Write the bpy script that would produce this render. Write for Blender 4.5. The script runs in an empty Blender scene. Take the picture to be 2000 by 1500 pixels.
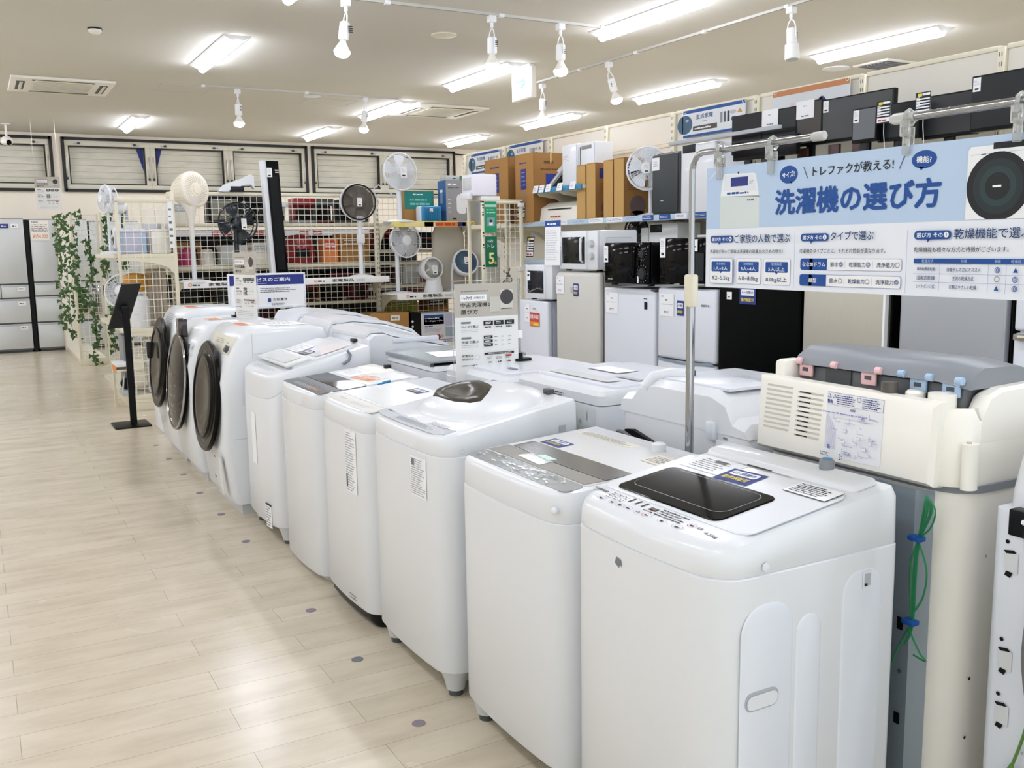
import bpy, bmesh, math, random
from mathutils import Vector, Matrix
random.seed(7)
S = bpy.context.scene
COL = S.collection
# ---------------------------------------------------------------- camera, world, exposure
F = 1857.97; YAW, PITCH, ROLL = .50882656, .14412835, .01554738; CAM = Vector((0, 0, 1.42))
fw = Vector((math.sin(YAW)*math.cos(PITCH), math.cos(YAW)*math.cos(PITCH), -math.sin(PITCH)))
r0 = fw.cross(Vector((0, 0, 1))).normalized(); d0 = fw.cross(r0)
rt = math.cos(ROLL)*r0 + math.sin(ROLL)*d0; dn = -math.sin(ROLL)*r0 + math.cos(ROLL)*d0
cd = bpy.data.cameras.new('camera'); cam = bpy.data.objects.new('camera', cd); COL.objects.link(cam)
cam.matrix_world = Matrix.Translation(CAM) @ Matrix((rt, -dn, -fw)).transposed().to_4x4()
cd.sensor_width = 36; cd.lens = F/2000*36; cd.clip_start = .05; cd.clip_end = 100
S.camera = cam
S.view_settings.view_transform = 'Standard'; S.view_settings.look = 'None'
S.view_settings.gamma = 1; S.view_settings.use_curve_mapping = False
S.view_settings.exposure = 0.0
W = bpy.data.worlds.new('daylight'); S.world = W; W.use_nodes = True
W.node_tree.nodes['Background'].inputs[0].default_value = (.86, .93, 1, 1)
W.node_tree.nodes['Background'].inputs[1].default_value = 1.75
TUBE_POWER = 57.0; BULB_POWER = 30.0
# ---------------------------------------------------------------- materials
def hx(h):
    c = [int(h[i:i+2], 16)/255 for i in (0, 2, 4)]
    return tuple((x/12.92 if x <= .04045 else ((x+.055)/1.055)**2.4) for x in c) + (1,)
MATS = {}
def mat(name, col, rough=.5, metal=0, coat=0, trans=0, emit=None, es=0, alpha=1, ior=1.45, noise=0, nscale=40, spec=.5, bump=0, stretch=None):
    if name in MATS: return MATS[name]
    m = bpy.data.materials.new(name); m.use_nodes = True; nt = m.node_tree
    b = nt.nodes['Principled BSDF']; c = hx(col) if isinstance(col, str) else col
    b.inputs['Base Color'].default_value = c; b.inputs['Roughness'].default_value = rough
    b.inputs['Metallic'].default_value = metal; b.inputs['Coat Weight'].default_value = coat
    b.inputs['Coat Roughness'].default_value = .08
    b.inputs['Transmission Weight'].default_value = trans; b.inputs['IOR'].default_value = ior
    b.inputs['Specular IOR Level'].default_value = spec; b.inputs['Alpha'].default_value = alpha
    if emit: b.inputs['Emission Color'].default_value = hx(emit); b.inputs['Emission Strength'].default_value = es
    if noise or bump:
        tc = nt.nodes.new('ShaderNodeTexCoord'); n = nt.nodes.new('ShaderNodeTexNoise'); n.inputs['Scale'].default_value = nscale
        n.inputs['Detail'].default_value = 4
        src = tc.outputs['Object']
        if stretch:
            mp = nt.nodes.new('ShaderNodeMapping'); mp.inputs['Scale'].default_value = stretch; nt.links.new(src, mp.inputs[0]); src = mp.outputs[0]
        nt.links.new(src, n.inputs['Vector'])
        if noise:
            mx = nt.nodes.new('ShaderNodeMix'); mx.data_type = 'RGBA'
            mx.inputs[6].default_value = tuple(x*(1-noise) for x in c[:3])+(1,); mx.inputs[7].default_value = tuple(min(1, x*(1+noise)) for x in c[:3])+(1,)
            nt.links.new(n.outputs['Fac'], mx.inputs[0]); nt.links.new(mx.outputs[2], b.inputs['Base Color'])
        if bump:
            bp = nt.nodes.new('ShaderNodeBump'); bp.inputs['Strength'].default_value = bump; bp.inputs['Distance'].default_value = .002
            nt.links.new(n.outputs['Fac'], bp.inputs['Height']); nt.links.new(bp.outputs[0], b.inputs['Normal'])
    MATS[name] = m; return m
WHITE = mat('white_plastic', 'e3e6e9', .3, coat=.25)
WHITE2 = mat('white_enamel', 'e1e5ec', .3, coat=.2)
WARMW = mat('warm_white_plastic', 'f0ece2', .4)
IVORY = mat('ivory_plastic', 'f4f1e7', .38, coat=.15)
CREAM = mat('cream_painted_steel', 'e6e0c9', .4)
CREAMW = mat('cream_wire', 'f0ede2', .4)
GREYW = mat('grey_white_plastic', 'c9cccb', .4)
LGREY = mat('light_grey_plastic', 'b4b8bd', .35)
MGREY = mat('mid_grey_plastic', '85898e', .4)
DGREY = mat('dark_grey_plastic', '4a4c4e', .4)
CHAR = mat('charcoal_plastic', '232528', .4, spec=.3)
BLACK = mat('black_plastic', '08090a', .35, spec=.25)
GLOSS = mat('black_gloss', '020203', .08, spec=.13)
GLASSD = mat('smoked_glass', '1c1a16', .1, spec=.06)
OLIVEG = mat('olive_smoked_plastic', '413d35', .18, spec=.08)
CHROME = mat('chrome', 'a9abae', .09, metal=1)
STEEL = mat('brushed_steel', 'b9b6aa', .34, metal=.75, noise=.06, nscale=8, stretch=(40, 40, 1))
SILVER = mat('silver_painted', 'aeb2b6', .35, metal=.35)
GALV = mat('grey_painted_steel', '8d98a0', .38, metal=.3, noise=.05, nscale=10)
PAPER = mat('white_paper', 'f2f3f4', .6)
PAPERW = mat('paper_cream', 'efe9dc', .6)
PRINTG = mat('grey_print', '777b80', .6)
PRINTK = mat('black_print', '1b1d22', .6)
PRINTB = mat('blue_print', '0b4a96', .5)
PRINTL = mat('pale_blue_print', 'b9cfe9', .5)
PRINTN = mat('navy_print', '23317f', .5)
PRINTP = mat('lilac_print', '8f93c8', .6)
PRINTR = mat('red_print', 'c8452e', .6)
PRINTO = mat('orange_print', 'e08a4a', .6)
PRINTY = mat('yellow_print', 'e6d64a', .6)
PRINTW = mat('white_print', 'f4f6f8', .5)
TAUPE = mat('taupe_print', 'bcb6aa', .6)
TEAL = mat('teal_print', '1f8078', .6)
GREENS = mat('green_sign', '15694a', .5)
GREENL = mat('green_sign_bright', '1f9366', .5)
CARD = mat('cardboard', 'a87d45', .8, noise=.08, nscale=6, stretch=(1, 1, 8))
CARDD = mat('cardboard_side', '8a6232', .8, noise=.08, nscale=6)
CARDF = mat('cardboard_flutes', 'c09a5e', .8, noise=.18, nscale=14, stretch=(60, 60, 1))
RED = mat('red_plastic', '8e1620', .3, coat=.4)
MAROON = mat('maroon_plastic', '4e1016', .35)
PINK = mat('pink_plastic', 'b8386c', .3)
ROSE = mat('rose_clip', 'eec3c4', .45)
SKY = mat('pale_blue_plastic', 'a9c3de', .4)
BLUEP = mat('blue_plastic', '2a86b8', .35)
BLUEG = mat('blue_grey_grille', '5d7690', .4)
OCHRE = mat('ochre_plastic', 'c08a2a', .3)
OLIVE = mat('olive_carton', 'a8a43a', .7)
LEAF = mat('ivy_leaf', '3c5c28', .5, noise=.45, nscale=9)
STEM = mat('ivy_stem', '5c6b3c', .6)
GRNCORD = mat('green_cord', '1f7a4c', .45)
YGCORD = mat('yellow_green_cord', '9aa83a', .45)
GRYCORD = mat('grey_cord', '6d6a6b', .5)
BRONZE = mat('bronze_print', '6b4a3a', .4)
BROWNP = mat('brown_stand', '3f2420', .4)
WALLM = mat('wall_paint', 'ebe7dc', .7, noise=.015, nscale=3)
CEILM = mat('ceiling_paint', 'd9d6cb', .85, noise=.02, nscale=60, bump=.1)
FRAMEK = mat('dark_window_frame', '1f1d1a', .5)
FRAMEA = mat('window_alu', 'd8d3c0', .4)
ACRYL = mat('clear_acrylic', 'ffffff', .03, trans=1, ior=1.3)
TUBEM = mat('led_tube', 'ffffff', .5, emit='ecf0ff', es=TUBE_POWER)
BULBM = mat('lit_bulb', 'ffffff', .4, emit='fff8ee', es=BULB_POWER)
EXITM = mat('lit_sign_face', '8f9a94', .5, emit='eefaf3', es=.62)
EXITG = mat('lit_sign_arrow', '0b5c4b', .5, emit='2fd9b4', es=.45)
def shutter_mat():
    m = bpy.data.materials.new('shutter_slats'); m.use_nodes = True; nt = m.node_tree; b = nt.nodes['Principled BSDF']
    tc = nt.nodes.new('ShaderNodeTexCoord'); sx = nt.nodes.new('ShaderNodeSeparateXYZ'); nt.links.new(tc.outputs['Object'], sx.inputs[0])
    mu = nt.nodes.new('ShaderNodeMath'); mu.operation = 'MULTIPLY'; mu.inputs[1].default_value = 1/.098; nt.links.new(sx.outputs[2], mu.inputs[0])
    fr = nt.nodes.new('ShaderNodeMath'); fr.operation = 'FRACT'; nt.links.new(mu.outputs[0], fr.inputs[0])
    n = nt.nodes.new('ShaderNodeTexNoise'); n.inputs['Scale'].default_value = 4; n.inputs['Detail'].default_value = 6
    mp = nt.nodes.new('ShaderNodeMapping'); mp.inputs['Scale'].default_value = (1, 1, 5); nt.links.new(tc.outputs['Object'], mp.inputs[0]); nt.links.new(mp.outputs[0], n.inputs['Vector'])
    cr = nt.nodes.new('ShaderNodeValToRGB'); e = cr.color_ramp.elements
    e[0].position = .3; e[0].color = hx('cfccbd'); e[1].position = .7; e[1].color = hx('e4dfcb'); nt.links.new(n.outputs['Fac'], cr.inputs[0])
    ln = nt.nodes.new('ShaderNodeValToRGB'); q = ln.color_ramp.elements; q[0].position = 0; q[0].color = (.25, .25, .23, 1); q[1].position = .08; q[1].color = (1, 1, 1, 1)
    nt.links.new(fr.outputs[0], ln.inputs[0])
    mx = nt.nodes.new('ShaderNodeMix'); mx.data_type = 'RGBA'; mx.blend_type = 'MULTIPLY'; mx.inputs[0].default_value = 1
    nt.links.new(cr.outputs[0], mx.inputs[6]); nt.links.new(ln.outputs[0], mx.inputs[7]); nt.links.new(mx.outputs[2], b.inputs['Base Color'])
    b.inputs['Roughness'].default_value = .6
    return m
SHUT = shutter_mat()
def floor_mat():
    m = bpy.data.materials.new('vinyl_planks'); m.use_nodes = True; nt = m.node_tree; b = nt.nodes['Principled BSDF']; L = nt.links.new
    tc = nt.nodes.new('ShaderNodeTexCoord')
    br = nt.nodes.new('ShaderNodeTexBrick'); br.offset = .37; br.offset_frequency = 2
    br.inputs['Scale'].default_value = 1; br.inputs['Brick Width'].default_value = .92; br.inputs['Row Height'].default_value = .152
    br.inputs['Mortar Size'].default_value = .0009; br.inputs['Mortar Smooth'].default_value = 0; br.inputs['Bias'].default_value = 0
    br.inputs['Color1'].default_value = hx('d9ceb9'); br.inputs['Color2'].default_value = hx('d2c6b0'); br.inputs['Mortar'].default_value = hx('a1977f')
    L(tc.outputs['Object'], br.inputs['Vector'])
    mp = nt.nodes.new('ShaderNodeMapping'); mp.inputs['Scale'].default_value = (1.3, 4, 1); L(tc.outputs['Object'], mp.inputs[0])
    n = nt.nodes.new('ShaderNodeTexNoise'); n.inputs['Scale'].default_value = 2.2; n.inputs['Detail'].default_value = 8; n.inputs['Roughness'].default_value = .62; L(mp.outputs[0], n.inputs['Vector'])
    cr = nt.nodes.new('ShaderNodeValToRGB'); e = cr.color_ramp.elements; e[0].position = .3; e[0].color = (.80, .78, .74, 1); e[1].position = .58; e[1].color = (1.02, 1.02, 1.01, 1); L(n.outputs['Fac'], cr.inputs[0])
    mx = nt.nodes.new('ShaderNodeMix'); mx.data_type = 'RGBA'; mx.blend_type = 'MULTIPLY'; mx.inputs[0].default_value = .8; L(br.outputs['Color'], mx.inputs[6]); L(cr.outputs[0], mx.inputs[7])
    L(mx.outputs[2], b.inputs['Base Color'])
    n2 = nt.nodes.new('ShaderNodeTexNoise'); n2.inputs['Scale'].default_value = 1.5; n2.inputs['Detail'].default_value = 3; L(tc.outputs['Object'], n2.inputs['Vector'])
    mr = nt.nodes.new('ShaderNodeMapRange'); mr.inputs[3].default_value = .16; mr.inputs[4].default_value = .34; L(n2.outputs['Fac'], mr.inputs[0]); L(mr.outputs[0], b.inputs['Roughness'])
    b.inputs['Coat Weight'].default_value = .08; b.inputs['Coat Roughness'].default_value = .14
    bp = nt.nodes.new('ShaderNodeBump'); bp.inputs['Strength'].default_value = .04; bp.inputs['Distance'].default_value = .004; L(n.outputs['Fac'], bp.inputs['Height']); L(bp.outputs[0], b.inputs['Normal'])
    return m
FLOORM = floor_mat()
# ---------------------------------------------------------------- builders
V3 = Vector
def basis(n):
    n = V3(n).normalized(); a = V3((0, 0, 1)) if abs(n.z) < .95 else V3((1, 0, 0))
    u = a.cross(n).normalized(); return u, n.cross(u), n
class MB:
    def __init__(s): s.bm = bmesh.new(); s.m = []
    def mi(s, m):
        if m not in s.m: s.m.append(m)
        return s.m.index(m)
    def face(s, vs, m):
        try: f = s.bm.faces.new(vs)
        except ValueError: return None
        f.material_index = s.mi(m); return f
    def poly(s, pts, m): return s.face([s.bm.verts.new(p) for p in pts], m)
    def box(s, x0, y0, z0, x1, y1, z1, m, bev=0, seg=2):
        x0, x1 = min(x0, x1), max(x0, x1); y0, y1 = min(y0, y1), max(y0, y1); z0, z1 = min(z0, z1), max(z0, z1)
        v = [s.bm.verts.new((x, y, z)) for x in (x0, x1) for y in (y0, y1) for z in (z0, z1)]
        fs = [s.face([v[i] for i in q], m) for q in ((0, 1, 3, 2), (4, 6, 7, 5), (0, 4, 5, 1), (2, 3, 7, 6), (0, 2, 6, 4), (1, 5, 7, 3))]
        if bev:
            es = {e for f in fs for e in f.edges}
            r = bmesh.ops.bevel(s.bm, geom=list(es), offset=bev, segments=seg, affect='EDGES', profile=.5)
            i = s.mi(m)
            for f in r['faces']: f.material_index = i
        return s
    def loft(s, rings, m, cap0=True, cap1=True, closed=True):
        R = [[s.bm.verts.new(p) for p in r] for r in rings]; n = len(R[0])
        for a, b in zip(R, R[1:]):
            for i in range(n if closed else n-1):
                j = (i+1) % n; s.face([a[i], a[j], b[j], b[i]], m)
        if cap0: s.face(R[0][::-1], m)
        if cap1: s.face(R[-1], m)
        return s
    def prism(s, pts, ax, a, b, m):
        def P(p, t):
            q = [0, 0, 0]; o = [i for i in range(3) if i != ax]; q[o[0]], q[o[1]] = p; q[ax] = t; return q
        return s.loft([[P(p, a) for p in pts], [P(p, b) for p in pts]], m)
    def cyl(s, p0, p1, r0, m, r1=None, n=16, cap=True):
        r1 = r0 if r1 is None else r1; p0, p1 = V3(p0), V3(p1); u, v, w = basis(p1-p0)
        rg = lambda p, r: [p+r*(math.cos(2*math.pi*i/n)*u+math.sin(2*math.pi*i/n)*v) for i in range(n)]
        return s.loft([rg(p0, r0), rg(p1, r1)], m, cap, cap)
    def lathe(s, prof, o, ax, m, n=24, cap=True):
        o = V3(o); u, v, w = basis(ax)
        return s.loft([[o+h*w+max(r, 1e-4)*(math.cos(2*math.pi*i/n)*u+math.sin(2*math.pi*i/n)*v) for i in range(n)] for r, h in prof], m, cap, cap)
    def tube(s, pts, r, m, n=6, closed=False):
        pts = [V3(p) for p in pts]; rings = []; pu = None
        for i, p in enumerate(pts):
            t = (pts[(i+1) % len(pts)]-pts[i-1]) if closed else (pts[min(i+1, len(pts)-1)]-pts[max(i-1, 0)])
            u, v, w = basis(t)
            if pu is not None:
                u = (pu-w*pu.dot(w)); u = u.normalized() if u.length > 1e-5 else basis(t)[0]; v = w.cross(u)
            pu = u; rings.append([p+r*(math.cos(2*math.pi*k/n)*u+math.sin(2*math.pi*k/n)*v) for k in range(n)])
        if closed: rings.append(rings[0])
        return s.loft(rings, m, not closed, not closed)
    def torus(s, c, nrm, R, r, m, n=32, k=8):
        u, v, w = basis(nrm); c = V3(c)
        return s.tube([c+R*(math.cos(2*math.pi*i/n)*u+math.sin(2*math.pi*i/n)*v) for i in range(n)], r, m, k, True)
    def ball(s, c, rx, ry, rz, m, n=16, k=10):
        c = V3(c)
        return s.loft([[c+V3((rx*math.sin(t)*math.cos(2*math.pi*i/n), ry*math.sin(t)*math.sin(2*math.pi*i/n), -rz*math.cos(t))) for i in range(n)] for t in [max(1e-3, min(math.pi-1e-3, math.pi*j/k)) for j in range(k+1)]], m)
    def wires(s, x0, x1, z0, z1, y, m, sp=.06, r=.0028, axis=1):
        # welded wire grid in the plane axis = y (axis 1: XZ plane, axis 0: YZ plane)
        P = (lambda a, z, d=0: (a, y+d, z)) if axis == 1 else (lambda a, z, d=0: (y+d, a, z))
        nx = max(1, round((x1-x0)/sp)); nz = max(1, round((z1-z0)/sp))
        for i in range(nx+1):
            a = x0+(x1-x0)*i/nx; s.cyl(P(a, z0), P(a, z1), r, m, n=4, cap=False)
        for j in range(nz+1):
            z = z0+(z1-z0)*j/nz; s.cyl(P(x0, z, r), P(x1, z, r), r, m, n=4, cap=False)
        return s
    def obj(s, name, parent=None, smooth=40, xf=None, label=None):
        me = bpy.data.meshes.new(name)
        if xf is not None: s.bm.transform(xf)
        bmesh.ops.recalc_face_normals(s.bm, faces=s.bm.faces[:])
        s.bm.to_mesh(me); s.bm.free()
        for m in s.m: me.materials.append(m)
        if smooth and len(me.polygons):
            me.polygons.foreach_set('use_smooth', [True]*len(me.polygons)); me.set_sharp_from_angle(angle=math.radians(smooth))
        o = bpy.data.objects.new(name, me); COL.objects.link(o)
        if parent is not None: o.parent = parent
        if label: o['label'] = label
        return o
def tag(o, label, cat, group=None):
    o['label'] = label; o['category'] = cat
    if group: o['group'] = group
    return o
def thing(name, label, cat, loc=(0, 0, 0), rz=0, group=None):
    o = bpy.data.objects.new(name, None); COL.objects.link(o); o.location = loc; o.rotation_euler = (0, 0, rz); o.empty_display_size = .1
    return tag(o, label, cat, group)
def struct(o): o['kind'] = 'structure'; return o
def bx(name, parent, a, m, bev=0, seg=2, label=None):
    b = MB(); b.box(*a, m, bev, seg); return b.obj(name, parent, label=label)
# ---------------------------------------------------------------- print (decals): flat ink/paper on a face given by origin O and axes U (reading direction), V (up)
TXT = {}
def glyphs(s):
    k = s
    if k in TXT: return TXT[k]
    c = bpy.data.curves.new('t', 'FONT'); c.body = s; c.size = 1; c.resolution_u = 2
    ob = bpy.data.objects.new('t', c); COL.objects.link(ob)
    dg = bpy.context.evaluated_depsgraph_get(); me = bpy.data.meshes.new_from_object(ob.evaluated_get(dg))
    vs = [tuple(v.co[:2]) for v in me.vertices]; fs = [tuple(p.vertices) for p in me.polygons]
    bpy.data.objects.remove(ob); bpy.data.curves.remove(c); bpy.data.meshes.remove(me)
    xs = [v[0] for v in vs] or [0]; ys = [v[1] for v in vs] or [0]
    TXT[k] = (vs, fs, min(xs), max(xs), min(ys), max(ys)); return TXT[k]
class Ink:
    def __init__(s, O, U, V, lift=.0006):
        s.b = MB(); s.O = V3(O); s.U = V3(U).normalized(); s.V = V3(V).normalized(); s.N = s.U.cross(s.V); s.h = lift; s.step = min(lift, .0006)
    def P(s, u, v, h=0): return s.O+u*s.U+v*s.V+(s.h+h)*s.N
    def up(s, k=1): s.h += s.step*k; return s
    def poly(s, pts, m): s.b.poly([s.P(*p) for p in pts], m); return s
    def rect(s, u0, v0, u1, v1, m): return s.poly([(u0, v0), (u1, v0), (u1, v1), (u0, v1)], m)
    def rr(s, u0, v0, u1, v1, r, m, k=4):
        pts = []
        for cx, cy, a in ((u1-r, v0+r, -90), (u1-r, v1-r, 0), (u0+r, v1-r, 90), (u0+r, v0+r, 180)):
            for i in range(k+1):
                t = math.radians(a+90*i/k); pts.append((cx+r*math.cos(t), cy+r*math.sin(t)))
        return s.poly(pts, m)
    def frame(s, u0, v0, u1, v1, r, w, m, m2):
        s.rr(u0, v0, u1, v1, r, m); s.up(); s.rr(u0+w, v0+w, u1-w, v1-w, max(r-w, 1e-4), m2); s.up(); return s
    def disk(s, u, v, r, m, ry=None, n=24):
        ry = ry or r; return s.poly([(u+r*math.cos(2*math.pi*i/n), v+ry*math.sin(2*math.pi*i/n)) for i in range(n)], m)
    def ring(s, u, v, r, w, m, n=20, ry=None):
        k = (ry or r)/r
        for i in range(n):
            a, b = 2*math.pi*i/n, 2*math.pi*(i+1)/n
            s.poly([(u+q*math.cos(t), v+k*q*math.sin(t)) for q, t in ((r-w, a), (r, a), (r, b), (r-w, b))], m)
        return s
    def line(s, u0, v0, u1, v1, w, m):
        d = math.hypot(u1-u0, v1-v0) or 1; nx, ny = -(v1-v0)/d*w/2, (u1-u0)/d*w/2
        return s.poly([(u0+nx*-1, v0+ny*-1), (u1-nx, v1-ny), (u1+nx, v1+ny), (u0+nx, v0+ny)], m)
    def text(s, t, u0, v0, u1, v1, m, bold=0, ang=0):
        # fitted to the box u0..u1, v0..v1
        vs, fs, a, b, c, d = glyphs(t)
        if not fs: return s
        if bold:
            f = bold*(v1-v0); u0, u1, v0, v1 = u0+f, u1-f, v0+f, v1-f
            offs = [(0, 0), (-f, 0), (f, 0), (0, f), (0, -f)]+([(.7*f, .7*f), (-.7*f, .7*f), (.7*f, -.7*f), (-.7*f, -.7*f)] if bold > .028 else [])
            for du, dv in offs: s.text(t, u0+du, v0+dv, u1+du, v1+dv, m, 0, ang); s.h += 2.5e-5
            return s
        kx = (u1-u0)/(b-a); ky = (v1-v0)/(d-c); ca, sa = math.cos(ang), math.sin(ang); cu, cv = (u0+u1)/2, (v0+v1)/2
        def q(x, y):
            x, y = u0+(x-a)*kx-cu, v0+(y-c)*ky-cv
            return s.P(cu+x*ca-y*sa, cv+x*sa+y*ca)
        B = [s.b.bm.verts.new(q(x, y)) for x, y in vs]
        for f in fs: s.b.face([B[i] for i in f], m)
        return s
    def bars(s, u0, v0, u1, v1, n, m, fill=.5, seed=1, full=.75):
        # unreadably small type: rows of broken dashes
        R = random.Random(seed); dv = (v1-v0)/n
        for i in range(n):
            y = v1-(i+1)*dv+dv*(1-fill)/2; x = u0; e = u0+(u1-u0)*(full+(1-full)*R.random())
            while x < e:
                w = dv*fill*R.uniform(.6, 3.2); x2 = min(x+w, e)
                s.rect(x, y, x2, y+dv*fill*R.uniform(.6, 1), m); x = x2+dv*fill*R.uniform(.25, .7)
        return s
    def obj(s, name, parent=None, label=None):
        bm = s.b.bm; N = s.N
        bm.normal_update()
        for f in bm.faces:
            if f.normal.dot(N) < 0: f.normal_flip()
        me = bpy.data.meshes.new(name); bm.to_mesh(me); bm.free()
        for m in s.b.m: me.materials.append(m)
        o = bpy.data.objects.new(name, me); COL.objects.link(o); o.parent = parent
        if label: o['label'] = label
        return o
def sheet(name, parent, O, U, V, w, h, m, draw=None, t=.0008, label=None):
    # a thin printed card: real slab plus its ink
    U = V3(U).normalized(); V = V3(V).normalized(); N = U.cross(V); O = V3(O)
    b = MB(); c = [O, O+w*U, O+w*U+h*V, O+h*V]
    b.loft([c, [p+t*N for p in c]], m); o = b.obj(name, parent, smooth=0, label=label)
    if draw:
        k = Ink(O+t*N, U, V, .0004); draw(k, w, h); k.obj('print', o if parent is not None and parent.parent is None else parent)
    return o
def tagcard(name, parent, O, U, V, w, h, seed=1, label=None):
    def d(k, w, h):
        k.bars(w*.15, h*.45, w*.85, h*.9, 5, LGREY, .4, seed); k.rect(w*.25, h*.12, w*.75, h*.25, PRINTK)
    return sheet(name, parent, O, U, V, w, h, PAPER, d, label=label)
# ================================================================ THE ROOM
XL, XR, YF, YB, ZC = -5.0, 9.6, -3.5, 16.14, 3.2
b = MB(); b.box(XL-.1, YF, -.1, XR+.1, YB+.3, 0, FLOORM); struct(b.obj('floor'))
b = MB(); b.box(XL-.1, YF, ZC, XR+.1, YB+.3, ZC+.1, CEILM); struct(b.obj('ceiling'))
b = MB(); b.box(XL-.1, YF, 0, XL, YB, ZC, WALLM); struct(b.obj('wall_left'))
b = MB(); b.box(XR, YF, 0, XR+.1, YB, ZC, WALLM); struct(b.obj('wall_right'))
# back wall with three window openings near the ceiling
WZ0, WZ1 = 2.36, 3.13
OPEN = [(-1.6, 1.14), (1.30, 5.06), (5.17, 7.84)]
BWM = mat('back_wall_paint', 'f8eeda', .7, noise=.015, nscale=3); b = MB(); b.box(XL, YB, 0, XR, YB+.15, WZ0, BWM); b.box(XL, YB, WZ1, XR, YB+.15, ZC, BWM)
xs = [XL]+[v for o in OPEN for v in o]+[XR]
for i in range(0, len(xs), 2): b.box(xs[i], YB, WZ0, xs[i+1], YB+.15, WZ1, BWM)
b.box(XL, YB+.22, WZ0-.3, XR, YB+.26, ZC, MGREY); struct(b.obj('wall_back'))  # added unseen backing behind the openings, keeps world light out
wn = 0
def window(x0, x1, name, gap=None, hang=True):
    t = bpy.data.objects.new(name, None); COL.objects.link(t); t.location = (0, 0, 0); struct(t)
    y = YB-.02
    f = MB()
    for a in ((x0, WZ0+.02, x1, WZ0+.09), (x0, WZ1-.1, x1, WZ1-.02), (x0, WZ0+.09, x0+.075, WZ1-.1), (x1-.075, WZ0+.09, x1, WZ1-.1)):
        f.box(a[0], y, a[1], a[2], y+.1, a[3], FRAMEA, .006)
    f.obj('window_frame', t)
    # inner sash rim and the shutter slats beyond it
    g = MB(); x2, x3, z2, z3 = x0+.08, x1-.08, WZ0+.095, WZ1-.105
    for a in ((x2, z2, x3, z2+.014), (x2, z3-.014, x3, z3), (x2, z2, x2+.014, z3), (x3-.014, z2, x3, z3)): g.box(a[0], y+.03, a[1], a[2], y+.07, a[3], FRAMEK)
    g.obj('sash_rim', t)
    s = MB(); s.box(x2+.005, y+.13, z2, x3-.005, y+.15, z3, SHUT); s.obj('shutter', t)
    if gap:
        k = MB(); xa = x3-.012 if gap > 0 else x2+.012; d = -.1*gap
        k.poly([(xa, y+.12, z3-.01), (xa+d, y+.12, z3-.01), (xa, y+.12, z3-.36)], PRINTN); k.obj('blue_sky_gap', t)
    for sx, xx in ((1, x0+.035), (-1, x1-.035)):
        h = MB(); h.box(xx-.012, y-.02, WZ0+.2, xx+.012, y, WZ1-.25, STEEL, .003); h.ball((xx, y-.012, WZ0+.18), .022, .02, .022, DGREY, 8, 6); h.obj('stay_arm', t)
        h = MB(); h.box(xx+sx*.17-.05, y-.012, WZ1-.085, xx+sx*.17+.05, y, WZ1-.065, LGREY, .003); h.ball((xx+sx*.19, y-.015, WZ1-.07), .024, .02, .018, DGREY, 8, 6); h.obj('hinge', t)
    return t
SASH = [(-1.6, -.23, 0), (-.23, 1.14, 0), (1.30, 2.55, 1), (2.55, 3.76, -1), (3.76, 5.06, 0), (5.17, 6.47, 0), (6.47, 7.84, 0)]
for i, (a, c, g) in enumerate(SASH): window(a, c, 'window_%d' % (i+1), g)
for i, (a, c) in enumerate(OPEN):
    t = MB(); w = .045
    for q in ((a, WZ0-.02, c, WZ0+.022), (a, WZ1-.022, c, WZ1+.02), (a-.02, WZ0-.02, a+.025, WZ1+.02), (c-.025, WZ0-.02, c+.02, WZ1+.02)):
        t.box(q[0], YB-.045, q[1], q[2], YB-.001, q[3], FRAMEK)
    struct(t.obj('trim_%d' % (i+1)))
# ---------------------------------------------------------------- ceiling fittings
def tube_light(x, y0, y1, label, grp='ceiling tube lights'):
    t = thing('ceiling_light', label, 'ceiling light', (x, (y0+y1)/2, ZC), 0, grp); L = (y1-y0)/2
    h = MB(); h.loft([[(-.115, -L-.02, 0), (.115, -L-.02, 0), (.115, L+.02, 0), (-.115, L+.02, 0)], [(-.115, -L-.02, -.006), (.115, -L-.02, -.006), (.115, L+.02, -.006), (-.115, L+.02, -.006)], [(-.04, -L, -.04), (.04, -L, -.04), (.04, L, -.04), (-.04, L, -.04)]], PAPER)
    h.obj('housing', t)
    d = MB(); n = 10
    d.loft([[(.036*k*math.cos(math.pi*i/n), yy, -.04-.036*k*math.sin(math.pi*i/n)) for i in range(n+1)] for yy, k in ((-L, .7), (-L+.012, 1), (L-.012, 1), (L, .7))], TUBEM)
    d.obj('lit_tube', t); return t
LIGHTS = [(2.08, 13.70, 15.10, 'short-looking tube light over the back wall by the security camera'),
 (2.08, 8.37, 9.80, 'tube light between the smoke detector and the nearest hanging spotlight row'),
 (2.08, 5.50, 6.90, 'tube light cut by the top edge of the photo'),
 (4.80, 5.55, 6.96, 'bright tube light beside the end of the front spotlight track'),
 (4.80, 8.43, 9.88, 'tube light meeting the green arrow exit sign'),
 (4.80, 11.12, 12.62, 'tube light touching the edge of the square ceiling air unit'),
 (4.80, 13.85, 15.20, 'tube light over the back windows above the tower fan'),
 (7.33, 5.53, 6.92, 'tube light above the row of black screens'),
 (7.33, 8.34, 9.82, 'tube light above the blue wall poster with the vacuum robot'),
 (7.33, 11.16, 12.60, 'tube light above the tall white air conditioner boxes'),
 (7.33, 13.9, 15.25, 'farthest tube light above the blue signs in the back corner')]
for x, y0, y1, l in LIGHTS: tube_light(x, y0, y1, l)
for i, (x, y0) in enumerate([(x, y) for x in (-.64, -3.36) for y in (-.2, 2.66, 5.53, 8.4, 11.2, 13.8)]+[(2.08, -.2), (2.08, 2.66), (4.8, -.2), (4.8, 2.66), (7.33, -.2), (7.33, 2.66)]):
    tube_light(x, y0, y0+1.42, 'tube light of the ceiling rows outside the view', 'ceiling tube lights outside the view')
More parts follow.
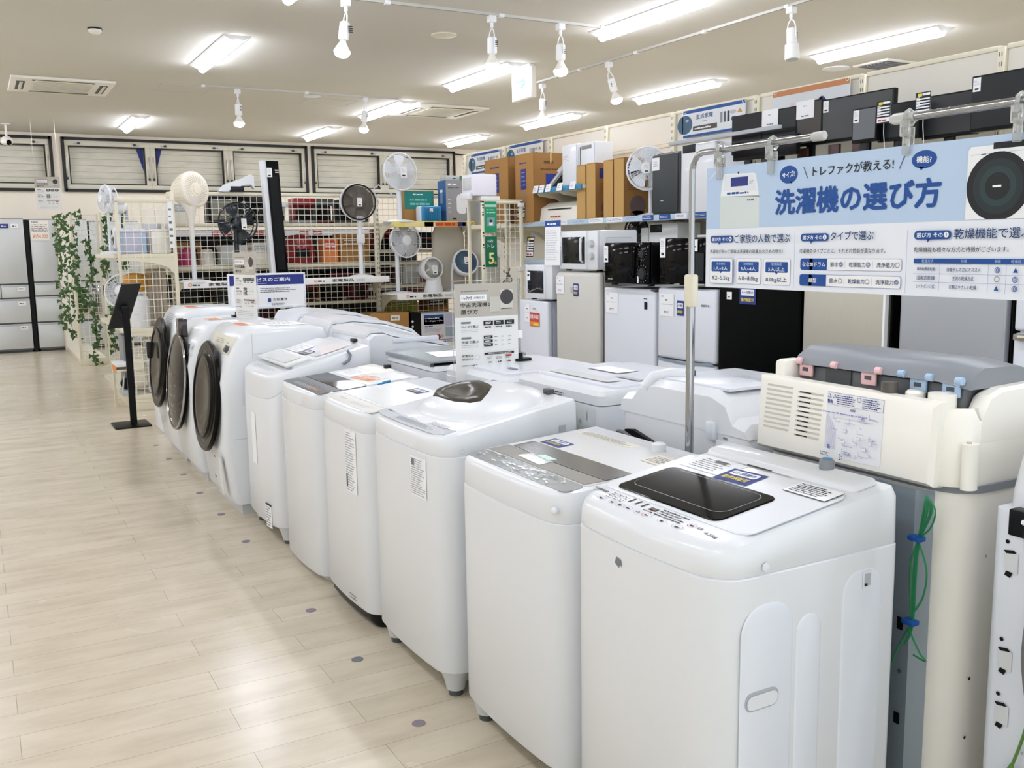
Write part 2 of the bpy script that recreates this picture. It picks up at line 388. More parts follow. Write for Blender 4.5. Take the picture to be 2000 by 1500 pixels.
def track(p0, p1, label):
    t = thing('lighting_track', label, 'lighting track', (0, 0, 0), 0, 'spotlight tracks')
    d = (V3(p1)-V3(p0)).normalized(); s = V3((-d.y, d.x, 0))*.013
    b = MB(); z = ZC
    c = lambda p, k, zz: (p[0]+k*s.x, p[1]+k*s.y, zz)
    b.loft([[c(p, -1, z), c(p, 1, z), c(p, 1, z-.02), c(p, .3, z-.02), c(p, .3, z-.012), c(p, -.3, z-.012), c(p, -.3, z-.02), c(p, -1, z-.02)] for p in (p0, p1)], mat('track_grey', 'c9c7c0', .5)); b.obj('rail', t)
    b = MB(); b.loft([[c(p, -.3, z-.0122), c(p, .3, z-.0122), c(p, .3, z-.0195), c(p, -.3, z-.0195)] for p in (p0, p1)], CHAR); b.obj('slot', t)
    for e, p in (('end_cap', p0), ('end_cap', p1)):
        b = MB(); q = V3(p); b.box(q.x-.02, q.y-.02, z-.024, q.x+.02, q.y+.02, z, PAPER, .003); b.obj(e, t)
    n = int((V3(p1)-V3(p0)).length/.9)
    for i in range(1, n):
        q = V3(p0)+(V3(p1)-V3(p0))*(i/n); b = MB(); b.box(q.x-.022, q.y-.022, z-.026, q.x+.022, q.y+.022, z, PAPER, .003); b.obj('clip', t)
track((.9, 6.77, 0), (4.66, 6.75, 0), 'front spotlight track crossing the top of the photo')
track((2.32, 10.93, 0), (4.63, 10.97, 0), 'rear spotlight track near the square air unit')
track((5.55, 4.6, 0), (5.55, 9.38, 0), 'long spotlight track running toward the black screens')
def spot(x, y, label, tilt=(0, 0), lit=True, L=1.0):
    t = thing('spotlight', label, 'spotlight', (x, y, ZC-.02), 0, 'hanging spotlights'); tx, ty = tilt
    b = MB(); b.box(-.03, -.03, -.05, .03, .03, 0, PAPER, .006); b.cyl((0, 0, -.05), (0, 0, -.085), .013, PAPER); b.obj('adapter', t)
    D = V3((tx, ty, -1)).normalized(); A = V3((0, 0, -.085)); u, v, w = basis(D)
    b = MB()
    for s in (-1, 1): b.tube([A, A+s*.03*u+D*.03, A+s*.043*u+D*.07, A+s*.045*u+D*.15], .005, PAPER, 6)
    b.obj('yoke', t)
    b = MB(); b.lathe([(.02, .07), (.036, .08), (.038, .19), (.03, .2)], A, D, PAPER, 18); o = b.obj('lamp_holder', t)
    b = MB()
    for i in range(4): b.box(-.002, -.0405, -.085-.11-i*.013, .03, -.036, -.085-.105-i*.013, CHAR)
    b.obj('vent_slots', o)
    if lit == 2:
        b = MB(); b.lathe([(.03, .19), (.052, .2), (.056, .3), (.05, .31)], A, D, PAPER, 20); b.lathe([(.046, .306), (.047, .312), (.001, .312)], A, D, LGREY, 20); b.obj('shade', t); return t
    b = MB(); b.lathe([(.02, .2), (.024, .215), (.05, .26), (.057, .275)], A, D, WARMW, 20, cap=False); b.obj('bulb_neck', t)
    b = MB(); b.lathe([(.057, .275), (.058, .29), (.045, .312), (.02, .322), (.001, .325)], A, D, BULBM, 20); b.obj('bulb', t)
    return t
spot(2.466, 6.77, 'lit spotlight hanging nearest the top edge over the aisle', (-.15, 0))
spot(3.64, 6.76, 'lit spotlight just before the round ceiling speaker')
spot(4.264, 6.755, 'lit spotlight above the exit sign near the end of the front track')
spot(5.612, 9.27, 'lit spotlight at the far end of the long track beside the exit sign')
spot(5.56, 7.93, 'spotlight halfway along the long track, tilted toward the shelves', (.28, -.1))
spot(5.56, 5.53, 'white unlit can spotlight above the row of black screens', (-.05, -.12), 2)
spot(2.692, 10.95, 'very bright spotlight hanging from the rear track near the left air unit')
spot(4.19, 10.965, 'spotlight in front of the tube light by the square air unit', (-.12, 0))
def cassette(x0, y0, x1, y1, label):
    cx, cy = (x0+x1)/2, (y0+y1)/2; w, h = (x1-x0)/2, (y1-y0)/2
    t = thing('ceiling_air_conditioner', label, 'air conditioner', (cx, cy, ZC), 0, 'ceiling cassette air units')
    b = MB(); b.box(-w, -h, -.03, w, h, 0, WARMW, .01); b.obj('panel', t)
    b = MB(); b.box(-w*.58, -h*.58, -.038, w*.58, h*.58, -.031, CREAM, .003)
    for i in range(9): b.box(-w*.55, -h*.5+i*h*.115, -.0395, w*.55, -h*.5+i*h*.115+.008, -.038, LGREY)
    b.obj('return_grille', t)
    for a in ((-w*.6, -h*.88, w*.6, -h*.72), (-w*.6, h*.72, w*.6, h*.88), (-w*.88, -h*.6, -w*.72, h*.6), (w*.72, -h*.6, w*.88, h*.6)):
        b = MB(); b.box(a[0], a[1], -.0315, a[2], a[3], -.03, CHAR); 
        if a[2]-a[0] > a[3]-a[1]: b.box(a[0]+.03, a[1]+.03, -.04, a[2]-.03, a[3]-.02, -.0315, CREAM, .003)
        else: b.box(a[0]+.03, a[1]+.03, -.04, a[2]-.02, a[3]-.03, -.0315, CREAM, .003)
        b.obj('louver', t)
cassette(.47, 11.05, 1.46, 12.0, 'square ceiling air unit on the aisle side of the ceiling')
cassette(5.0, 11.2, 5.98, 12.2, 'square ceiling air unit beside the middle tube lights')
t = thing('exit_sign', 'hanging box sign with a pale green arrow under the ceiling', 'exit sign', (4.96, 8.55, ZC))
b = MB(); b.box(-.03, -.16, -.03, .03, .16, 0, PAPER, .006); b.obj('mount', t)
b = MB(); b.box(-.028, -.2, -.33, .028, .2, -.03, WARMW, .006); b.obj('housing', t)
b = MB(); b.box(-.031, -.19, -.32, -.028, .19, -.04, EXITM); f = b.obj('lit_face', t)
k = Ink((-.031, .19, -.32), (0, -1, 0), (0, 0, 1)); k.poly([(.1, .16), (.28, .16), (.2, .24), (.17, .21), (.2, .18), (.1, .18)], EXITG); k.poly([(.2, .1), (.28, .15), (.26, .16), (.18, .115)], EXITG); k.obj('arrow', t)
t = thing('smoke_detector', 'round white smoke detector on the bare ceiling', 'smoke detector', (.998, 8.57, ZC)); b = MB(); b.lathe([(.055, 0), (.055, .012)], (0, 0, 0), (0, 0, -1), CHAR, 24); b.obj('mounting_ring', t); b = MB(); b.lathe([(.05, .012), (.05, .028), (.035, .042), (.001, .045)], (0, 0, 0), (0, 0, -1), WARMW, 24); b.obj('body', t)
for x, y, r, l, m in ((3.63, 7.6, .11, 'beige round ceiling speaker grille between the spotlights', CREAM), (3.62, 11.2, .1, 'small white round ceiling disc beside the rear track', PAPER), (8.0, 7.3, .14, 'white round ceiling disc above the orange-striped poster', PAPER)):
    t = thing('ceiling_disc', l, 'ceiling disc', (x, y, ZC)); b = MB(); b.lathe([(r, 0), (r, .008), (r*.9, .012), (.001, .012)], (0, 0, 0), (0, 0, -1), m, 32); b.obj('cover', t)
t = thing('ceiling_vent', 'square recessed ceiling vent above the screens', 'vent', (8.25, 6.9, ZC)); b = MB(); b.box(-.22, -.22, -.02, .22, .22, 0, WARMW, .006); b.obj('rim', t); b = MB()
b.box(-.18, -.18, -.024, .18, .18, -.02, DGREY)
for i in range(8): b.box(-.18, -.17+i*.045, -.032, .18, -.155+i*.045, -.024, MGREY)
b.obj('grille', t)
for x0, y0, x1, y1, l in ((1.9, 11.0, 2.45, 11.5, 'square access hatch in the ceiling between the air unit and rear track'), (3.65, 11.35, 4.25, 11.85, 'square access hatch in the ceiling below the rear track')):
    t = thing('ceiling_hatch', l, 'hatch', ((x0+x1)/2, (y0+y1)/2, ZC)); w, h = (x1-x0)/2, (y1-y0)/2
    b = MB(); b.box(-w+.012, -h+.012, -.003, w-.012, h-.012, 0, CEILM); b.obj('lid', t); b = MB()
    for a in ((-w, -h, w, -h+.01), (-w, h-.01, w, h), (-w, -h, -w+.01, h), (w-.01, -h, w, h)): b.box(a[0], a[1], -.004, a[2], a[3], 0, GREYW)
    b.obj('rim', t)
t = thing('security_camera', 'white dome security camera on a stem by the back windows', 'security camera', (.53, 15.2, ZC)); b = MB(); b.lathe([(.06, 0), (.06, .01), (.015, .015), (.015, .19)], (0, 0, 0), (0, 0, -1), WARMW, 20); b.obj('stem', t)
b = MB(); b.lathe([(.03, .17), (.06, .19), (.075, .23), (.07, .27), (.05, .285)], (0, 0, 0), (0, 0, -1), WARMW, 20); b.obj('body', t); b = MB(); b.ball((.02, -.045, -.255), .04, .04, .04, GLOSS, 14, 10); b.obj('lens_dome', t)
t = thing('ceiling_cable', 'thin dark cable sagging across the back corner near the ceiling', 'cable', (7.3, 16.05, ZC)); b = MB(); b.tube([(.5, 0, -.1), (.9, -.15, -.14), (1.4, -.4, -.1), (1.9, -.7, -.12), (2.2, -.9, -.08)], .012, FRAMEK); b.obj('cable', t)
# the dots stuck to the floor
for i, (px, py) in enumerate([(1.052, 2.495), (1.05, 3.02), (1.05, 3.55), (1.051, 4.60), (1.055, 5.16), (1.05, 5.7), (1.055, 6.24), (1.06, 6.78), (1.06, 7.32)]):
    b = MB(); m = PRINTG if i == 1 else mat('mauve_dot', '8d828c', .6); b.lathe([(.021, 0), (.021, .0012), (.0005, .0012)], (0, 0, 0), (0, 0, 1), m, 20); o = b.obj('floor_sticker'); o.location = (px, py, .0003)
    tag(o, ['mauve round floor sticker closest to the camera beside the second washer', 'grey round floor sticker in front of the washer with curved dark lid', 'mauve round floor sticker in front of the washer with black base'][i] if i < 3 else 'small round mauve sticker in the line along the front of the far washers', 'sticker', 'round floor stickers')
# ================================================================ WASHING MACHINES
def footprint(Wd, D, ins=0, rf=.06, rb=.025, bulge=.012):
    P = []; w0, w1, d0, d1 = ins, Wd-ins, ins, D-ins; rf = max(rf-ins, .004); rb = max(rb-ins, .004)
    def arc(cx, cy, r, a0):
        for i in range(6):
            t = math.radians(a0+90*i/5); P.append([cx+r*math.cos(t), cy+r*math.sin(t)])
    arc(d0+rf, w1-rf, rf, 90)
    for i in range(1, 10): P.append([d0, w1-rf-(w1-w0-2*rf)*i/10])
    arc(d0+rf, w0+rf, rf, 180); arc(d1-rb, w0+rb, rb, 270); arc(d1-rb, w1-rb, rb, 0)
    for p in P:
        k = max(0, 1-p[0]/max(rf*2, .05)); p[0] -= bulge*k*(1-((p[1]-Wd/2)/(Wd/2))**2)
    return P
def top_loader(name, label, X, Y0, Y1, D, zs, zf, zb, back=False, rf=.06, bulge=.012, m=WHITE, base='feet', seam=True, group='washing machines in the front row', z0=.085, tm=None, edge=.022, cls='washing machine'):
    Wd = Y1-Y0
    t = thing(name, label, cls, (X, Y1, 0) if back else (X, Y0, 0), math.pi if back else 0, group)
    FP = lambda i: footprint(Wd, D, i, rf, .025, bulge)
    zt = lambda x: zf+(zb-zf)*x/D
    b = MB(); R = lambda i, f: [(p[0], p[1], f(p[0])) for p in FP(i)]
    b.loft([R(.004, lambda x: z0), R(0, lambda x: z0+.006), R(0, lambda x: zs(x)-.004), R(.004, lambda x: zs(x)-.001)], m); b.obj('body', t)
    b = MB(); k = edge
    b.loft([R(.004, lambda x: zs(x)-.0008), R(.0015, lambda x: zs(x)+.003), R(.004, lambda x: zt(x)-k), R(.004+k*.3, lambda x: zt(x)-k*.32), R(.004+k, lambda x: zt(x))], tm or m); b.obj('top_cover', t)
    b = MB()
    if base == 'feet':
        b.loft([R(.05, lambda x: .035), R(.02, lambda x: z0)], GREYW); b.obj('base', t)
        for x, y in ((.055, .055), (.055, Wd-.055), (D-.06, .055), (D-.06, Wd-.055)):
            b = MB(); b.lathe([(.05, .086), (.036, .05), (.03, .02), (.022, .018)], (x, y, 0), (0, 0, 1), GREYW, 14); b.lathe([(.024, 0), (.024, .018)], (x, y, 0), (0, 0, 1), DGREY, 12); b.obj('foot', t)
    else:
        b.loft([R(.035, lambda x: 0), R(.012, lambda x: .03), R(.012, lambda x: z0)], base); b.obj('base', t)
    t['_w'] = Wd
    sl = (zb-zf)/D
    topink = lambda h=.0006: Ink((0, Wd, zf), (0, -1, 0), (1, 0, sl), h)
    def frontink(yc):
        s = (yc-Wd/2)/(Wd/2); x = -bulge*(1-s*s); dx = -2*bulge*s/(Wd/2)*-1
        return Ink((x-.0006, yc, 0), (-dx, -1, 0), (0, 0, 1))
    return t, topink, frontink, zt
def slab(name, t, ink, u0, v0, u1, v1, r, h, m, base=0.0, k=5, label=None, taper=0):
    # raised rounded plate on an Ink frame
    b = MB(); P = lambda q, g: [ink.O+(u*ink.U)+(v*ink.V)+g*ink.N for u, v in q]
    def rr(e):
        out = []; a0, b0, a1, b1, rr_ = u0+e, v0+e, u1-e, v1-e, max(r-e, .0005)
        for cx, cy, a in ((a1-rr_, b0+rr_, -90), (a1-rr_, b1-rr_, 0), (a0+rr_, b1-rr_, 90), (a0+rr_, b0+rr_, 180)):
            for i in range(k+1):
                q = math.radians(a+90*i/k); out.append((cx+rr_*math.cos(q), cy+rr_*math.sin(q)))
        return out
    e = min(h*.5, .004)
    b.loft([P(rr(0), base), P(rr(taper*.5), base+h-e), P(rr(taper+e), base+h)], m); return b.obj(name, t, label=label)
def plate(name, t, ink, pts, h, m, base=0.0, label=None):
    b = MB(); b.loft([[ink.O+u*ink.U+v*ink.V+g*ink.N for u, v in pts] for g in (base, base+h)], m); return b.obj(name, t, smooth=20, label=label)
def warranty(t, topink, u0, v0, w=.085, h=.07, skew=0):
    k = topink(.0012)
    if skew:
        c, s = math.cos(skew), math.sin(skew); O = k.O+u0*k.U+v0*k.V; U, V = c*k.U+s*k.V, -s*k.U+c*k.V; h_ = k.h; k = Ink(O, U, V, .0006); k.h = h_; u0 = v0 = 0
    k.rect(u0, v0, u0+w, v0+h, PRINTN).up(); k.rr(u0+w*.12, v0+h*.53, u0+w*.9, v0+h*.87, h*.09, PRINTW).up()
    k.text('6ヶ月間の', u0+w*.18, v0+h*.6, u0+w*.84, v0+h*.8, PRINTN, .015); k.text('動作保証付', u0+w*.14, v0+h*.16, u0+w*.88, v0+h*.42, PRINTY, .02)
    return k.obj('warranty_sticker', t, 'navy warranty sticker with white strip')
# ---- first washer: nearest, with a black lid window
t, TI, FI, zt = top_loader('washing_machine', 'nearest white washer with a black lid window and blue warranty sticker', 1.19, 1.325, 1.86, .505, lambda x: .775, .838, .909, bulge=.02, rf=.075, edge=.03)
k = TI()
slab('lid', t, k, .022, .078, .513, .372, .03, .004, WHITE)
slab('lid_window', t, k, .064, .088, .418, .264, .022, .003, GLOSS, .004, label='black glossy lid window')
q = TI(.0005); q.h = .0076; q.rr(.078, .12, .396, .252, .03, LGREY); q.up(); q.rr(.0795, .1215, .3945, .2505, .0285, GLOSS); q.obj('window_rim', t)
q = TI(); q.text('Hisense', .018, .055, .075, .068, PRINTK, .02); q.bars(.03, .046, .06, .051, 1, PRINTG, .6)
for r_ in range(4):
    for c_ in range(3): q.rect(.092+c_*.022, .064-r_*.008, .097+c_*.022, .067-r_*.008, PRINTK); q.bars(.1+c_*.022, .063-r_*.008, .111+c_*.022, .0675-r_*.008, 1, PRINTG, .8, r_*3+c_)
for c_ in range(3): q.rr(.163+c_*.024, .05, .170+c_*.024, .073, .002, CHAR)
q.rect(.238, .05, .264, .064, CHAR); q.up(); q.rect(.242, .0525, .26, .0615, BRONZE)
for r_ in range(4): q.bars(.272, .066-r_*.009, .36, .072-r_*.009, 1, PRINTK, .7, 20+r_)
q.bars(.232, .04, .27, .045, 1, PRINTK, .8, 9)
for u, w, m in ((.082, .03, LGREY), (.128, .024, LGREY), (.156, .026, LGREY), (.186, .026, LGREY), (.222, .028, LGREY), (.252, .03, PRINTR), (.305, .028, LGREY), (.352, .034, PRINTG), (.375, .026, PRINTR)):
    v = .026 if u < .3 else (.026 if u < .36 else .05)
    q.ring(u+w/2, v, w/2, .0012, m, 18, .009); q.bars(u+w*.25, v-.004, u+w*.75, v+.004, 1, PRINTK, .7, int(u*999))
q.text('電源', .405, .046, .42, .054, PRINTK, .01); q.text('4.5kg', .435, .034, .475, .046, PRINTK, .01); q.obj('control_print', t)
warranty(t, lambda h: TI(.0055), .2, .268, .105, .075, .06)
q = TI(.006); q.frame(.385, .305, .505, .368, .004, .0012, PRINTG, PAPER); q.bars(.395, .312, .495, .362, 6, PRINTK, .5, 3, .6); q.obj('label', t)
q = TI(.0052); q.h = .005; q.rect(.055, .285, .21, .372, PAPER); q.up(); q.bars(.08, .295, .19, .36, 6, PRINTG, .35, 4); q.rr(.12, .345, .16, .36, .003, PRINTG); q.obj('price_sheet', t, 'white price sheet under clear film')
q = TI(.001); q.rr(.16, .345+.04, .33, .455, .004, WARMW); q.up(); q.bars(.17, .4, .32, .45, 5, PRINTG, .4, 5); q.rect(.19, .385, .27, .392, PRINTK); q.obj('instruction_print', t)
slab('rear_panel', t, TI(), .03, .39, .505, .475, .02, .012, WHITE, taper=.008)
b = MB(); b.lathe([(.017, .9), (.017, .93), (.013, .935)], (.448, .16, 0), (0, 0, 1), MGREY, 18); b.lathe([(.011, .935), (.011, .936)], (.448, .16, 0), (0, 0, 1), BLUEP, 16); b.obj('water_inlet', t)
q = FI(.31); q.poly([(-.012, .73), (.004, .722), (.01, .732), (.016, .724), (.012, .742), (-.006, .745)], PRINTG); q.obj('scuff_mark', t)
# moulded side: pressed panels, handle recess and square hole
sk = Ink((0, 0, 0), (1, 0, 0), (0, 0, 1)); 
slab('side_press', t, sk, .05, .12, .19, .715, .06, .0022, WHITE2, taper=.006); slab('side_press', t, sk, .20, .12, .27, .67, .035, .002, WHITE2, taper=.005); slab('side_press', t, sk, .33, .12, .45, .735, .05, .0022, WHITE2, taper=.006)
q = Ink((0, -.0024, 0), (1, 0, 0), (0, 0, 1)); q.rr(.062, .497, .152, .537, .018, LGREY); q.up(2); q.rr(.067, .5, .149, .53, .014, WHITE); q.obj('side_handle', t)
q = Ink((0, -.0024, 0), (1, 0, 0), (0, 0, 1)); q.rr(.386, .69, .414, .73, .003, WHITE2); q.up(); q.rect(.392, .697, .41, .724, LGREY); q.up(); q.rect(.392, .697, .4, .703, CHAR); q.obj('side_hole', t)
b = MB(); b.lathe([(.009, 0), (.008, .004), (.001, .005)], (.11, -.001, .79), (0, -1, 0), WHITE, 14); b.obj('screw_cap', t)
# ---- second washer: grey top with film and dark curved window
t, TI, FI, zt = top_loader('washing_machine', 'white washer with grey film-covered lid beside the nearest washer', 1.19, 1.9, 2.475, .5, lambda x: .74, .818, .852, bulge=.015, rf=.07, edge=.014)
sl = TI()
slab('control_panel', t, sl, .02, .02, .555, .088, .02, .0015, mat('film_grey_panel', '8f9492', .3)); slab('lid', t, sl, .02, .09, .555, .43, .012, .0025, mat('pale_lid', 'd3d4d3', .3))
plate('lid_window', t, sl, [(.05, .165), (.2, .15), (.38, .148), (.55, .15), (.55, .235), (.05, .235)], .0015, mat('grey_smoked_glass', '4a4944', .22, spec=.3), .0026)
plate('lid_front', t, sl, [(.03, .092), (.54, .092), (.55, .146), (.38, .144), (.2, .146), (.05, .16), (.03, .16)], .0012, mat('taupe_lid', '8d8a82', .35, spec=.3), .0026)
SHINE = mat('film_highlight', 'f7f8f8', .15); q = TI(.0022); q.h = .0042  # strokes below paint the highlights of crumpled film
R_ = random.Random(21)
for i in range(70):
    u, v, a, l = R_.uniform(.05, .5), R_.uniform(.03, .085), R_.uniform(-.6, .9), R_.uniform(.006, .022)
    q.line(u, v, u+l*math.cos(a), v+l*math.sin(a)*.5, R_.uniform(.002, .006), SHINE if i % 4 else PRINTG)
q.obj('film_glints', t, 'painted glints of crumpled clear film over the controls')
q = TI(.0045); q.h = .0046; q.poly([(.16, .115), (.3, .105), (.3, .15), (.18, .155)], mat('lid_grip', '6d6a63', .2, coat=.4)); q.up(); q.poly([(.2, .15), (.275, .145), (.29, .168), (.22, .172)], mat('mint_tag', 'cfe9e2', .4)); q.obj('lid_grip', t)
warranty(t, lambda h: TI(.0035), .07, .245, .105, .055)
q = TI(.003); q.rr(.06, .39, .33, .425, .004, PAPERW); q.up(); q.bars(.07, .393, .32, .422, 4, PRINTG, .45, 8); q.rr(.45, .33, .54, .4, .006, PAPERW); q.up(); q.bars(.46, .34, .53, .39, 5, PRINTG, .45, 9); q.obj('label', t)
b = MB(); b.lathe([(.02, .84), (.02, .868), (.014, .872)], (.43, .17, 0), (0, 0, 1), WHITE, 16); b.obj('water_inlet', t)
b = MB(); b.ball((.0, .03, .775), .01, .01, .01, WHITE, 12, 8); b.obj('side_button', t)
# ---- third washer: domed lid with an olive smoked window
t, TI, FI, zt = top_loader('washing_machine', 'white washer with a curved dark smoked window and grey control strip', 1.18, 2.56, 3.155, .50, lambda x: .785-.0*x, .845, .93, bulge=.016, rf=.07, edge=.02)
k = TI(); plate('control_panel', t, k, [(.02, .022), (.1, .01), (.3, .006), (.5, .012), (.555, .03), (.555, .072), (.34, .05), (.25, .06), (.16, .05), (.02, .065)], .0015, LGREY)
q = TI(.002); q.h = .0022; q.bars(.05, .05, .1, .056, 1, PRINTK, .8, 2); q.bars(.18, .02, .48, .045, 5, PRINTG, .4, 3)
for i in range(7): q.ring(.2+i*.04, .02, .012, .001, PRINTW, 14, .006)
q.ring(.46, .028, .022, .0015, PRINTW, 18, .012); q.bars(.38, .056, .54, .082, 4, PRINTG, .5, 4); q.obj('control_print', t)
# swelling lid
b = MB(); n = 40; cu, cv = .3, .29
def dome(k, h):
    out = []
    for i in range(n):
        a = 2*math.pi*i/n; ru, rv = .245*k, .195*k; e = 2.6
        u = cu+ru*math.copysign(abs(math.cos(a))**(2/e), math.cos(a)); v = cv+rv*math.copysign(abs(math.sin(a))**(2/e), math.sin(a))
        o = TI(); out.append(o.O+u*o.U+v*o.V+h*o.N)
    return out
b.loft([dome(1, 0), dome(.97, .008), dome(.85, .022), dome(.6, .034), dome(.3, .039), dome(.05, .04)], WHITE); b.obj('lid', t)
b = MB(); o = TI()
def win(k, h): 
    pts = [(.05, .15), (.1, .115), (.2, .098), (.3, .1), (.375, .125), (.39, .16), (.33, .22), (.25, .275), (.15, .285), (.08, .255), (.05, .2)]; mu, mv = .2, .2
    return [o.O+(.04+mu+(u-mu)*k)*o.U+(.075+mv+(v-mv)*k)*o.V+(.023+h+.05*max(0, min(1, (v-.1)/.2))*.32)*o.N for u, v in pts]
b.loft([win(1.0, -.012), win(1, .003), win(.92, .012), win(.6, .017), win(.1, .018)], OLIVEG); b.obj('lid_window', t, label='dark smoked curved lid window')
warranty(t, lambda h: TI(.003), .06, .425, .11, .05)
b = MB(); b.box(.46, .13, .925, .485, .17, .942, DGREY, .004); b.obj('water_inlet', t)
q = FI(.155); q.rect(-.05, .635, .06, .765, PAPER); q.up(); q.bars(-.045, .64, .055, .76, 17, mat('pale_grey_print', 'a6a9ac', .6), .5, 12, .6); q.rect(-.04, .735, -.02, .755, PRINTG); q.obj('label', t, 'white caution label')
q = Ink((0, -.0008, 0), (1, 0, 0), (0, 0, 1)); q.ring(.07, .8, .008, .0008, LGREY); q.rr(.42, .82, .445, .845, .003, LGREY); q.rr(.18, .12, .24, .22, .01, LGREY); q.up(); q.rr(.182, .122, .238, .218, .009, WHITE); q.obj('side_marks', t)
# ---- fourth washer: pale translucent panel, black plinth
t, TI, FI, zt = top_loader('washing_machine', 'white washer on a black plinth with a tall caution label down its front', 1.185, 3.2, 3.745, .5, lambda x: .75, .826, .868, bulge=.016, rf=.07, base=BLACK, z0=.06, edge=.016)
k = TI(); slab('control_panel', t, k, .02, .015, .53, .09, .02, .0016, mat('pale_panel', 'd8d6ce', .3)); slab('lid', t, k, .02, .092, .53, .36, .02, .004, WHITE)
slab('lid_window', t, k, .05, .1, .5, .23, .02, .0012, mat('clear_lid', 'd9dcdb', .25), .004)
q = TI(.002); q.bars(.1, .05, .2, .056, 1, PRINTG, .6, 3); q.bars(.25, .035, .45, .06, 3, LGREY, .4, 5); q.obj('control_print', t)
warranty(t, lambda h: TI(.0045), .24, .28, .12, .055)
q = FI(.155); q.rect(-.05, .505, .055, .745, PAPER); q.up(); q.bars(-.045, .51, .05, .74, 24, mat('pale_grey_print', 'a6a9ac', .6), .5, 31, .5); q.rect(-.045, .525, -.032, .575, PRINTK); q.obj('label', t, 'tall white caution label')
q = FI(.2); q.bars(-.02, .075, .06, .1, 2, PRINTG, .5, 7); q.obj('model_mark', t)
# ---- fifth washer: black glass top
t, TI, FI, zt = top_loader('washing_machine', 'white washer with a black glass top and an orange card on it', 1.185, 3.79, 4.335, .48, lambda x: .755, .82, .862, bulge=.02, rf=.065, base=GREYW, z0=.03, edge=.01)
k = TI(); slab('control_panel', t, k, .012, .012, .535, .075, .02, .0016, mat('graphite_panel', '54585b', .3, spec=.3)); slab('lid_front', t, k, .012, .078, .535, .118, .004, .002, mat('graphite_band', '6d7174', .35, spec=.3)); slab('lid_window', t, k, .012, .12, .535, .23, .01, .0022, GLOSS, label='black glossy lid'); slab('lid', t, k, .012, .232, .535, .44, .012, .003, WHITE)
q = TI(.002); q.bars(.12, .03, .45, .055, 4, PRINTW, .3, 6); q.bars(.3, .025, .5, .06, 5, PRINTO, .25, 7); q.obj('control_print', t)
sheet('warranty_card', t, TI(.0).O+.27*k.U+.235*k.V+.0035*k.N, k.U+.15*k.V, k.V, .19, .095, PAPERW, lambda q, w, h: (q.rect(.005, .005, w-.005, h*.45, PRINTO), q.bars(.02, h*.5, w*.9, h*.9, 4, PRINTR, .5, 3), q.up(), q.bars(.02, .01, w*.8, h*.4, 3, PAPER, .5, 5)), label='orange and white warranty card')
sheet('price_sheet', t, TI(.0).O+.06*k.U+.25*k.V+.0035*k.N, k.U, k.V, .2, .12, PAPER, lambda q, w, h: q.bars(.02, .02, w*.8, h*.8, 5, LGREY, .3, 3))
b = MB(); b.tube([(.27, -.006, .842), (.285, -.012, .846), (.3, -.004, .85), (.33, .0, .853)], .006, BLUEP); b.obj('blue_clip', t)
b = MB(); b.box(.43, .3, .862, .46, .33, .885, CHAR, .004); b.obj('water_inlet', t)
slab('rear_panel', t, k, .03, .36, .3, .46, .02, .01, IVORY, taper=.006)
# ---- sixth washer: steep hinged lid, light foot recess
t, TI, FI, zt = top_loader('washing_machine', 'white washer with a steep hinged lid beside the black-door drum washers', 1.175, 4.41, 5.0, .5, lambda x: .72+.09*min(1, x/.12) if x < .12 else .81+.05*(x-.12), .828, .955, bulge=.025, rf=.08, edge=.02)
k = TI()
slab('lid', t, k, .02, .11, .56, .43, .015, .014, WHITE, label='hinged white lid'); slab('lid_front', t, k, .02, .085, .56, .215, .014, .01, mat('clear_lid2', 'dfe2df', .25), .014)
q = TI(.0145); q.h = .0255; q.rr(.12, .1, .48, .19, .02, GREYW); q.obj('lid_grip', t)
warranty(t, lambda h: TI(.0155), .28, .225, .12, .06)
q = TI(.016); q.h = .016; q.rect(.42, .24, .53, .32, GREYW); q.up(); q.poly([(.3, .33), (.54, .27), (.54, .41), (.36, .41)], mat('pink_tint_film', 'e6dbdb', .3)); q.rect(.05, .23, .26, .33, PAPER); q.up(); q.bars(.07, .24, .24, .32, 5, LGREY, .4, 3); q.obj('film_sheets', t)
b = MB(); b.box(.46, .16, .95, .485, .21, .968, CHAR, .005); b.obj('water_inlet', t)
q = TI(.001); q.bars(.1, .03, .5, .06, 3, LGREY, .35, 9); q.obj('control_print', t)
b = MB(); b.tube([(.37, -.003, .93), (.385, -.004, .905), (.375, -.004, .88), (.345, -.003, .865)], .007, MGREY); b.obj('hinge_slot', t)
q = FI(.3); q.rect(-.05, .36, .03, .62, PRINTW); q.obj('panel_patch', t); q = FI(.14); q.rect(-.03, .07, .05, .19, PAPER); q.up(); q.rect(-.03, .18, .05, .19, PRINTK); q.bars(-.025, .075, .045, .175, 8, PRINTG, .5, 6, .5); q.obj('label', t)
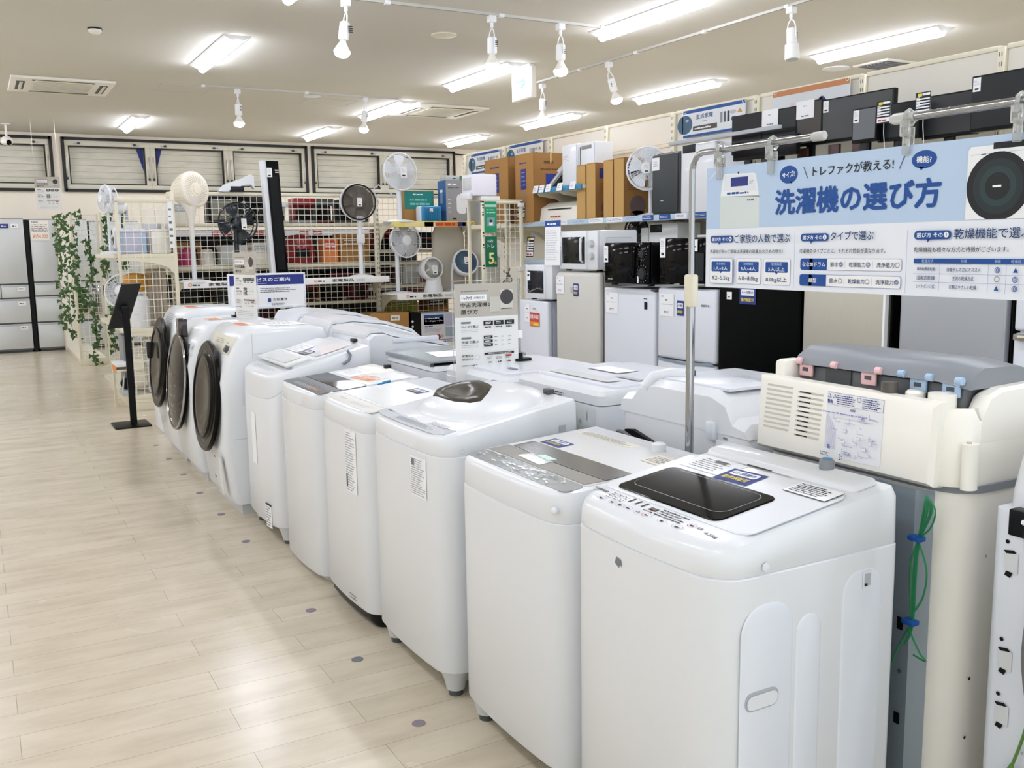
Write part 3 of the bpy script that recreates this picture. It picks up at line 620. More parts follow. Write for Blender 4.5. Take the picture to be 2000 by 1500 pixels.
# ---- drum washers
def drum(label, X, Y0, Y1, H, D, zc, R, style, yoff=0):
    Wd = Y1-Y0; t = thing('drum_washing_machine', label, 'washing machine', (X, Y0, 0), 0, 'washing machines in the front row')
    prof = [(.015, .06), (0, .09), (-.03, .35), (-.024, .72), (.02, .86), (.06, H-.06), (.09, H-.02), (.13, H), (D-.08, H), (D-.02, H-.015), (D, H-.05), (D, .06)]
    b = MB(); n = len(prof); r = .03
    def ring(y, e):
        cx = sum(p[0] for p in prof)/n; cz = sum(p[1] for p in prof)/n
        return [(p[0]+(e if p[0] < cx else -e), y, p[1]+(-e if p[1] > cz else 0)) for p in prof]
    b.loft([ring(0, r), ring(r*.3, r*.35), ring(r, 0), ring(Wd-r, 0), ring(Wd-r*.3, r*.35), ring(Wd, r)], WHITE); b.obj('body', t, smooth=50)
    b = MB(); b.loft([[(p[0]*.9+.03, y, p[1]) for p in ((.02, .0), (.02, .062), (D-.04, .062), (D-.04, 0))] for y in (.03, Wd-.03)], GREYW); b.obj('base', t)
    # door, tilted slightly upward
    tl = .1; N = V3((-math.cos(tl), 0, math.sin(tl))); c = V3((-.03, Wd/2+.045+yoff, zc))
    if style == 'plain': prof_d = [(R, 0), (R*1.0, .012), (R*.97, .022), (R*.82, .022)]; dm = mat('door_ring', '0c0b0a', .25, spec=.1)
    else: prof_d = [(R, 0), (R*1.0, .012), (R*.97, .022), (R*.9, .024)]; dm = GLOSS
    b = MB(); b.lathe(prof_d, c, N, dm, 48, cap=True); d = b.obj('door', t, label='round dark door')
    b = MB()
    if style == 'mirror':
        b.lathe([(R*.9, .024), (R*.75, .036), (R*.4, .046), (.001, .049)], c, N, mat('mirror_glass', '140f12', .05, spec=.12), 48); b.obj('door_glass', d)
        b = MB(); b.torus(c+N*.02, N, R*.975, .008, CHROME, 48, 6); b.obj('door_rim', d)
    else:
        b.lathe([(R*.82, .022), (R*.72, .036), (R*.5, .034), (R*.3, .028), (.001, .026)], c, N, GLASSD, 48); b.obj('door_glass', d)
        b = MB(); b.torus(c+N*.03, N, R*.74, .01, BLACK, 48, 6); b.obj('door_rim', d)
    return t, c, N, Wd
t, c, N, Wd = drum('white drum washer with a big round black door and ivory dial panel', 1.11, 5.07, 5.71, 1.005, .56, .615, .31, 'plain')
q = Ink((.026, .22, .865), (0, -1, 0), (.045, 0, .09)); q.h = .006; q.poly([(-.27, .0), (.17, .0), (.19, .1), (-.3, .1)], mat('dial_panel', 'e6e2cf', .35)); q.up(); q.bars(-.2, .05, .0, .08, 3, PRINTG, .3, 4); q.ring(.12, .03, .02, .006, PRINTG); q.bars(.04, .015, .09, .07, 4, PRINTG, .3, 5); q.obj('control_panel', t)
b = MB(); b.lathe([(.02, 0), (.018, .02), (.001, .021)], (.035, .1, .893), (-.9, 0, .45), DGREY, 18); b.obj('dial', t)
sheet('warranty_card', t, (.14, .47, 1.0065), (0, -1, 0), (1, 0, 0), .2, .1, PAPERW, lambda q, w, h: (q.rect(.005, .005, w-.01, h*.6, PRINTO), q.up(), q.bars(.02, .01, w*.8, h*.5, 3, PRINTR, .5, 5)), label='orange warranty card')
sheet('price_sheet', t, (.28, .4, 1.0065), (0, -1, 0), (1, 0, 0), .28, .2, PAPER, lambda q, w, h: q.bars(.03, .02, w*.8, h*.8, 6, PRINTG, .3, 5))
q = Ink((0, -.0006, 0), (1, 0, 0), (0, 0, 1)); q.line(.14, .98, .14, .85, .002, LGREY); q.line(.14, .87, .5, .89, .0015, LGREY); q.line(.015, .42, .14, .42, .002, LGREY); q.poly([(.07, .6), (.1, .6), (.115, .8), (.085, .8)], WHITE2); q.obj('side_seams', t)
q = Ink((-.03, .32, .2), (0, -1, 0), (-.05, 0, 1)); q.h = .006; q.rr(.04, -.03, .08, -.015, .003, PRINTG); q.rr(.06, .09, .1, .1, .003, PRINTG); q.rr(.18, -.1, .25, .12, .008, LGREY); q.up(); q.rr(.183, -.097, .247, .117, .007, WHITE); q.obj('filter_cover', t)
t, c, N, Wd = drum('white drum washer with a mirrored dark door and chrome rim', 1.11, 5.95, 6.58, .985, .56, .595, .31, 'mirror')
b = MB(); b.box(-.028, .28, .88, .03, .36, 1.0, mat('brown_black_gloss', '2b2220', .12, coat=.6), .01); b.obj('dispenser', t)
q = Ink((-.026, .2, .73), (0, -1, 0), (.2, 0, 1)); q.h = .004; q.rect(.1, .1, .15, .13, PRINTK); q.rect(.1, .06, .12, .07, PRINTK); q.rect(.13, .06, .17, .07, PRINTK); q.obj('front_marks', t)
sheet('warranty_card', t, (.14, .4, .9865), (0, -1, 0), (1, 0, 0), .2, .12, PAPERW, lambda q, w, h: (q.rect(.01, .01, w-.01, h*.7, PRINTO), q.up(), q.bars(.02, .02, w*.8, h*.6, 3, PAPERW, .5, 5)), label='red and orange warranty card')
t, c, N, Wd = drum('farthest white drum washer with a protruding dark door handle', 1.11, 6.63, 7.27, 1.03, .56, .65, .315, 'plain')
b = MB(); b.box(-.085, .57, .66, -.03, .6, .78, CHAR, .012); b.obj('door_handle', t)
sheet('warranty_card', t, (.14, .4, 1.0315), (0, -1, 0), (1, 0, 0), .2, .12, PAPERW, lambda q, w, h: (q.rect(.01, .01, w-.01, h*.7, PRINTO), q.up(), q.bars(.02, .02, w*.8, h*.6, 3, PRINTR, .5, 5)), label='orange warranty card')
q = Ink((.03, .1, .9), (0, -1, 0), (.045, 0, .09)); q.h = .004; q.bars(-.4, .02, -.1, .1, 6, PRINTG, .3, 4); q.obj('control_print', t)
t = thing('appliance_carton', 'plain white waist-high carton standing behind the farthest drum washer', 'carton', (1.19, 7.75, 0)); b = MB(); b.box(0, 0, 0, .45, .4, .68, PAPER, .006); b.obj('box', t); b = MB(); b.box(-.001, .17, .3, .02, .23, .681, PAPERW); b.obj('tape', t)
# ================================================================ BACK ROW (backs toward us, fronts to the far aisle)
GB = 'washing machines in the back row'
# ivory washer with grey filter lid; local x runs from its back (toward us) to its front
t = thing('washing_machine', 'big ivory washer seen from behind with wiring sheet and grey lid', 'washing machine', (1.8, 1.27, 0), 0, GB)
Wd = .61
b = MB(); R = lambda z, i=0: [(p[0]+.02, p[1], z) for p in footprint(Wd, .58, i, .075, .05, 0)]
b.loft([R(.06, .01), R(.08), R(.875)], IVORY); b.obj('body', t)
b = MB(); b.loft([R(0, .05), R(.06, .02)], GREYW); b.obj('base', t)
b = MB()  # upper housing: vertical back, top sloping down to the front on the far side
def up(z, i, f=0): return [(p[0]+.0+f*(z-.9), p[1], z) for p in footprint(Wd, .6, i, .06, .06, 0)]
b.loft([up(.885, .003), up(.9, 0), up(1.03, .004, .06), [(x, y, 1.055-.2*max(0, x-.2)) for x, y, z in up(1.05, .02, .06)]], IVORY); b.obj('top_housing', t)
for ya, yb_ in ((.002, .045), (.575, .606)):
    b = MB(); b.loft([[(x+(-.006 if j in (0, 3) and x > .5 else 0), y, z-(.008 if j in (0, 3) and z > 1.02 else 0)) for x, z in ((.07, .98), (.075, 1.04), (.1, 1.082), (.14, 1.095), (.3, 1.1), (.45, 1.065), (.61, 1.0), (.61, .98))] for j, y in enumerate((ya, ya+.008, yb_-.008, yb_))], IVORY); b.obj('side_wall', t)
b = MB(); b.loft([R(.868, -.004), R(.885, -.004)], MGREY); b.obj('trim_band', t)
# raised back cover with louvres
k = Ink((-.001, .59, .9), (0, -1, 0), (.055, 0, 1))
b = MB(); P = lambda u, v, h: k.O+u*k.U+v*k.V+h*k.N
b.loft([[P(u, v, h) for u, v in q] for q, h in (([(.0, -.02), (.54, -.02), (.54, .17), (.0, .175)], -.02), ([(.0, -.018), (.54, -.018), (.54, .168), (.0, .173)], .012), ([(.012, -.01), (.53, -.01), (.53, .155), (.014, .162)], .022))], IVORY); b.obj('back_cover', t)
q = Ink(k.O+.0222*k.N, k.U, k.V)
for i in range(10):
    v = .148-i*.0122; q.rr(.035-i*.0008, v, .125-i*.0008, v+.0052, .0025, mat('louvre_shade', 'cfcbbd', .5)); q.rr(.142-i*.0006, v-.006, .225-i*.0006, v-.0008, .0025, mat('louvre_shade', 'cfcbbd', .5))
q.up()
for i in range(10): q.rect(.149-i*.0006, .1435-i*.0122, .186-i*.0006, .1462-i*.0122, BLACK)
q.obj('louvres', t)
q = Ink(k.O+.0222*k.N, k.U, k.V); q.rect(.238, -.0, .405, .158, PAPER); q.up()
q.frame(.239, .127, .404, .157, .001, .0008, PRINTP, PAPER)
for u in (.246, .262): q.poly([(u-.006, .144), (u+.006, .144), (u, .154)], PRINTN)
q.up(); 
for u in (.246, .262): q.poly([(u-.004, .1452), (u+.004, .1452), (u, .152)], PAPER)
q.ring(.335, .148, .006, .001, PRINTN, 14); q.text('警告', .241, .13, .257, .14, PRINTN, .02)
q.bars(.27, .13, .327, .154, 5, PRINTN, .5, 3); q.bars(.345, .13, .4, .154, 5, PRINTN, .5, 4)
q.text('結線図', .31, .118, .326, .124, PRINTN, .01)
R_ = random.Random(3)
for i in range(11): q.line(.242+i*.003, .02, .242+i*.003, .11-.004*i, .0006, PRINTP)
for i in range(34):
    u, v, w, h = R_.uniform(.265, .39), R_.uniform(.01, .11), R_.uniform(.004, .018), R_.uniform(.003, .012)
    if i % 3: q.line(u, v, min(.402, u+w*1.6), v, .0007, PRINTP); q.line(u, v, u, v+h, .0007, PRINTP)
    else: q.frame(u, v, min(u+w, .402), v+h, .0005, .0006, PRINTP, PAPER)
q.bars(.242, .004, .27, .014, 3, PRINTN, .6, 5); q.bars(.3, .0, .312, .016, 4, PRINTN, .6, 6); q.bars(.242, .109, .4, .114, 1, PRINTP, .8, 7); q.bars(.262, .022, .275, .034, 3, PRINTN, .7, 8)
q.obj('wiring_sheet', t, 'white wiring sheet printed in blue')
# grey ribbed rear sheet below
b = MB()
def rx(y):  # wavy pressed profile
    return .0
prof = [(.01, .57), (-.004, .56), (-.012, .5), (-.012, .3), (.0, .25), (.004, .2), (-.006, .15), (-.006, .1), (.02, .07)]
b.loft([[(x, y, z) for x, y in prof] for z in (.07, .866)], GALV, closed=False, cap0=False, cap1=False)
for i in range(7): b.box(-.017, .255, .12+i*.062, -.011, .5, .124+i*.062, GALV, .001)
for z in (.60, .70): b.box(-.016, .2, z, -.01, .52, z+.006, mat('sheet_seam', '5d666d', .4))
b.tube([(-.01, .255, .09), (-.012, .25, .5), (.0, .22, .56), (-.002, .13, .58)], .006, GALV)
b.obj('rear_sheet', t)
q = Ink((-.0075, .12, 0), (0, -1, 0), (0, 0, 1)); q.rect(-.012, .53, .004, .56, BLACK); q.rect(-.01, .30, .006, .328, BLACK); q.disk(-.0, .43, .005, CHROME); q.obj('rear_slots', t)
q = Ink((.02, .0, 0), (1, -.0, 0), (0, 0, 1)); q.disk(.055, .44, .004, BLACK); q.disk(.05, .3, .004, BLACK); q.disk(.09, .72, .004, LGREY); q.obj('side_screws', t)
b = MB(); b.loft([[(.03+.02*math.cos(a), -.004+.016*math.sin(a)-.0, z) for a in [math.pi*i/6 for i in range(13)]] for z in (.885, .985)], IVORY); b.lathe([(.006, .985), (.005, .988)], (.03, 0, 0), (0, 0, 1), STEEL, 10); b.obj('hose_post', t)
b = MB(); b.lathe([(.022, 1.04), (.022, 1.075), (.017, 1.08), (.001, 1.08)], (.05, .155, 0), (0, 0, 1), IVORY, 20); b.lathe([(.03, 1.03), (.03, 1.082), (.001, 1.085)], (.05, .085, 0), (0, 0, 1), IVORY, 20); b.obj('cap_posts', t)
b = MB(); b.lathe([(.019, 1.06), (.019, 1.095), (.001, 1.097)], (.03, .21, 0), (0, 0, 1), mat('brown_grey_plastic', '5b554f', .4), 18); b.obj('water_inlet', t)
b = MB(); b.box(.02, .53, 1.03, .09, .57, 1.115, IVORY, .012); b.obj('end_post', t)
b = MB(); b.box(.075, .05, 1.04, .15, .535, 1.1, mat('filter_grey', '63676a', .4), .006); b.box(.071, .36, 1.062, .0755, .44, 1.1, DGREY); b.obj('filter_case', t)
b = MB(); pr = [(.055, 1.105), (.07, 1.135), (.1, 1.15), (.22, 1.148), (.6, 1.04), (.6, 1.01), (.2, 1.105)]
b.loft([[(x+(.012 if j in (0, 3) else 0), y, z-(.012 if j in (0, 3) else 0)) for x, z in pr] for j, y in enumerate((.545, .52, .1, .03))], MGREY); b.obj('lid', t, label='grey hinged lid')
for y, m in ((.5, ROSE), (.3, ROSE), (.16, SKY), (.075, SKY)):
    b = MB(); b.box(.062, y-.022, 1.073, .07, y+.022, 1.105, m, .003); b.box(.0615, y-.01, 1.086, .0625, y+.01, 1.096, DGREY); b.obj('filter_clip', t)
for y, m in ((.515, ROSE), (.40, ROSE), (.265, ROSE), (.2, SKY), (.125, SKY), (.05, SKY)):
    b = MB(); b.cyl((.058, y-.008, 1.112), (.058, y+.008, 1.112), .009, m, n=12); b.obj('hinge_pin', t)
b = MB(); b.torus((.24, -.012, .63), (0, 1, 0), .022, .008, CREAM, 20, 8); b.obj('hose_hook', t)
t = thing('drain_hose', 'cream ribbed drain hose hanging between the ivory washer and the white one', 'hose', (2.03, 1.235, 0)); b = MB()
P_ = [(0, 0, .62), (.008, -.004, .5), (.0, -.006, .35), (-.012, -.006, .2), (-.03, -.008, .02)]
pts = []
for a, c_ in zip(P_, P_[1:]):
    for i in range(14): pts.append(V3(a).lerp(V3(c_), i/14))
rings = []
for i, p in enumerate(pts): rings.append([p+V3(((.017+.003*(i % 2))*math.cos(2*math.pi*j/10), (.017+.003*(i % 2))*math.sin(2*math.pi*j/10), 0)) for j in range(10)])
b.loft(rings, CREAM); b.obj('hose', t)
def cordbundle(name, label, paths, m, r, ties=(), cat='cord'):
    t = thing(name, label, cat, paths[0][0]); o = V3(paths[0][0]); b = MB()
    for p in paths:
        q = [V3(a)-o for a in p]; s = []
        for i in range(len(q)-1):
            p0, p1, p2, p3 = q[max(i-1, 0)], q[i], q[i+1], q[min(i+2, len(q)-1)]
            for j in range(5):
                f = j/5; s.append(.5*((2*p1)+(-p0+p2)*f+(2*p0-5*p1+4*p2-p3)*f*f+(-p0+3*p1-3*p2+p3)*f**3))
        s.append(q[-1]); b.tube(s, r, m, 6)
    b.obj('cable', t)
    for p in ties: b = MB(); p = V3(p)-o; b.box(p.x-.012, p.y-.016, p.z-.006, p.x+.012, p.y+.016, p.z+.006, PRINTB, .003); b.obj('tie', t)
    return t
ps = []
for i in range(6):
    a = random.uniform(-.014, .014); e = random.uniform(.01, .025)
    ps.append([(1.765, 1.32, .868), (1.755, 1.32+a-e*.6, .84), (1.76, 1.33+a*.3, .77), (1.755, 1.335+a+e*.5, .70), (1.76, 1.34+a*.4, .57), (1.755, 1.345+e*.3, .52)])
ps.append([(1.76, 1.335, .77), (1.75, 1.30, .71), (1.755, 1.31, .64), (1.76, 1.345, .57), (1.75, 1.31, .52), (1.755, 1.295, .5), (1.76, 1.33, .5)])
ps.append([(1.76, 1.34, .57), (1.765, 1.375, .5), (1.76, 1.40, .42), (1.755, 1.44, .34), (1.75, 1.46, .2), (1.745, 1.47, .02)])
ps.append([(1.765, 1.32, .868), (1.75, 1.285, .845), (1.755, 1.30, .80), (1.76, 1.333, .77)])
cordbundle('earth_cord', 'bundled green earth cord tied with blue ties behind the ivory washer', ps, GRNCORD, .0022, [(1.757, 1.334, .77), (1.757, 1.34, .575)])
# white washer at the edge, also from behind
t = thing('washing_machine', 'white washer back panel with slots and cords at the edge of the photo', 'washing machine', (1.8, .60, 0), 0, GB); Wd = .585
b = MB(); R = lambda z, i=0: [(p[0], p[1], z) for p in footprint(Wd, .56, i, .02, .05, 0)]
b.loft([R(.03), R(.87)], WHITE2); b.obj('body', t)
b = MB(); b.loft([[(p[0]+.02, p[1], .87) for p in footprint(Wd, .54, .004, .05, .05, 0)], [(p[0]+.02, p[1], .9) for p in footprint(Wd, .54, .004, .05, .05, 0)], [(p[0]+.04, p[1], 1.0) for p in footprint(Wd, .5, .012, .05, .05, 0)], [(p[0]+.07, p[1], 1.04) for p in footprint(Wd, .44, .05, .05, .05, 0)]], WHITE); b.obj('top_cover', t)
b = MB(); b.box(-.004, .3, .82, .03, .55, .875, BLACK, .003); b.obj('cord_recess', t)
q = Ink((-.001, Wd, 0), (0, -1, 0), (0, 0, 1))
for z in (.74, .53, .41):
    q.disk(.035, z+.065, .0045, BLACK, n=12); q.rr(.03, z-.0, .06, z+.045, .003, mat('slot_shade', 'd7dadb', .4)); q.up(); q.poly([(.028, z+.046), (.05, z+.05), (.056, z+.044), (.034, z+.04)], BLACK); q.poly([(.032, z-.006), (.045, z-.01), (.05, z+.002), (.036, z+.004)], BLACK)
for u, z in ((.085, .79), (.1, .70), (.1, .56), (.095, .37)): q.disk(u, z, .0035, LGREY, n=10)
q.obj('rear_slots', t)
b = MB(); b.box(-.006, .42, .03, -.0, .445, .8, WHITE2, .002); b.box(-.004, .05, .05, .0, .4, .55, GALV, .003); b.obj('rear_sheet', t)
b = MB(); b.tube([(-.006, .5, .856), (-.03, .5, .862), (-.035, .47, .865), (-.006, .455, .86)], .006, WHITE, 8); b.obj('cord_hook', t)
cordbundle('power_cord', 'grey power cord hanging down the white washer at the edge', [[(1.79, 1.05, .89), (1.77, 1.085, .875), (1.775, 1.095, .83), (1.78, 1.085, .7), (1.775, 1.085, .58), (1.77, 1.06, .47), (1.775, 1.02, .38)]], GRYCORD, .0058)
ps = [[(1.785, 1.045, .7), (1.78, 1.06, .6), (1.785, 1.075, .45), (1.78, 1.10, .34)]]
for i in range(7):
    a = random.uniform(-.02, .02); ps.append([(1.78, 1.10, .345), (1.77, 1.095+a, .30), (1.772, 1.105+a*.3, .235), (1.765, 1.11+a*1.4, .16), (1.775, 1.11+a, .11+.02*random.random())])
cordbundle('earth_cord', 'green and yellow earth cord bunch low on the white washer back', ps, mat('striped_cord', '557f3a', .45), .0036, [(1.772, 1.105, .24)])
# white washer with humped lid behind the nearest ones
def back_machine(label, Y0, Y1, zb, X=1.8, D=.56, m=WHITE, r=.03, z0=.03):
    t = thing('washing_machine', label, 'washing machine', (X, Y0, 0), 0, GB); Wd = Y1-Y0
    b = MB(); R = lambda z, i=0: [(p[0], p[1], z) for p in footprint(Wd, D, i, r, .05, 0)]
    b.loft([R(z0, .01), R(z0+.01), R(zb)], m); b.obj('body', t); return t, Wd, R
t, Wd, R = back_machine('white washer with a humped hinged lid and grey cord behind the chrome pole', 1.9, 2.5, .885)
b = MB(); n = 12
hump = [(0.0, .89), (.02, .925), (.07, .935), (.1, .985), (.16, 1.005), (.42, 1.005), (.5, .985), (.535, .95), (.585, .945), (Wd, .89)]
b.loft([[(x, y, max(.887, z-dz)) for y, z in hump]+[(x, Wd, .886), (x, 0, .886)] for x, dz in ((-.004, .02), (.02, .0), (.2, .0), (.4, .05), (.54, .1))], WHITE); b.obj('lid_housing', t, smooth=30)
b = MB(); b.box(.03, .12, 1.0, .36, .46, 1.012, WHITE2, .01); b.obj('lid', t); q = Ink((.1, .2, 1.0125), (0, -1, 0), (1, 0, 0)); q.ring(0, .05, .03, .002, LGREY); q.bars(-.1, .1, .1, .15, 3, LGREY, .4, 2); q.obj('lid_mark', t)
b = MB(); b.tube([(.0, .47, .975), (.02, .45, 1.01), (.06, .42, 1.02), (.1, .4, 1.015)], .02, WHITE, 10); b.box(.09, .38, 1.005, .13, .41, 1.03, DGREY, .006); b.obj('hose_elbow', t)
b = MB(); b.box(-.012, .05, .08, 0, .13, .87, WHITE2, .006); b.box(-.02, .13, .86, .01, .17, .92, WHITE2, .012); b.obj('rear_rib', t)
q = Ink((-.0012, Wd, 0), (0, -1, 0), (0, 0, 1)); 
for u, v in ((.04, .9), (.12, .895), (.3, .89), (.5, .875)): q.poly([(u-.01, v-.002), (u+.008, v-.004), (u+.01, v+.001), (u-.005, v+.004)], MGREY)
q.obj('rear_marks', t)
b = MB(); b.prism([(.56, .83), (.52, .835), (.30, .785), (.05, .76), (.05, .55), (.56, .55)], 0, -.014, .002, BLACK); b.obj('drive_opening', t, smooth=0)
cordbundle('power_cord', 'grey power cord looped below the humped lid washer by the chrome pole', [[(1.775, 2.46, .80), (1.765, 2.47, .82), (1.765, 2.44, .825), (1.77, 2.36, .80), (1.765, 2.2, .765), (1.77, 2.12, .755), (1.76, 2.08, .76), (1.77, 2.0, .775), (1.775, 1.95, .765)], [(1.775, 2.46, .79), (1.77, 2.38, .765), (1.765, 2.25, .745), (1.765, 2.1, .745), (1.77, 1.98, .76)]], GRYCORD, .0065)
t, Wd, R = back_machine('white washer with text on its rear edge beside the acrylic poster', 2.62, 3.2, .875, X=1.8)
b = MB(); b.loft([R(.878, .003), R(.91, .002), [(x, y, .925+.02*x) for x, y, z in R(0, .015)]], WHITE); b.obj('top_cover', t)
slab('lid', t, Ink((.05, Wd-.03, .926), (0, -1, 0), (1, 0, .02)), 0, .03, Wd-.06, .4, .02, .012, WHITE2); q = Ink((.05, Wd-.03, .94), (0, -1, 0), (1, 0, .02)); q.rr(.05, .05, .45, .12, .02, GREYW); q.rr(.1, .2, .3, .3, .004, LGREY); q.up(); q.rr(.105, .205, .295, .295, .003, PAPER); q.rect(.35, .15, .5, .18, LGREY); q.obj('lid_print', t)
q = Ink((-.0008, Wd, 0), (0, -1, 0), (0, 0, 1)); q.bars(.23, .875, .35, .9, 3, PRINTK, .5, 6); q.line(.35, .9, .35, .83, .002, LGREY); q.disk(.46, .81, .008, LGREY); q.line(.5, .85, .5, .82, .004, LGREY); q.obj('rear_print', t)
cordbundle('earth_cord', 'short yellow-green earth cord curl behind the washer with curved dark lid', [[(1.77, 2.80, .76), (1.76, 2.79, .83), (1.765, 2.775, .85), (1.765, 2.765, .82), (1.77, 2.78, .75)], [(1.775, 2.79, .77), (1.765, 2.77, .84), (1.77, 2.75, .83), (1.775, 2.77, .77)]], YGCORD, .006)
b = thing('washing_machine', 'white washer with a flat plain lid and small black latch behind the acrylic poster', 'washing machine', (1.78, 3.25, 0), 0, GB); t = b; Wd = .56
b = MB(); R = lambda z, i=0: [(p[0], p[1], z) for p in footprint(Wd, .56, i, .03, .05, 0)]
b.loft([R(.03), R(.86), R(.862, .003), R(.885, .003), [(x, y, .905) for x, y, z in R(0, .02)]], WHITE); b.obj('body', t)
slab('lid', t, Ink((.04, Wd-.03, .905), (0, -1, 0), (1, 0, 0)), .0, .0, Wd-.06, .42, .03, .014, WHITE2); b = MB(); b.box(.0, .36, .915, .025, .42, .928, BLACK, .004); b.box(.1, .1, .915, .12, .16, .925, MGREY, .004); b.obj('water_inlet', t)
t, Wd, R = back_machine('white washer with a flat grey glass lid and orange card on top', 3.88, 4.46, .86, X=1.76)
b = MB(); b.loft([R(.863, .003), [(x, y, .885) for x, y, z in R(0, .012)]], WHITE); b.obj('top_cover', t)
slab('lid', t, Ink((.0, Wd, .888), (0, -1, 0), (1, 0, .015)), .0, .0, Wd-.02, .5, .012, .022, mat('grey_glass_lid', '9aa1a4', .25)); b = MB(); b.box(-.003, .02, .884, .5, .03, .9, DGREY); b.obj('lid_seam', t)
sheet('warranty_card', t, (.28, .38, .915), (-.25, -.95, 0), (.95, -.25, .015), .2, .1, PAPERW, lambda q, w, h: (q.rect(.004, .004, w-.004, h*.6, PRINTO), q.up(), q.bars(.02, .01, w*.8, h*.5, 3, PRINTR, .5, 5)), label='orange card')
sheet('price_sheet', t, (.12, .36, .9125), (-.15, -.98, 0), (.98, -.15, .015), .24, .14, PAPER)
# row of white washers with lids rising toward us
def slope_machine(label, Y0, Y1, X, D, prof, lidm=WHITE):
    t = thing('washing_machine', label, 'washing machine', (X, Y0, 0), 0, GB); Wd = Y1-Y0
    pts = [(0, .04)]+prof+[(D, .04)]; b = MB()
    cx = D/2
    ring = lambda y, e: [(p[0]+(e if p[0] < cx else -e), y, p[1]-(e*.5 if p[1] > .5 else 0)) for p in pts]
    b.loft([ring(0, .012), ring(.015, 0), ring(Wd-.015, 0), ring(Wd, .012)], WHITE); b.obj('body', t, smooth=50)
    l = [p for p in prof if p[1] > .8]; b = MB()
    b.loft([[(x, y, z+.004) for x, z in l]+[(x, y, z+.022) for x, z in l[::-1]] for y in (.03, Wd-.03)], lidm); b.obj('lid', t, smooth=30); return t
t = slope_machine('white washer with bluish side and ridged sloping lid in front of cardboard boxes', 4.55, 5.12, 1.7, .58, [(0, .96), (.03, .985), (.1, .985), (.15, .965), (.45, .90), (.56, .83), (.58, .8)])
b = MB(); b.box(.14, -.004, .935, .4, .01, .96, WHITE2, .003); b.obj('lid_lip', t); b = MB(); b.box(.03, .5, .985, .06, .55, 1.0, CHAR, .004); b.obj('water_inlet', t); q = Ink((.4, -.0008, .8), (1, 0, 0), (0, 0, 1)); q.rr(0, 0, .05, .02, .004, GREYW); q.obj('side_mark', t)
sheet('warranty_card', t, (.28, .3, .965), (.97, 0, -.2), (0, 1, 0), .12, .06, PAPERW, lambda q, w, h: q.rect(.005, .005, w-.005, h-.005, PRINTO), label='orange card')
t = slope_machine('white washer with a smooth curved lid behind the bluish-sided one', 5.2, 5.8, 1.72, .6, [(0, .93), (.03, .99), (.15, 1.0), (.35, .975), (.52, .92), (.6, .85)])
t = slope_machine('white washer with a rounded lid just before the blue service board', 5.88, 6.45, 1.74, .6, [(0, .94), (.03, .99), (.2, 1.005), (.4, .985), (.55, .94), (.6, .88)])
b = MB(); b.box(-.06, .1, .0, 0, .3, .97, WHITE, .01); b.obj('side_box', t)
# ================================================================ SIGN RACKS
t = thing('sign_rack', 'chrome pole rack with bent rail holding up the long blue banner', 'rack', (1.72, 2.06, 0))
b = MB(); b.lathe([(.012, .0), (.012, 1.30)], (0, 0, 0), (0, 0, 1), CHROME, 20); b.obj('pole', t)
b = MB(); b.tube([(0, 0, 1.29), (0, 0, 1.615), (0, -.006, 1.638), (0, -.02, 1.653), (0, -.04, 1.659), (0, -.45, 1.659)], .0085, CHROME, 16); b.obj('bent_rail', t)
b = MB(); b.box(-.014, -.016, 1.245, .014, .016, 1.335, CREAM, .006); b.obj('collar', t, label='cream plastic collar')
b = MB(); b.lathe([(.011, 0), (.0115, .03), (.008, .034)], (0, -.43, 1.659), (0, -1, 0), mat('frosted_cap', 'e3e3df', .25, trans=.4), 16); b.obj('end_cap', t)
b = MB(); b.box(-.2, -.02, 0, .03, .02, .03, CHROME, .004); b.obj('foot', t)
t = thing('sign_rack', 'second chrome rail with clear end cap above the banner picture of a drum washer', 'rack', (1.72, 1.41, 1.672))
b = MB(); b.cyl((0, -.03, 0), (0, -.95, 0), .0085, CHROME, n=16); b.obj('rail', t)
b = MB(); b.cyl((0, -.95, .0), (0, -.95, -1.672), .012, CHROME, n=16); b.obj('pole', t); b = MB(); b.box(-.15, -.97, -1.672, .03, -.93, -1.64, CHROME, .004); b.obj('foot', t)
b = MB(); b.lathe([(.011, .0), (.012, .05), (.0085, .06)], (0, -.055, 0), (0, 1, 0), mat('frosted_cap', 'e3e3df', .25, trans=.4), 16); b.obj('end_cap', t)
CLIP = mat('clear_clip', 'e9ebea', .12, trans=.75, ior=1.2)
for i, (y, z, l) in enumerate(((1.945, 1.659, 'clear hanger clip next to the bend of the pole'), (1.76, 1.659, 'clear hanger clip near the middle of the short rail'), (1.37, 1.672, 'clear hanger clip by the end cap of the second rail'), (1.125, 1.672, 'clear hanger clip at the edge of the photo'))):
    t = thing('hanger_clip', l, 'clip', (1.72, y, z), 0, 'clear clips on the banner')
    b = MB(); b.tube([(.006, 0, -.016), (.014, 0, -.006), (.012, 0, .008), (0, 0, .0145), (-.012, 0, .008), (-.014, 0, -.006), (-.01, 0, -.02)], .0045, CLIP, 8)
    b.box(-.016, -.012, -.04, -.009, .012, -.006, CLIP, .003); b.obj('hook', t)
    b = MB(); b.box(-.01, -.009, -.075, -.004, .009, -.03, CLIP, .002); b.box(.004, -.009, -.07, .009, .009, -.02, CLIP, .002); b.obj('jaws', t); b = MB(); b.cyl((-.006, 0, -.04), (.006, 0, -.04), .005, CHROME, n=10); b.obj('spring', t)
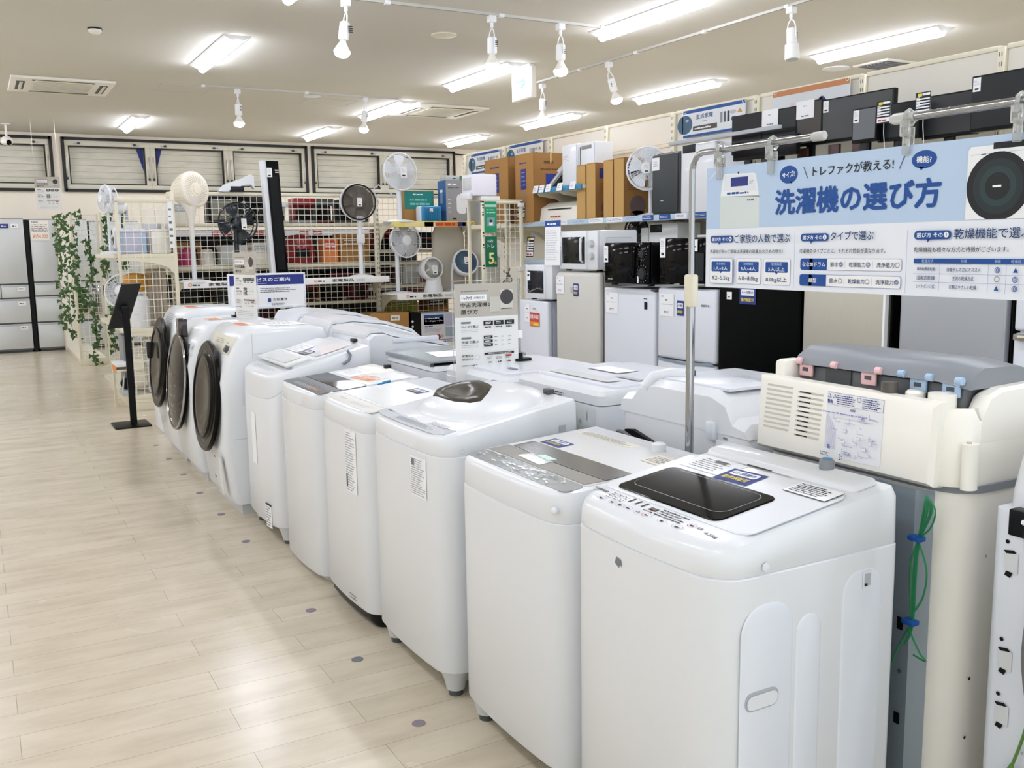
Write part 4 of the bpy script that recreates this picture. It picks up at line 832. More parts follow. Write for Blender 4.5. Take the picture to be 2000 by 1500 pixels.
# the long banner
BW, BZ0, BZ1, BM = 1.24, 1.303, 1.615, 1.456
t = thing('banner', 'long pale blue and white washing machine buying guide banner with clips', 'sign', (1.72, 2.0, 1.303))
b = MB(); b.box(-.0, -BW, 0, .003, 0, BZ1-BZ0, PAPER); b.obj('board', t)
q = Ink((-.0003, 0, -1.303), (0, -1, 0), (0, 0, 1), .00025)
q.rect(0, BM, BW, BZ1, PRINTL).rect(0, BZ0, BW, BM, mat('banner_white', 'e9eef6', .45)); q.up()
WB = mat('picture_white', 'eef1f3', .5); WG = mat('picture_grey', 'd5dedd', .5)
q.poly([(.055, 1.457), (.199, 1.457), (.197, 1.535), (.055, 1.539)], WG); q.poly([(.055, 1.539), (.197, 1.533), (.184, 1.588), (.178, 1.592), (.07, 1.596), (.064, 1.59)], WB)
q.up(); q.line(.055, 1.539, .197, 1.533, .001, LGREY); q.poly([(.064, 1.553), (.19, 1.548), (.178, 1.588), (.07, 1.593)], mat('picture_white2', 'e4e9ee', .5)); q.up(); q.rect(.094, 1.562, .157, 1.585, PRINTN); q.bars(.08, 1.542, .17, 1.549, 1, PRINTB, .8, 5); q.bars(.162, 1.565, .176, 1.575, 2, LGREY, .6, 2); q.bars(.155, 1.523, .185, 1.53, 1, PRINTG, .7, 4); q.disk(.122, 1.596, .003, PRINTK)
q.disk(.295, 1.579, .029, PRINTB, .021); q.poly([(.298, 1.563), (.308, 1.562), (.306, 1.556)], PRINTB); q.disk(.671, 1.583, .03, PRINTB, .0185); q.poly([(.66, 1.569), (.672, 1.567), (.664, 1.561)], PRINTB); q.up()
q.text('サイズ?', .275, 1.572, .315, 1.586, PRINTW, .02, .12); q.text('機能?', .653, 1.576, .689, 1.59, PRINTW, .02, -.05)
q.line(.343, 1.593, .356, 1.566, .0016, PRINTK); q.line(.624, 1.594, .611, 1.568, .0016, PRINTK)
q.text('トレファクが教える!', .371, 1.569, .597, 1.592, PRINTK, .012)
q.text('洗濯機の選び方', .253, 1.484, .715, 1.546, PRINTB, .032)
# drum washer picture
q.poly([(.772, BM+.001), (1.0, BM+.001), (1.0, 1.598), (.778, 1.597), (.772, 1.59)], WB); q.up(); q.rect(.825, 1.589, .95, 1.601, CHAR); q.line(.778, 1.581, .94, 1.583, .0008, LGREY); q.poly([(.8, 1.58), (.81, 1.58), (.81, 1.582), (.8, 1.582)], PRINTG)
D2 = lambda r, m, ry: q.poly([(.838+r*math.cos(a), max(BM+.001, 1.519+ry*math.sin(a))) for a in [2*math.pi*i/40 for i in range(40)]], m)
D2(.066, PRINTK, .065); q.up(); D2(.052, mat('picture_teal', '1c2a2d', .4), .052); q.up(); D2(.038, mat('picture_teal2', '24383c', .4), .038); q.up(); D2(.026, mat('picture_black', '10181b', .4), .026); q.up(); q.rect(.828, 1.517, .846, 1.521, PRINTW)
# columns
def pill(u0, u1, n):
    q.rr(u0, 1.42, u1, 1.438, .008, PRINTB); q.poly([((u0+u1)/2-.012, 1.421), ((u0+u1)/2-.004, 1.421), ((u0+u1)/2-.011, 1.413)], PRINTB); q.up(); q.text('選び方 その', u0+.006, 1.424, u1-.019, 1.434, PRINTW, .015); q.disk(u1-.011, 1.429, .0058, PRINTW); q.up(); q.text(n, u1-.0125, 1.4255, u1-.0095, 1.4325, PRINTB, .02)
pill(.021, .109, '1'); pill(.342, .427, '2'); pill(.658, .745, '3')
DB = mat('deep_blue_print', '173e70', .5)
q.text('ご家族の人数で選ぶ', .116, 1.418, .309, 1.44, DB, .012); q.text('タイプで選ぶ', .434, 1.421, .555, 1.441, DB, .012); q.text('乾燥機能で選ぶ', .752, 1.42, .915, 1.441, DB, .012)
q.text('洗濯物が多いご家族は洗濯機の容量が大きめの物を!', .022, 1.392, .287, 1.402, PRINTK, .006); q.text('洗濯機のタイプごとに、それぞれ性能が異なります。', .341, 1.392, .588, 1.403, PRINTK, .006); q.text('乾燥機能も様々な方式と特徴がございます。', .66, 1.394, .871, 1.405, PRINTK, .006)
q.line(.3255, 1.44, .3255, 1.308, .0007, PRINTP); q.line(.6425, 1.44, .6425, 1.308, .0007, PRINTP)
for u0, u1, a, c_ in ((.023, .112, '1人~2人', '4.2~5.5kg'), (.12, .21, '3人~4人', '6.0~8.0kg'), (.218, .309, '5人以上', '8.0kg以上')):
    q.frame(u0, 1.314, u1, 1.379, .006, .0009, PRINTP, PAPER); q.rr(u0+.008, 1.345, u1-.008, 1.371, .003, PRINTB); q.poly([((u0+u1)/2-.005, 1.3455), ((u0+u1)/2+.005, 1.3455), ((u0+u1)/2, 1.34)], PRINTB); q.up()
    q.text('家族構成', u0+.028, 1.362, u1-.028, 1.3685, mat('pale_on_blue', 'a9c8ee', .5), .01); q.text(a, u0+.018, 1.348, u1-.018, 1.3585, PRINTW, .012); q.text(c_, u0+.01, 1.32, u1-.01, 1.334, DB, .008); q.h = .00125
for v0, a, mk in ((1.353, 'ななめドラム', (1, 1, 0)), (1.316, '縦型', (0, 0, 1))):
    q.frame(.341, v0, .628, v0+.027, .006, .0009, PRINTP, PAPER); q.rr(.341, v0, .38, v0+.027, .006, PRINTB); q.rect(.37, v0, .423, v0+.027, PRINTB); q.up()
    q.text(a, .348 if len(a) > 3 else .37, v0+.008, .418 if len(a) > 3 else .394, v0+.019, PRINTW, .012)
    for (u0, u1, s_), m_ in zip(((.433, .457, '節水'), (.487, .533, '乾燥能力'), (.563, .61, '洗浄能力')), mk):
        q.text(s_, u0, v0+.008, u1, v0+.019, DB, .004); q.ring(u1+.0075, v0+.0135, .0058, .0012, PRINTB if m_ else PRINTG, 16)
        if m_: q.ring(u1+.0075, v0+.0135, .0032, .0014, PRINTB, 14)
    q.line(.476, v0+.005, .476, v0+.022, .0005, PRINTP); q.line(.553, v0+.005, .553, v0+.022, .0005, PRINTP)
q.rect(.659, 1.371, .96, 1.381, PRINTB); q.up()
for s_, u0, u1 in (('乾燥方式', .679, .706), ('特徴', .77, .783), ('価格', .842, .855), ('乾燥能力', .876, .903)): q.text(s_, u0, 1.3725, u1, 1.3795, mat('pale_on_blue', 'a9c8ee', .5), .004)
for v in (1.35, 1.333): q.line(.659, v, .96, v, .0006, PRINTP)
for u in (.722, .83, .867): q.line(u, 1.371, u, 1.314, .0006, PRINTP)
for v, a, c_, mk in ((1.354, '風乾燥(簡易乾燥)', '部屋干しの方にオススメ', '◎▲'), (1.3365, '温風式乾燥', '主流の乾燥方式', '○◎'), (1.319, 'ヒートポンプ式', '衣類にやさしい乾燥', '▲◎')):
    q.text(a, .668, v+.001, .712, v+.0095, DB, .008); w = .0068*len(c_)/2; q.text(c_, .776-w, v+.001, .776+w, v+.0095, DB, .01)
    for u, s_ in zip((.849, .886), mk):
        if s_ == '▲': q.poly([(u-.005, v+.001), (u+.005, v+.001), (u, v+.0105)], PRINTB)
        else:
            q.ring(u, v+.0055, .0058, .0013, PRINTB if s_ == '◎' else PRINTG, 16)
            if s_ == '◎': q.ring(u, v+.0055, .0033, .0014, PRINTB, 14)
q.obj('print', t)
q = Ink((-.0018, 0, -1.303), (0, -1, 0), (0, 0, 1), .0003); SHN = mat('film_crease_shine', 'ffffff', .1, coat=1)  # white strokes paint the shine on creased film
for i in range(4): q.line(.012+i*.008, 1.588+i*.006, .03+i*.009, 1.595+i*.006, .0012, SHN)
q.obj('film_crease_shine', t)
# ================================================================ POSTERS ON STANDS
def used_poster(k, w, h):
    # beige headed buying guide poster (print only)
    K = lambda u, v: (u*w, v*h)
    k.rect(0, h*.665, w, h, TAUPE); k.rect(0, 0, w, h*.665, mat('poster_white', 'e9e9e6', .5)); k.up()
    k.bars(w*.1, h*.915, w*.62, h*.935, 1, PRINTG, .6, 3); k.rect(w*.09, h*.825, w*.5, h*.89, PAPER); k.up(); k.text('トレファク', w*.11, h*.84, w*.27, h*.875, PRINTK, .03); k.text('が教える!', w*.3, h*.845, w*.46, h*.87, PRINTK, 0)
    k.text('中古洗濯機の', w*.09, h*.765, w*.59, h*.81, PRINTK, .012); k.text('選び方', w*.09, h*.695, w*.36, h*.74, PRINTK, .012)
    k.rect(w*.72, h*.74, w*.92, h*.93, mat('poster_machine', 'd2cec4', .5)); k.rect(w*.55, h*.71, w*.72, h*.86, mat('poster_machine2', 'c8c5bb', .5)); k.up(); k.disk(w*.82, h*.855, w*.105, mat('poster_drum', '3c3a3d', .4), h*.075); k.rect(w*.735, h*.735, w*.9, h*.742, PRINTK); k.rect(w*.57, h*.705, w*.7, h*.709, PRINTG)
    for v, s in ((.6, 'サイズで選ぶ'), (.445, '性能で選ぶ')):
        k.rr(w*.09, h*v, w*.24, h*(v+.02), h*.004, PRINTG); k.up(); k.text(s, w*.09, h*(v-.045), w*.36, h*(v-.018), PRINTK, .012); k.bars(w*.09, h*(v-.09), w*.38, h*(v-.055), 2, LGREY, .4, 5)
    for i in range(3):
        k.rect(w*(.44+.17*i), h*.575, w*(.59+.17*i), h*.62, CHAR); k.up(); k.bars(w*(.47+.17*i), h*.585, w*(.56+.17*i), h*.613, 2, PAPER, .5, i); k.bars(w*(.46+.17*i), h*.548, w*(.57+.17*i), h*.565, 1, PRINTK, .8, i+5)
        v = .44-i*.04; k.rect(w*.44, h*v, w*.58, h*(v+.03), CHAR); k.up(); k.bars(w*.46, h*(v+.009), w*.56, h*(v+.021), 1, PAPER, .8, i+9)
        for j in range(3): k.bars(w*(.61+.11*j), h*(v+.01), w*(.66+.11*j), h*(v+.02), 1, PRINTG, .8, i*3+j)
    k.text('家電全品', w*.09, h*.265, w*.27, h*.287, PRINTK, .012); k.text('保証付き', w*.09, h*.23, w*.27, h*.252, PRINTK, .012); k.ring(w*.33, h*.255, w*.04, w*.004, LGREY)
    k.rect(w*.44, h*.275, w*.92, h*.295, CHAR); k.up(); k.bars(w*.5, h*.281, w*.88, h*.29, 1, PAPER, .7, 2); k.rr(w*.78, h*.245, w*.88, h*.265, h*.004, PRINTR)
    for i in range(3): k.bars(w*(.48+.15*i), h*.225, w*(.58+.15*i), h*.258, 2, PRINTG, .5, i+30); k.bars(w*(.5+.15*i), h*.19, w*(.57+.15*i), h*.208, 1, PRINTK, .8, i+40)
    k.bars(w*.09, h*.17, w*.36, h*.185, 1, PRINTG, .7, 50); k.bars(w*.15, h*.04, w*.9, h*.13, 3, LGREY, .3, 51)
def poster_stand(label, O, U, z0, pole=None, base=None, w=.3, h=.42, pole_side=1):
    U = V3(U).normalized(); t = thing('poster_stand', label, 'sign', (O[0], O[1], z0), 0, 'buying guide posters on stands'); z = O[2]-z0; N = V3((U.y, -U.x, 0))
    sheet('poster', t, (0, 0, z), U, (0, 0, 1), w, h, PAPER, used_poster, t=.0015)
    a = MB(); o = [V3((0, 0, z))-N*.003+U*u+V3((0, 0, v)) for u, v in ((-.008, -.012), (w+.008, -.012), (w+.008, h+.012), (-.008, h+.012))]
    for i in range(4): a.cyl(o[i], o[(i+1) % 4], .0022, ACRYL, n=6)
    a.obj('acrylic_edge', t)
    p = (U*(w+.014) if pole_side > 0 else U*-.012)-N*.012; a = MB(); a.cyl((p.x, p.y, 0), (p.x, p.y, z+h+.015), .005, CHROME, n=12); a.obj('pole', t)
    a = MB(); a.box(p.x-.01, p.y-.012, z+h*.42, p.x+.01, p.y+.012, z+h*.5, PAPER, .003); a.obj('clamp', t)
    a = MB(); a.box(p.x-.03, p.y-.02, 0, p.x+.05, p.y+.05, .012, BLACK, .003); a.cyl((p.x, p.y, .01), (p.x, p.y, .035), .014, BLACK, n=12); a.obj('clip_base', t); return t
poster_stand('large beige-headed washer poster in a clear stand behind the curved lid washer', (1.738, 3.6, .845), (1, -.02, 0), .921)
poster_stand('narrow-looking beige poster turned sideways in front of the blue service board', (1.462, 6.3, .985), (.22, -.975, 0), .988, pole_side=-1)
t = thing('notice_board', 'white-framed blue service notice board standing behind the drum washers', 'sign', (1.555, 6.86, 1.0)); a = MB(); W_, H_ = .535, .22
for q_ in ((-.012, -.02, W_+.012, 0), (-.012, H_, W_+.012, H_+.014), (-.012, 0, 0, H_), (W_, 0, W_+.012, H_)): a.box(q_[0], -.012, q_[1]+.02, q_[2], .012, q_[3]+.02, WHITE, .003)
a.obj('frame', t); bx('board', t, (0, -.004, .02, W_, .004, H_+.02), PAPER)
k = Ink((0, -.0042, .02), (1, 0, 0), (0, 0, 1)); k.rect(0, H_*.68, W_, H_, PRINTN); k.up(); k.text('サービスのご案内', W_*.2, H_*.79, W_*.81, H_*.92, PRINTW, .025); k.bars(W_*.3, H_*.72, W_*.54, H_*.75, 1, PRINTL, .7, 3); k.bars(W_*.4, H_*.42, W_*.9, H_*.6, 3, PRINTK, .35, 4); k.text('付き', W_*.2, H_*.44, W_*.28, H_*.53, PRINTK, .01); k.rr(W_*.5, H_*.12, W_*.54, H_*.24, .004, PRINTN); k.text('お取置き', W_*.57, H_*.15, W_*.76, H_*.24, PRINTK, .01); k.bars(W_*.2, H_*.1, W_*.3, H_*.2, 2, PRINTG, .5, 8); k.bars(W_*.55, .0, W_*.75, H_*.09, 2, PRINTG, .5, 9); k.obj('print', t)
for x in (.08, W_-.08): bx('foot', t, (x-.02, -.05, 0, x+.02, .05, .012), WHITE, .003)
t = thing('hanging_poster', 'small beige poster hanging before the windows over the back fridges', 'sign', (.79, 14.5, 2.0)); sheet('poster', t, (0, 0, 0), (1, -.05, 0), (0, 0, 1), .31, .44, PAPER, used_poster, t=.0015)
a = MB()
for x in (.01, .3): a.cyl((x, 0, .44), (x, 0, 1.2), .0015, STEEL, n=5)
a.obj('hanging_wire', t)
# black stand seen from behind
t = thing('sign_stand', 'black floor sign stand seen from behind beside the drum washers', 'sign stand', (1.04, 8.30, 0)); bx('base', t, (-.16, -.15, 0, .12, .17, .012), BLACK, .003); a = MB(); a.loft([[(x-.0, y, z) for x, y in ((-.026, -.012), (.026, -.012), (.026, .012), (-.026, .012))] for z in (.012, .96)], BLACK); a.obj('post', t)
N_ = V3((-.35, .75, .55)).normalized(); u_ = V3((.9, .42, 0)).normalized(); v_ = N_.cross(u_).normalized(); c0 = V3((-.0, .03, .98)); a = MB()
pts = [c0+s*.085*u_+r_*.22*v_ for s, r_ in ((-1, -1), (1, -1), (1, 1), (-1, 1))]; a.loft([pts, [p+N_*.012 for p in pts]], CHAR); a.obj('board', t); a = MB(); a.box(-.03, -.0, .93, .03, .03, .99, BLACK, .004); a.obj('bracket', t)
# ================================================================ LONG SHELVING UNIT (X = 4.74, runs along Y)
GX = 4.74
t = thing('shelving_unit', 'long cream steel shelving wall with slotted posts behind the fridges', 'shelving', (GX, 2.3, 0))
YS = [2.32-2.3+i*.89 for i in range(0, 9)]; Y9 = 9.36-2.3; YS = [y for y in YS]
for y in YS:
    a = MB(); a.box(-.03, y-.02, 0, .03, y+.02, 2.4, CREAM, .004); p = a.obj('post', t); a = MB()
    for z in [1.3+.05*i for i in range(22)]: a.box(-.0312, y-.009, z, -.03, y-.005, z+.022, DGREY); a.box(-.0312, y+.005, z, -.03, y+.009, z+.022, DGREY)
    a.obj('slots', p)
for i, y in enumerate(YS[:-1]):
    y1 = YS[i+1]
    for z0, z1 in ((.1, 1.2), (1.21, 2.155), (2.185, 2.39)): bx('back_panel', t, (0, y+.022, z0, .015, y1-.022, z1), WALLM)
    for z in (2.155, 2.385): bx('cross_bar', t, (-.012, y+.02, z, .022, y1-.02, z+.025), CREAM, .003)
def gshelf(y0, y1, z, dep, rail, th=.03, label=None):
    o = bx('shelf', t, (-dep, y0, z-th, -.01, y1, z), CREAM, .003, label=label); r = bx('price_rail', o, (-dep-.012, y0, z-.035, -dep, y1, z+.006), rail, .002)
    for y in (y0+.01, (y0+y1)/2, y1-.01):
        a = MB(); a.prism([(-.01, z-th), (-dep*.95, z-th), (-dep*.9, z-th-.025), (-dep*.5, z-th-.05), (-.1, z-th-.13), (-.01, z-th-.16)], 1, y-.004, y+.004, CREAM); a.obj('bracket', o)
    return o
RAILB = mat('pale_blue_rail', 'bcd2e2', .4)
s = gshelf(.02, 5.27, 1.62, .42, RAILB, label='long shelf with pale blue price rail')
q = Ink((-.4325, 5.25, 1.587), (0, -1, 0), (0, 0, 1))
R_ = random.Random(5); u = .05
while u < 5.1:
    w = R_.uniform(.1, .3); m = PRINTB if (1.7 < u < 2.2 or 2.35 < u < 2.75) else (PAPER if R_.random() < .6 else RAILB); q.rect(u, .002, u+w, .04, m); q.up(.2); q.bars(u+.01, .012, u+w-.01, .032, 2, PAPER if m == PRINTB else PRINTP, .5, int(u*100)); u += w+R_.uniform(.01, .08)
q.obj('rail_labels', s)
s = gshelf(4.2, 4.96, 1.90, .44, BLUEP, label='short upper shelf with blue rail')
for i, y in enumerate((4.95, 4.85, 4.74, 4.56, 4.36)):
    sheet('price_card', s, (-.453-.01, y, 1.868), (0, -1, 0), (.25, 0, 1), .08, .065, PAPER, lambda k, w, h: k.bars(w*.15, h*.3, w*.7, h*.8, 2, PRINTP, .4, 3))
s = gshelf(4.4, 5.32, 1.29, .34, RAILB, label='lower shelf with pale blue rail')
s = gshelf(.9, 3.95, 1.40, .28, CREAM)
gshelf(5.35, 6.2, 1.62, .45, CREAM)
bx('base_deck', t, (-.42, 0, .02, 0, 6.5, .12), CREAM, .004)
# wall signs hung on its top
def homesign(y0, y1, z0, z1, label, tag_='生活家電', kind=0):
    t = thing('hanging_sign', label, 'sign', (GX-.04, y0, z0), 0, 'category signs on top of the shelving'); w, h = y0-y1, z1-z0
    bx('board', t, (0, -w, 0, .004, 0, h), PAPER); k = Ink((-.0003, 0, 0), (0, -1, 0), (0, 0, 1), .0004); k.rect(0, 0, w, h, mat('sign_pale', 'dfe4e6', .5)); k.up()
    if kind:
        k.rect(0, h*.84, w, h, mat('terracotta_print', 'c9885c', .6)); k.rr(w*.02, h*.2, w*.1, h*.5, .01, mat('sign_bluegrey', '9fb0c2', .5)); k.disk(w*.66, h*.5, .03, PRINTN)
        for i in range(5): k.rect(w*(.25+.09*i), h*.15, w*(.31+.09*i), h*.6, mat('sign_pink', 'e2cfd0', .5))
    else:
        k.rect(0, 0, w, h*.09, PRINTB); k.rect(0, h*.88, w, h, PRINTB); k.disk(w*.03, h*.48, w*.13, mat('robot_print', '24506e', .4), h*.35); k.poly([(-.01, 0), (0, 0), (0, h), (-.01, h)], PAPER); k.up()
        k.disk(w*.07, h*.62, w*.03, mat('robot_print2', '8fb4c8', .4), h*.04); k.text(tag_, w*.22, h*.62, w*.5, h*.8, DB, .015); k.bars(w*.32, h*.5, w*.42, h*.55, 1, PRINTG, .6, 3); k.rect(w*.17, h*.2, w*.57, h*.38, mat('sign_brown', '4b443f', .5)); k.up(); k.bars(w*.2, h*.25, w*.54, h*.33, 1, PAPER, .8, 4)
        for i, m in enumerate((MGREY, DGREY, CHAR)): k.rect(w*(.62+.055*i), h*.35, w*(.655+.055*i), h*.72, m)
        k.disk(w*.82, h*.66, w*.05, LGREY, h*.07); k.disk(w*.83, h*.42, w*.04, PRINTN, h*.09); k.poly([(w*.88, h*.6), (w*.96, h*.6), (w*.92, h*.75)], OCHRE)
    k.obj('print', t)
    for y in (-.02, -w+.02):
        a = MB(); a.torus((0, y, h-.005), (1, 0, 0), .012, .002, PAPER, 14, 5); a.obj('hook', t)
    return t
homesign(9.24, 8.61, 2.18, 2.385, 'farthest blue banded category sign half hidden by a cardboard box')
homesign(8.40, 7.77, 2.185, 2.395, 'blue banded category sign above the two tall cardboard boxes')
homesign(5.74, 5.08, 2.195, 2.39, 'blue banded category sign nearest the black screens')
homesign(4.82, 4.18, 2.18, 2.395, 'category sign with a terracotta top band behind the black screens', kind=1)
# ---- boxes and appliances on the shelving
def carton(label, X0, Y0, Z0, dx, dy, dz, m=CARD, m2=None, draw=None, grp=None, name='cardboard_box', cat='box', rz=0, drawside=None):
    t = thing(name, label, cat, (X0, Y0, Z0), rz, grp); a = MB(); a.box(0, 0, 0, dx, dy, dz, m, .003)
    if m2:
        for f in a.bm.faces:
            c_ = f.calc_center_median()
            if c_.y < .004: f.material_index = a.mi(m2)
    a.obj('carton', t)
    if m is CARD or m is CARDD: b_ = MB(); b_.box(dx*.48, -.0006, dz*.86, dx*.52, dy*1.0+.0006, dz+.0008, mat('packing_tape', 'c9a870', .3)); b_.obj('tape', t)
    if draw:
        k = Ink((-.0005, dy, 0), (0, -1, 0), (0, 0, 1)); draw(k, dy, dz); k.obj('print', t)
    if drawside:
        k = Ink((0, -.0005, 0), (1, 0, 0), (0, 0, 1)); drawside(k, dx, dz); k.obj('side_print', t)
    return t
def pana(k, w, h):
    k.bars(w*.25, h*.85, w*.72, h*.89, 1, PRINTN, .8, 3); k.rect(w*.32, h*.48, w*.62, h*.78, PRINTN); k.rect(w*.34, h*.05, w*.6, h*.46, mat('card_print', '9a7b5c', .8)); k.up(); k.bars(w*.36, h*.52, w*.58, h*.76, 4, PRINTP, .25, 4)
def panas(k, w, h): k.bars(w*.3, h*.84, w*.6, h*.89, 1, mat('dark_card_print', '5a4020', .8), .8, 5); k.bars(w*.2, h*.75, w*.8, h*.78, 1, mat('dark_card_print', '5a4020', .8), .7, 6); k.rect(w*.35, h*.4, w*.75, h*.7, PRINTN)
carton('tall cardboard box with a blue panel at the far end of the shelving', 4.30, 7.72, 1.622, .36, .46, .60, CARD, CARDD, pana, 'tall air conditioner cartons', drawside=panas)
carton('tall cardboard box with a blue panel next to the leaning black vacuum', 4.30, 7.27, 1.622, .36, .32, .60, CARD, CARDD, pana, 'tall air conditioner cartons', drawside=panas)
def flute(k, w, h): k.rect(0, h*.02, w, h*.98, CARDF)
def side2(k, w, h): k.rect(w*.1, h*.72, w*.9, h*.9, PRINTN); k.bars(w*.1, h*.45, w*.8, h*.65, 6, mat('dark_card_print', '5a4020', .8), .3, 6); k.disk(w*.35, h*.2, w*.2, mat('card_disc', '5a4a48', .7)); k.disk(w*.35, h*.06, w*.2, mat('card_disc', '5a4a48', .7), h*.055)
for i, (y, l) in enumerate(((6.50, 'thin upright cardboard box on the long shelf, first next to the air conditioner'), (6.36, 'thin upright cardboard box second from the air conditioner'), (6.12, 'thin upright cardboard box third from the air conditioner'), (5.98, 'thin upright cardboard box behind the small white fan'))):
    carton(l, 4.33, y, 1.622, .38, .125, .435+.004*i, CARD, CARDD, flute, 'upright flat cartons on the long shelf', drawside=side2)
def tower_ac(label, X0, Y0, Z0, dx, dy, dz, slot=True):
    t = thing('air_conditioner_unit', label, 'air conditioner', (X0, Y0, Z0), 0, 'upright window air conditioners'); bx('body', t, (0, 0, 0, dx, dy, dz), WHITE, .012); bx('front_panel', t, (-.006, .012, .02, .0, dy-.012, dz*.97), WHITE2, .003)
    if slot: bx('vent', t, (-.008, dy*.2, dz*.84, -.004, dy*.8, dz*.93), mat('vent_grey', '8f8d86', .5), .002)
    else: k = Ink((-.0065, dy, 0), (0, -1, 0), (0, 0, 1)); k.bars(dy*.1, dz*.6, dy*.5, dz*.75, 4, LGREY, .4, 3); k.obj('print', t)
    return t
tower_ac('tall plain white panel unit on the short upper shelf', 4.36, 6.66, 1.902, .2, .235, .34, False); bx('gap_strip', tower_ac('tall white air conditioner with a grey vent on the upper shelf', 4.36, 6.40, 1.902, .17, .24, .33), (-.007, .2, .02, -.002, .215, .3), DGREY)
def wand(label, p0, p1, m, r=.018):
    t = thing('stick_vacuum', label, 'vacuum cleaner', p0, 0, 'stick vacuums leaning on the upper shelf'); d = V3(p1)-V3(p0); a = MB(); a.cyl((0, 0, 0), d*.6, r, m, n=12); a.obj('tube', t); a = MB(); a.cyl(d*.55, d*.95, r*1.9, LGREY if m is not BLACK else BLACK, r*1.5, 12); a.obj('dust_bin', t); a = MB(); a.box(d.x-.02, d.y-.04, d.z-.02, d.x+.03, d.y+.03, d.z+.02, CHAR, .006); a.obj('handle', t)
wand('silver stick vacuum leaning against the tall cardboard box', (4.36, 7.12, 1.905), (4.5, 7.0, 2.13), SILVER); wand('black stick vacuum leaning beside the silver one', (4.36, 7.02, 1.905), (4.5, 6.93, 2.1), BLACK, .022)
t = thing('wall_air_conditioner', 'white indoor air conditioner lying on the long shelf beside flat cardboard boxes', 'air conditioner', (4.36, 6.68, 1.622)); a = MB()
pr = [(0, 0), (.3, 0), (.3, .15), (.22, .17), (.1, .165), (.02, .12)]; a.loft([[(x, y, z) for x, z in pr] for y in (0, .012, .6, .612)], WARMW); a.obj('body', t, smooth=30); bx('outlet_slot', t, (.01, .1, .098, .022, .47, .108), CHAR)
k = Ink((-.001, .612, 0), (0, -1, 0), (0, 0, 1)); k.bars(.2, .03, .4, .055, 1, PRINTR, .6, 3); k.obj('print', t)
def price_pop(label, O, U, V, w=.09, h=.14, hold=None):
    t = thing('price_card', label, 'price card', O, 0, 'black and white price cards')
    def d(k, w, h):
        k.rect(0, 0, w, h, PRINTK); k.up(); k.rect(w*.45, h*.85, w*.95, h*.95, PAPER); k.rect(w*.15, h*.82, w*.42, h*.95, PRINTY)
        for i in range(4): k.rect(w*.06, h*(.68-.12*i), w*.94, h*(.74-.12*i), PAPER); k.rect(w*.06, h*(.76-.12*i), w*.3, h*(.79-.12*i), PAPER)
        k.rect(w*.05, h*.05, w*.95, h*.25, PAPER); k.up(); k.bars(w*.12, h*.09, w*.88, h*.2, 1, PRINTR, .9, 3)
    sheet('card', t, (0, 0, 0), U, V, w, h, PAPER, d)
    if hold: a = MB(); a.tube([(.004, -w/2, h*.3), (.006, -w/2, -.05), (hold[0]-O[0], -w/2, hold[1]-O[2])], .002, PAPER, 5); a.obj('holder', t)
    return t
price_pop('price card at the far end of the long shelf by the wall air conditioner', (4.29, 7.55, 1.66), (0, -1, 0), (.1, 0, 1), .14, .2)
price_pop('price card on the lower shelf above the small silver oven', (4.36, 7.52, 1.32), (0, -1, 0), (.1, 0, 1), .13, .18)
price_pop('price card in front of the black screens, first from the light grey screen', (4.24, 3.585, 2.03), (0, -1, 0), (0, 0, 1), .09, .115, (4.3, 1.612))
price_pop('price card in front of the black screens, second from the light grey screen', (4.24, 3.345, 2.04), (0, -1, 0), (0, 0, 1), .09, .115, (4.3, 1.612))
# ---- electric fans
def fan_head(t, c, N, R, D, cage, blade, hub, nb=5, nw=40, wire=.0022, hubr=.3, motor=None, rim=.008, solid=None, spin=0):
    c = V3(c); u, v, N = basis(N); 
    a = MB(); a.torus(c, N, R, rim, cage, 40, 8); a.torus(c-N*D*.9, N, R*.92, rim*.7, cage, 36, 6); a.torus(c+N*D*.35, N, R*.5, wire*1.3, cage, 32, 5)
    for i in range(nw):
        g = 2*math.pi*i/nw; e = math.cos(g)*u+math.sin(g)*v; e2 = math.cos(g+spin)*u+math.sin(g+spin)*v
        a.tube([c+e2*R*hubr*.7+N*D*.5, c+(e+e2).normalized()*R*.72+N*D*.35, c+e*R], wire, cage, 4); 
        if i % 2 == 0: a.tube([c+e*R, c+e*R*.96-N*D*.6, c+e*R*.92-N*D*.9, c+e*R*.3-N*D*1.15], wire, cage, 4)
    a.obj('grille', t)
    a = MB()
    for i in range(nb):
        g = 2*math.pi*i/nb+.3; pts = []
        for s, w in ((.2, .3), (.5, .58), (.8, .64), (.93, .5)):
            pts.append((s, w))
        def pt(s, q, off): e = math.cos(g+q)*u+math.sin(g+q)*v; return c+e*R*s-N*(D*.4+off)
        L_ = [[pt(s, -w*.75, .02), pt(s, 0, 0), pt(s, w*.75, -.02)] for s, w in pts]
        a.loft([[p for p in r_]+[p-N*.003 for p in r_[::-1]] for r_ in L_], blade)
    a.cyl(c-N*D*.65, c-N*D*.15, R*.2, blade, n=20); a.obj('blades', t)
    a = MB(); a.lathe([(R*hubr, D*.42), (R*hubr, D*.5), (R*hubr*.9, D*.58), (.001, D*.6)], c, N, hub, 28); a.obj('hub_cap', t)
    if motor: a = MB(); a.lathe([(R*.28, -D*1.1), (R*.33, -D*1.5), (R*.28, -D*2.4), (R*.1, -D*2.7), (.001, -D*2.7)], c, N, motor, 24); a.obj('motor', t)
    if solid: a = MB(); a.lathe(solid[0], c, N, solid[1], 40); a.obj('shell', t)
    return u, v, N
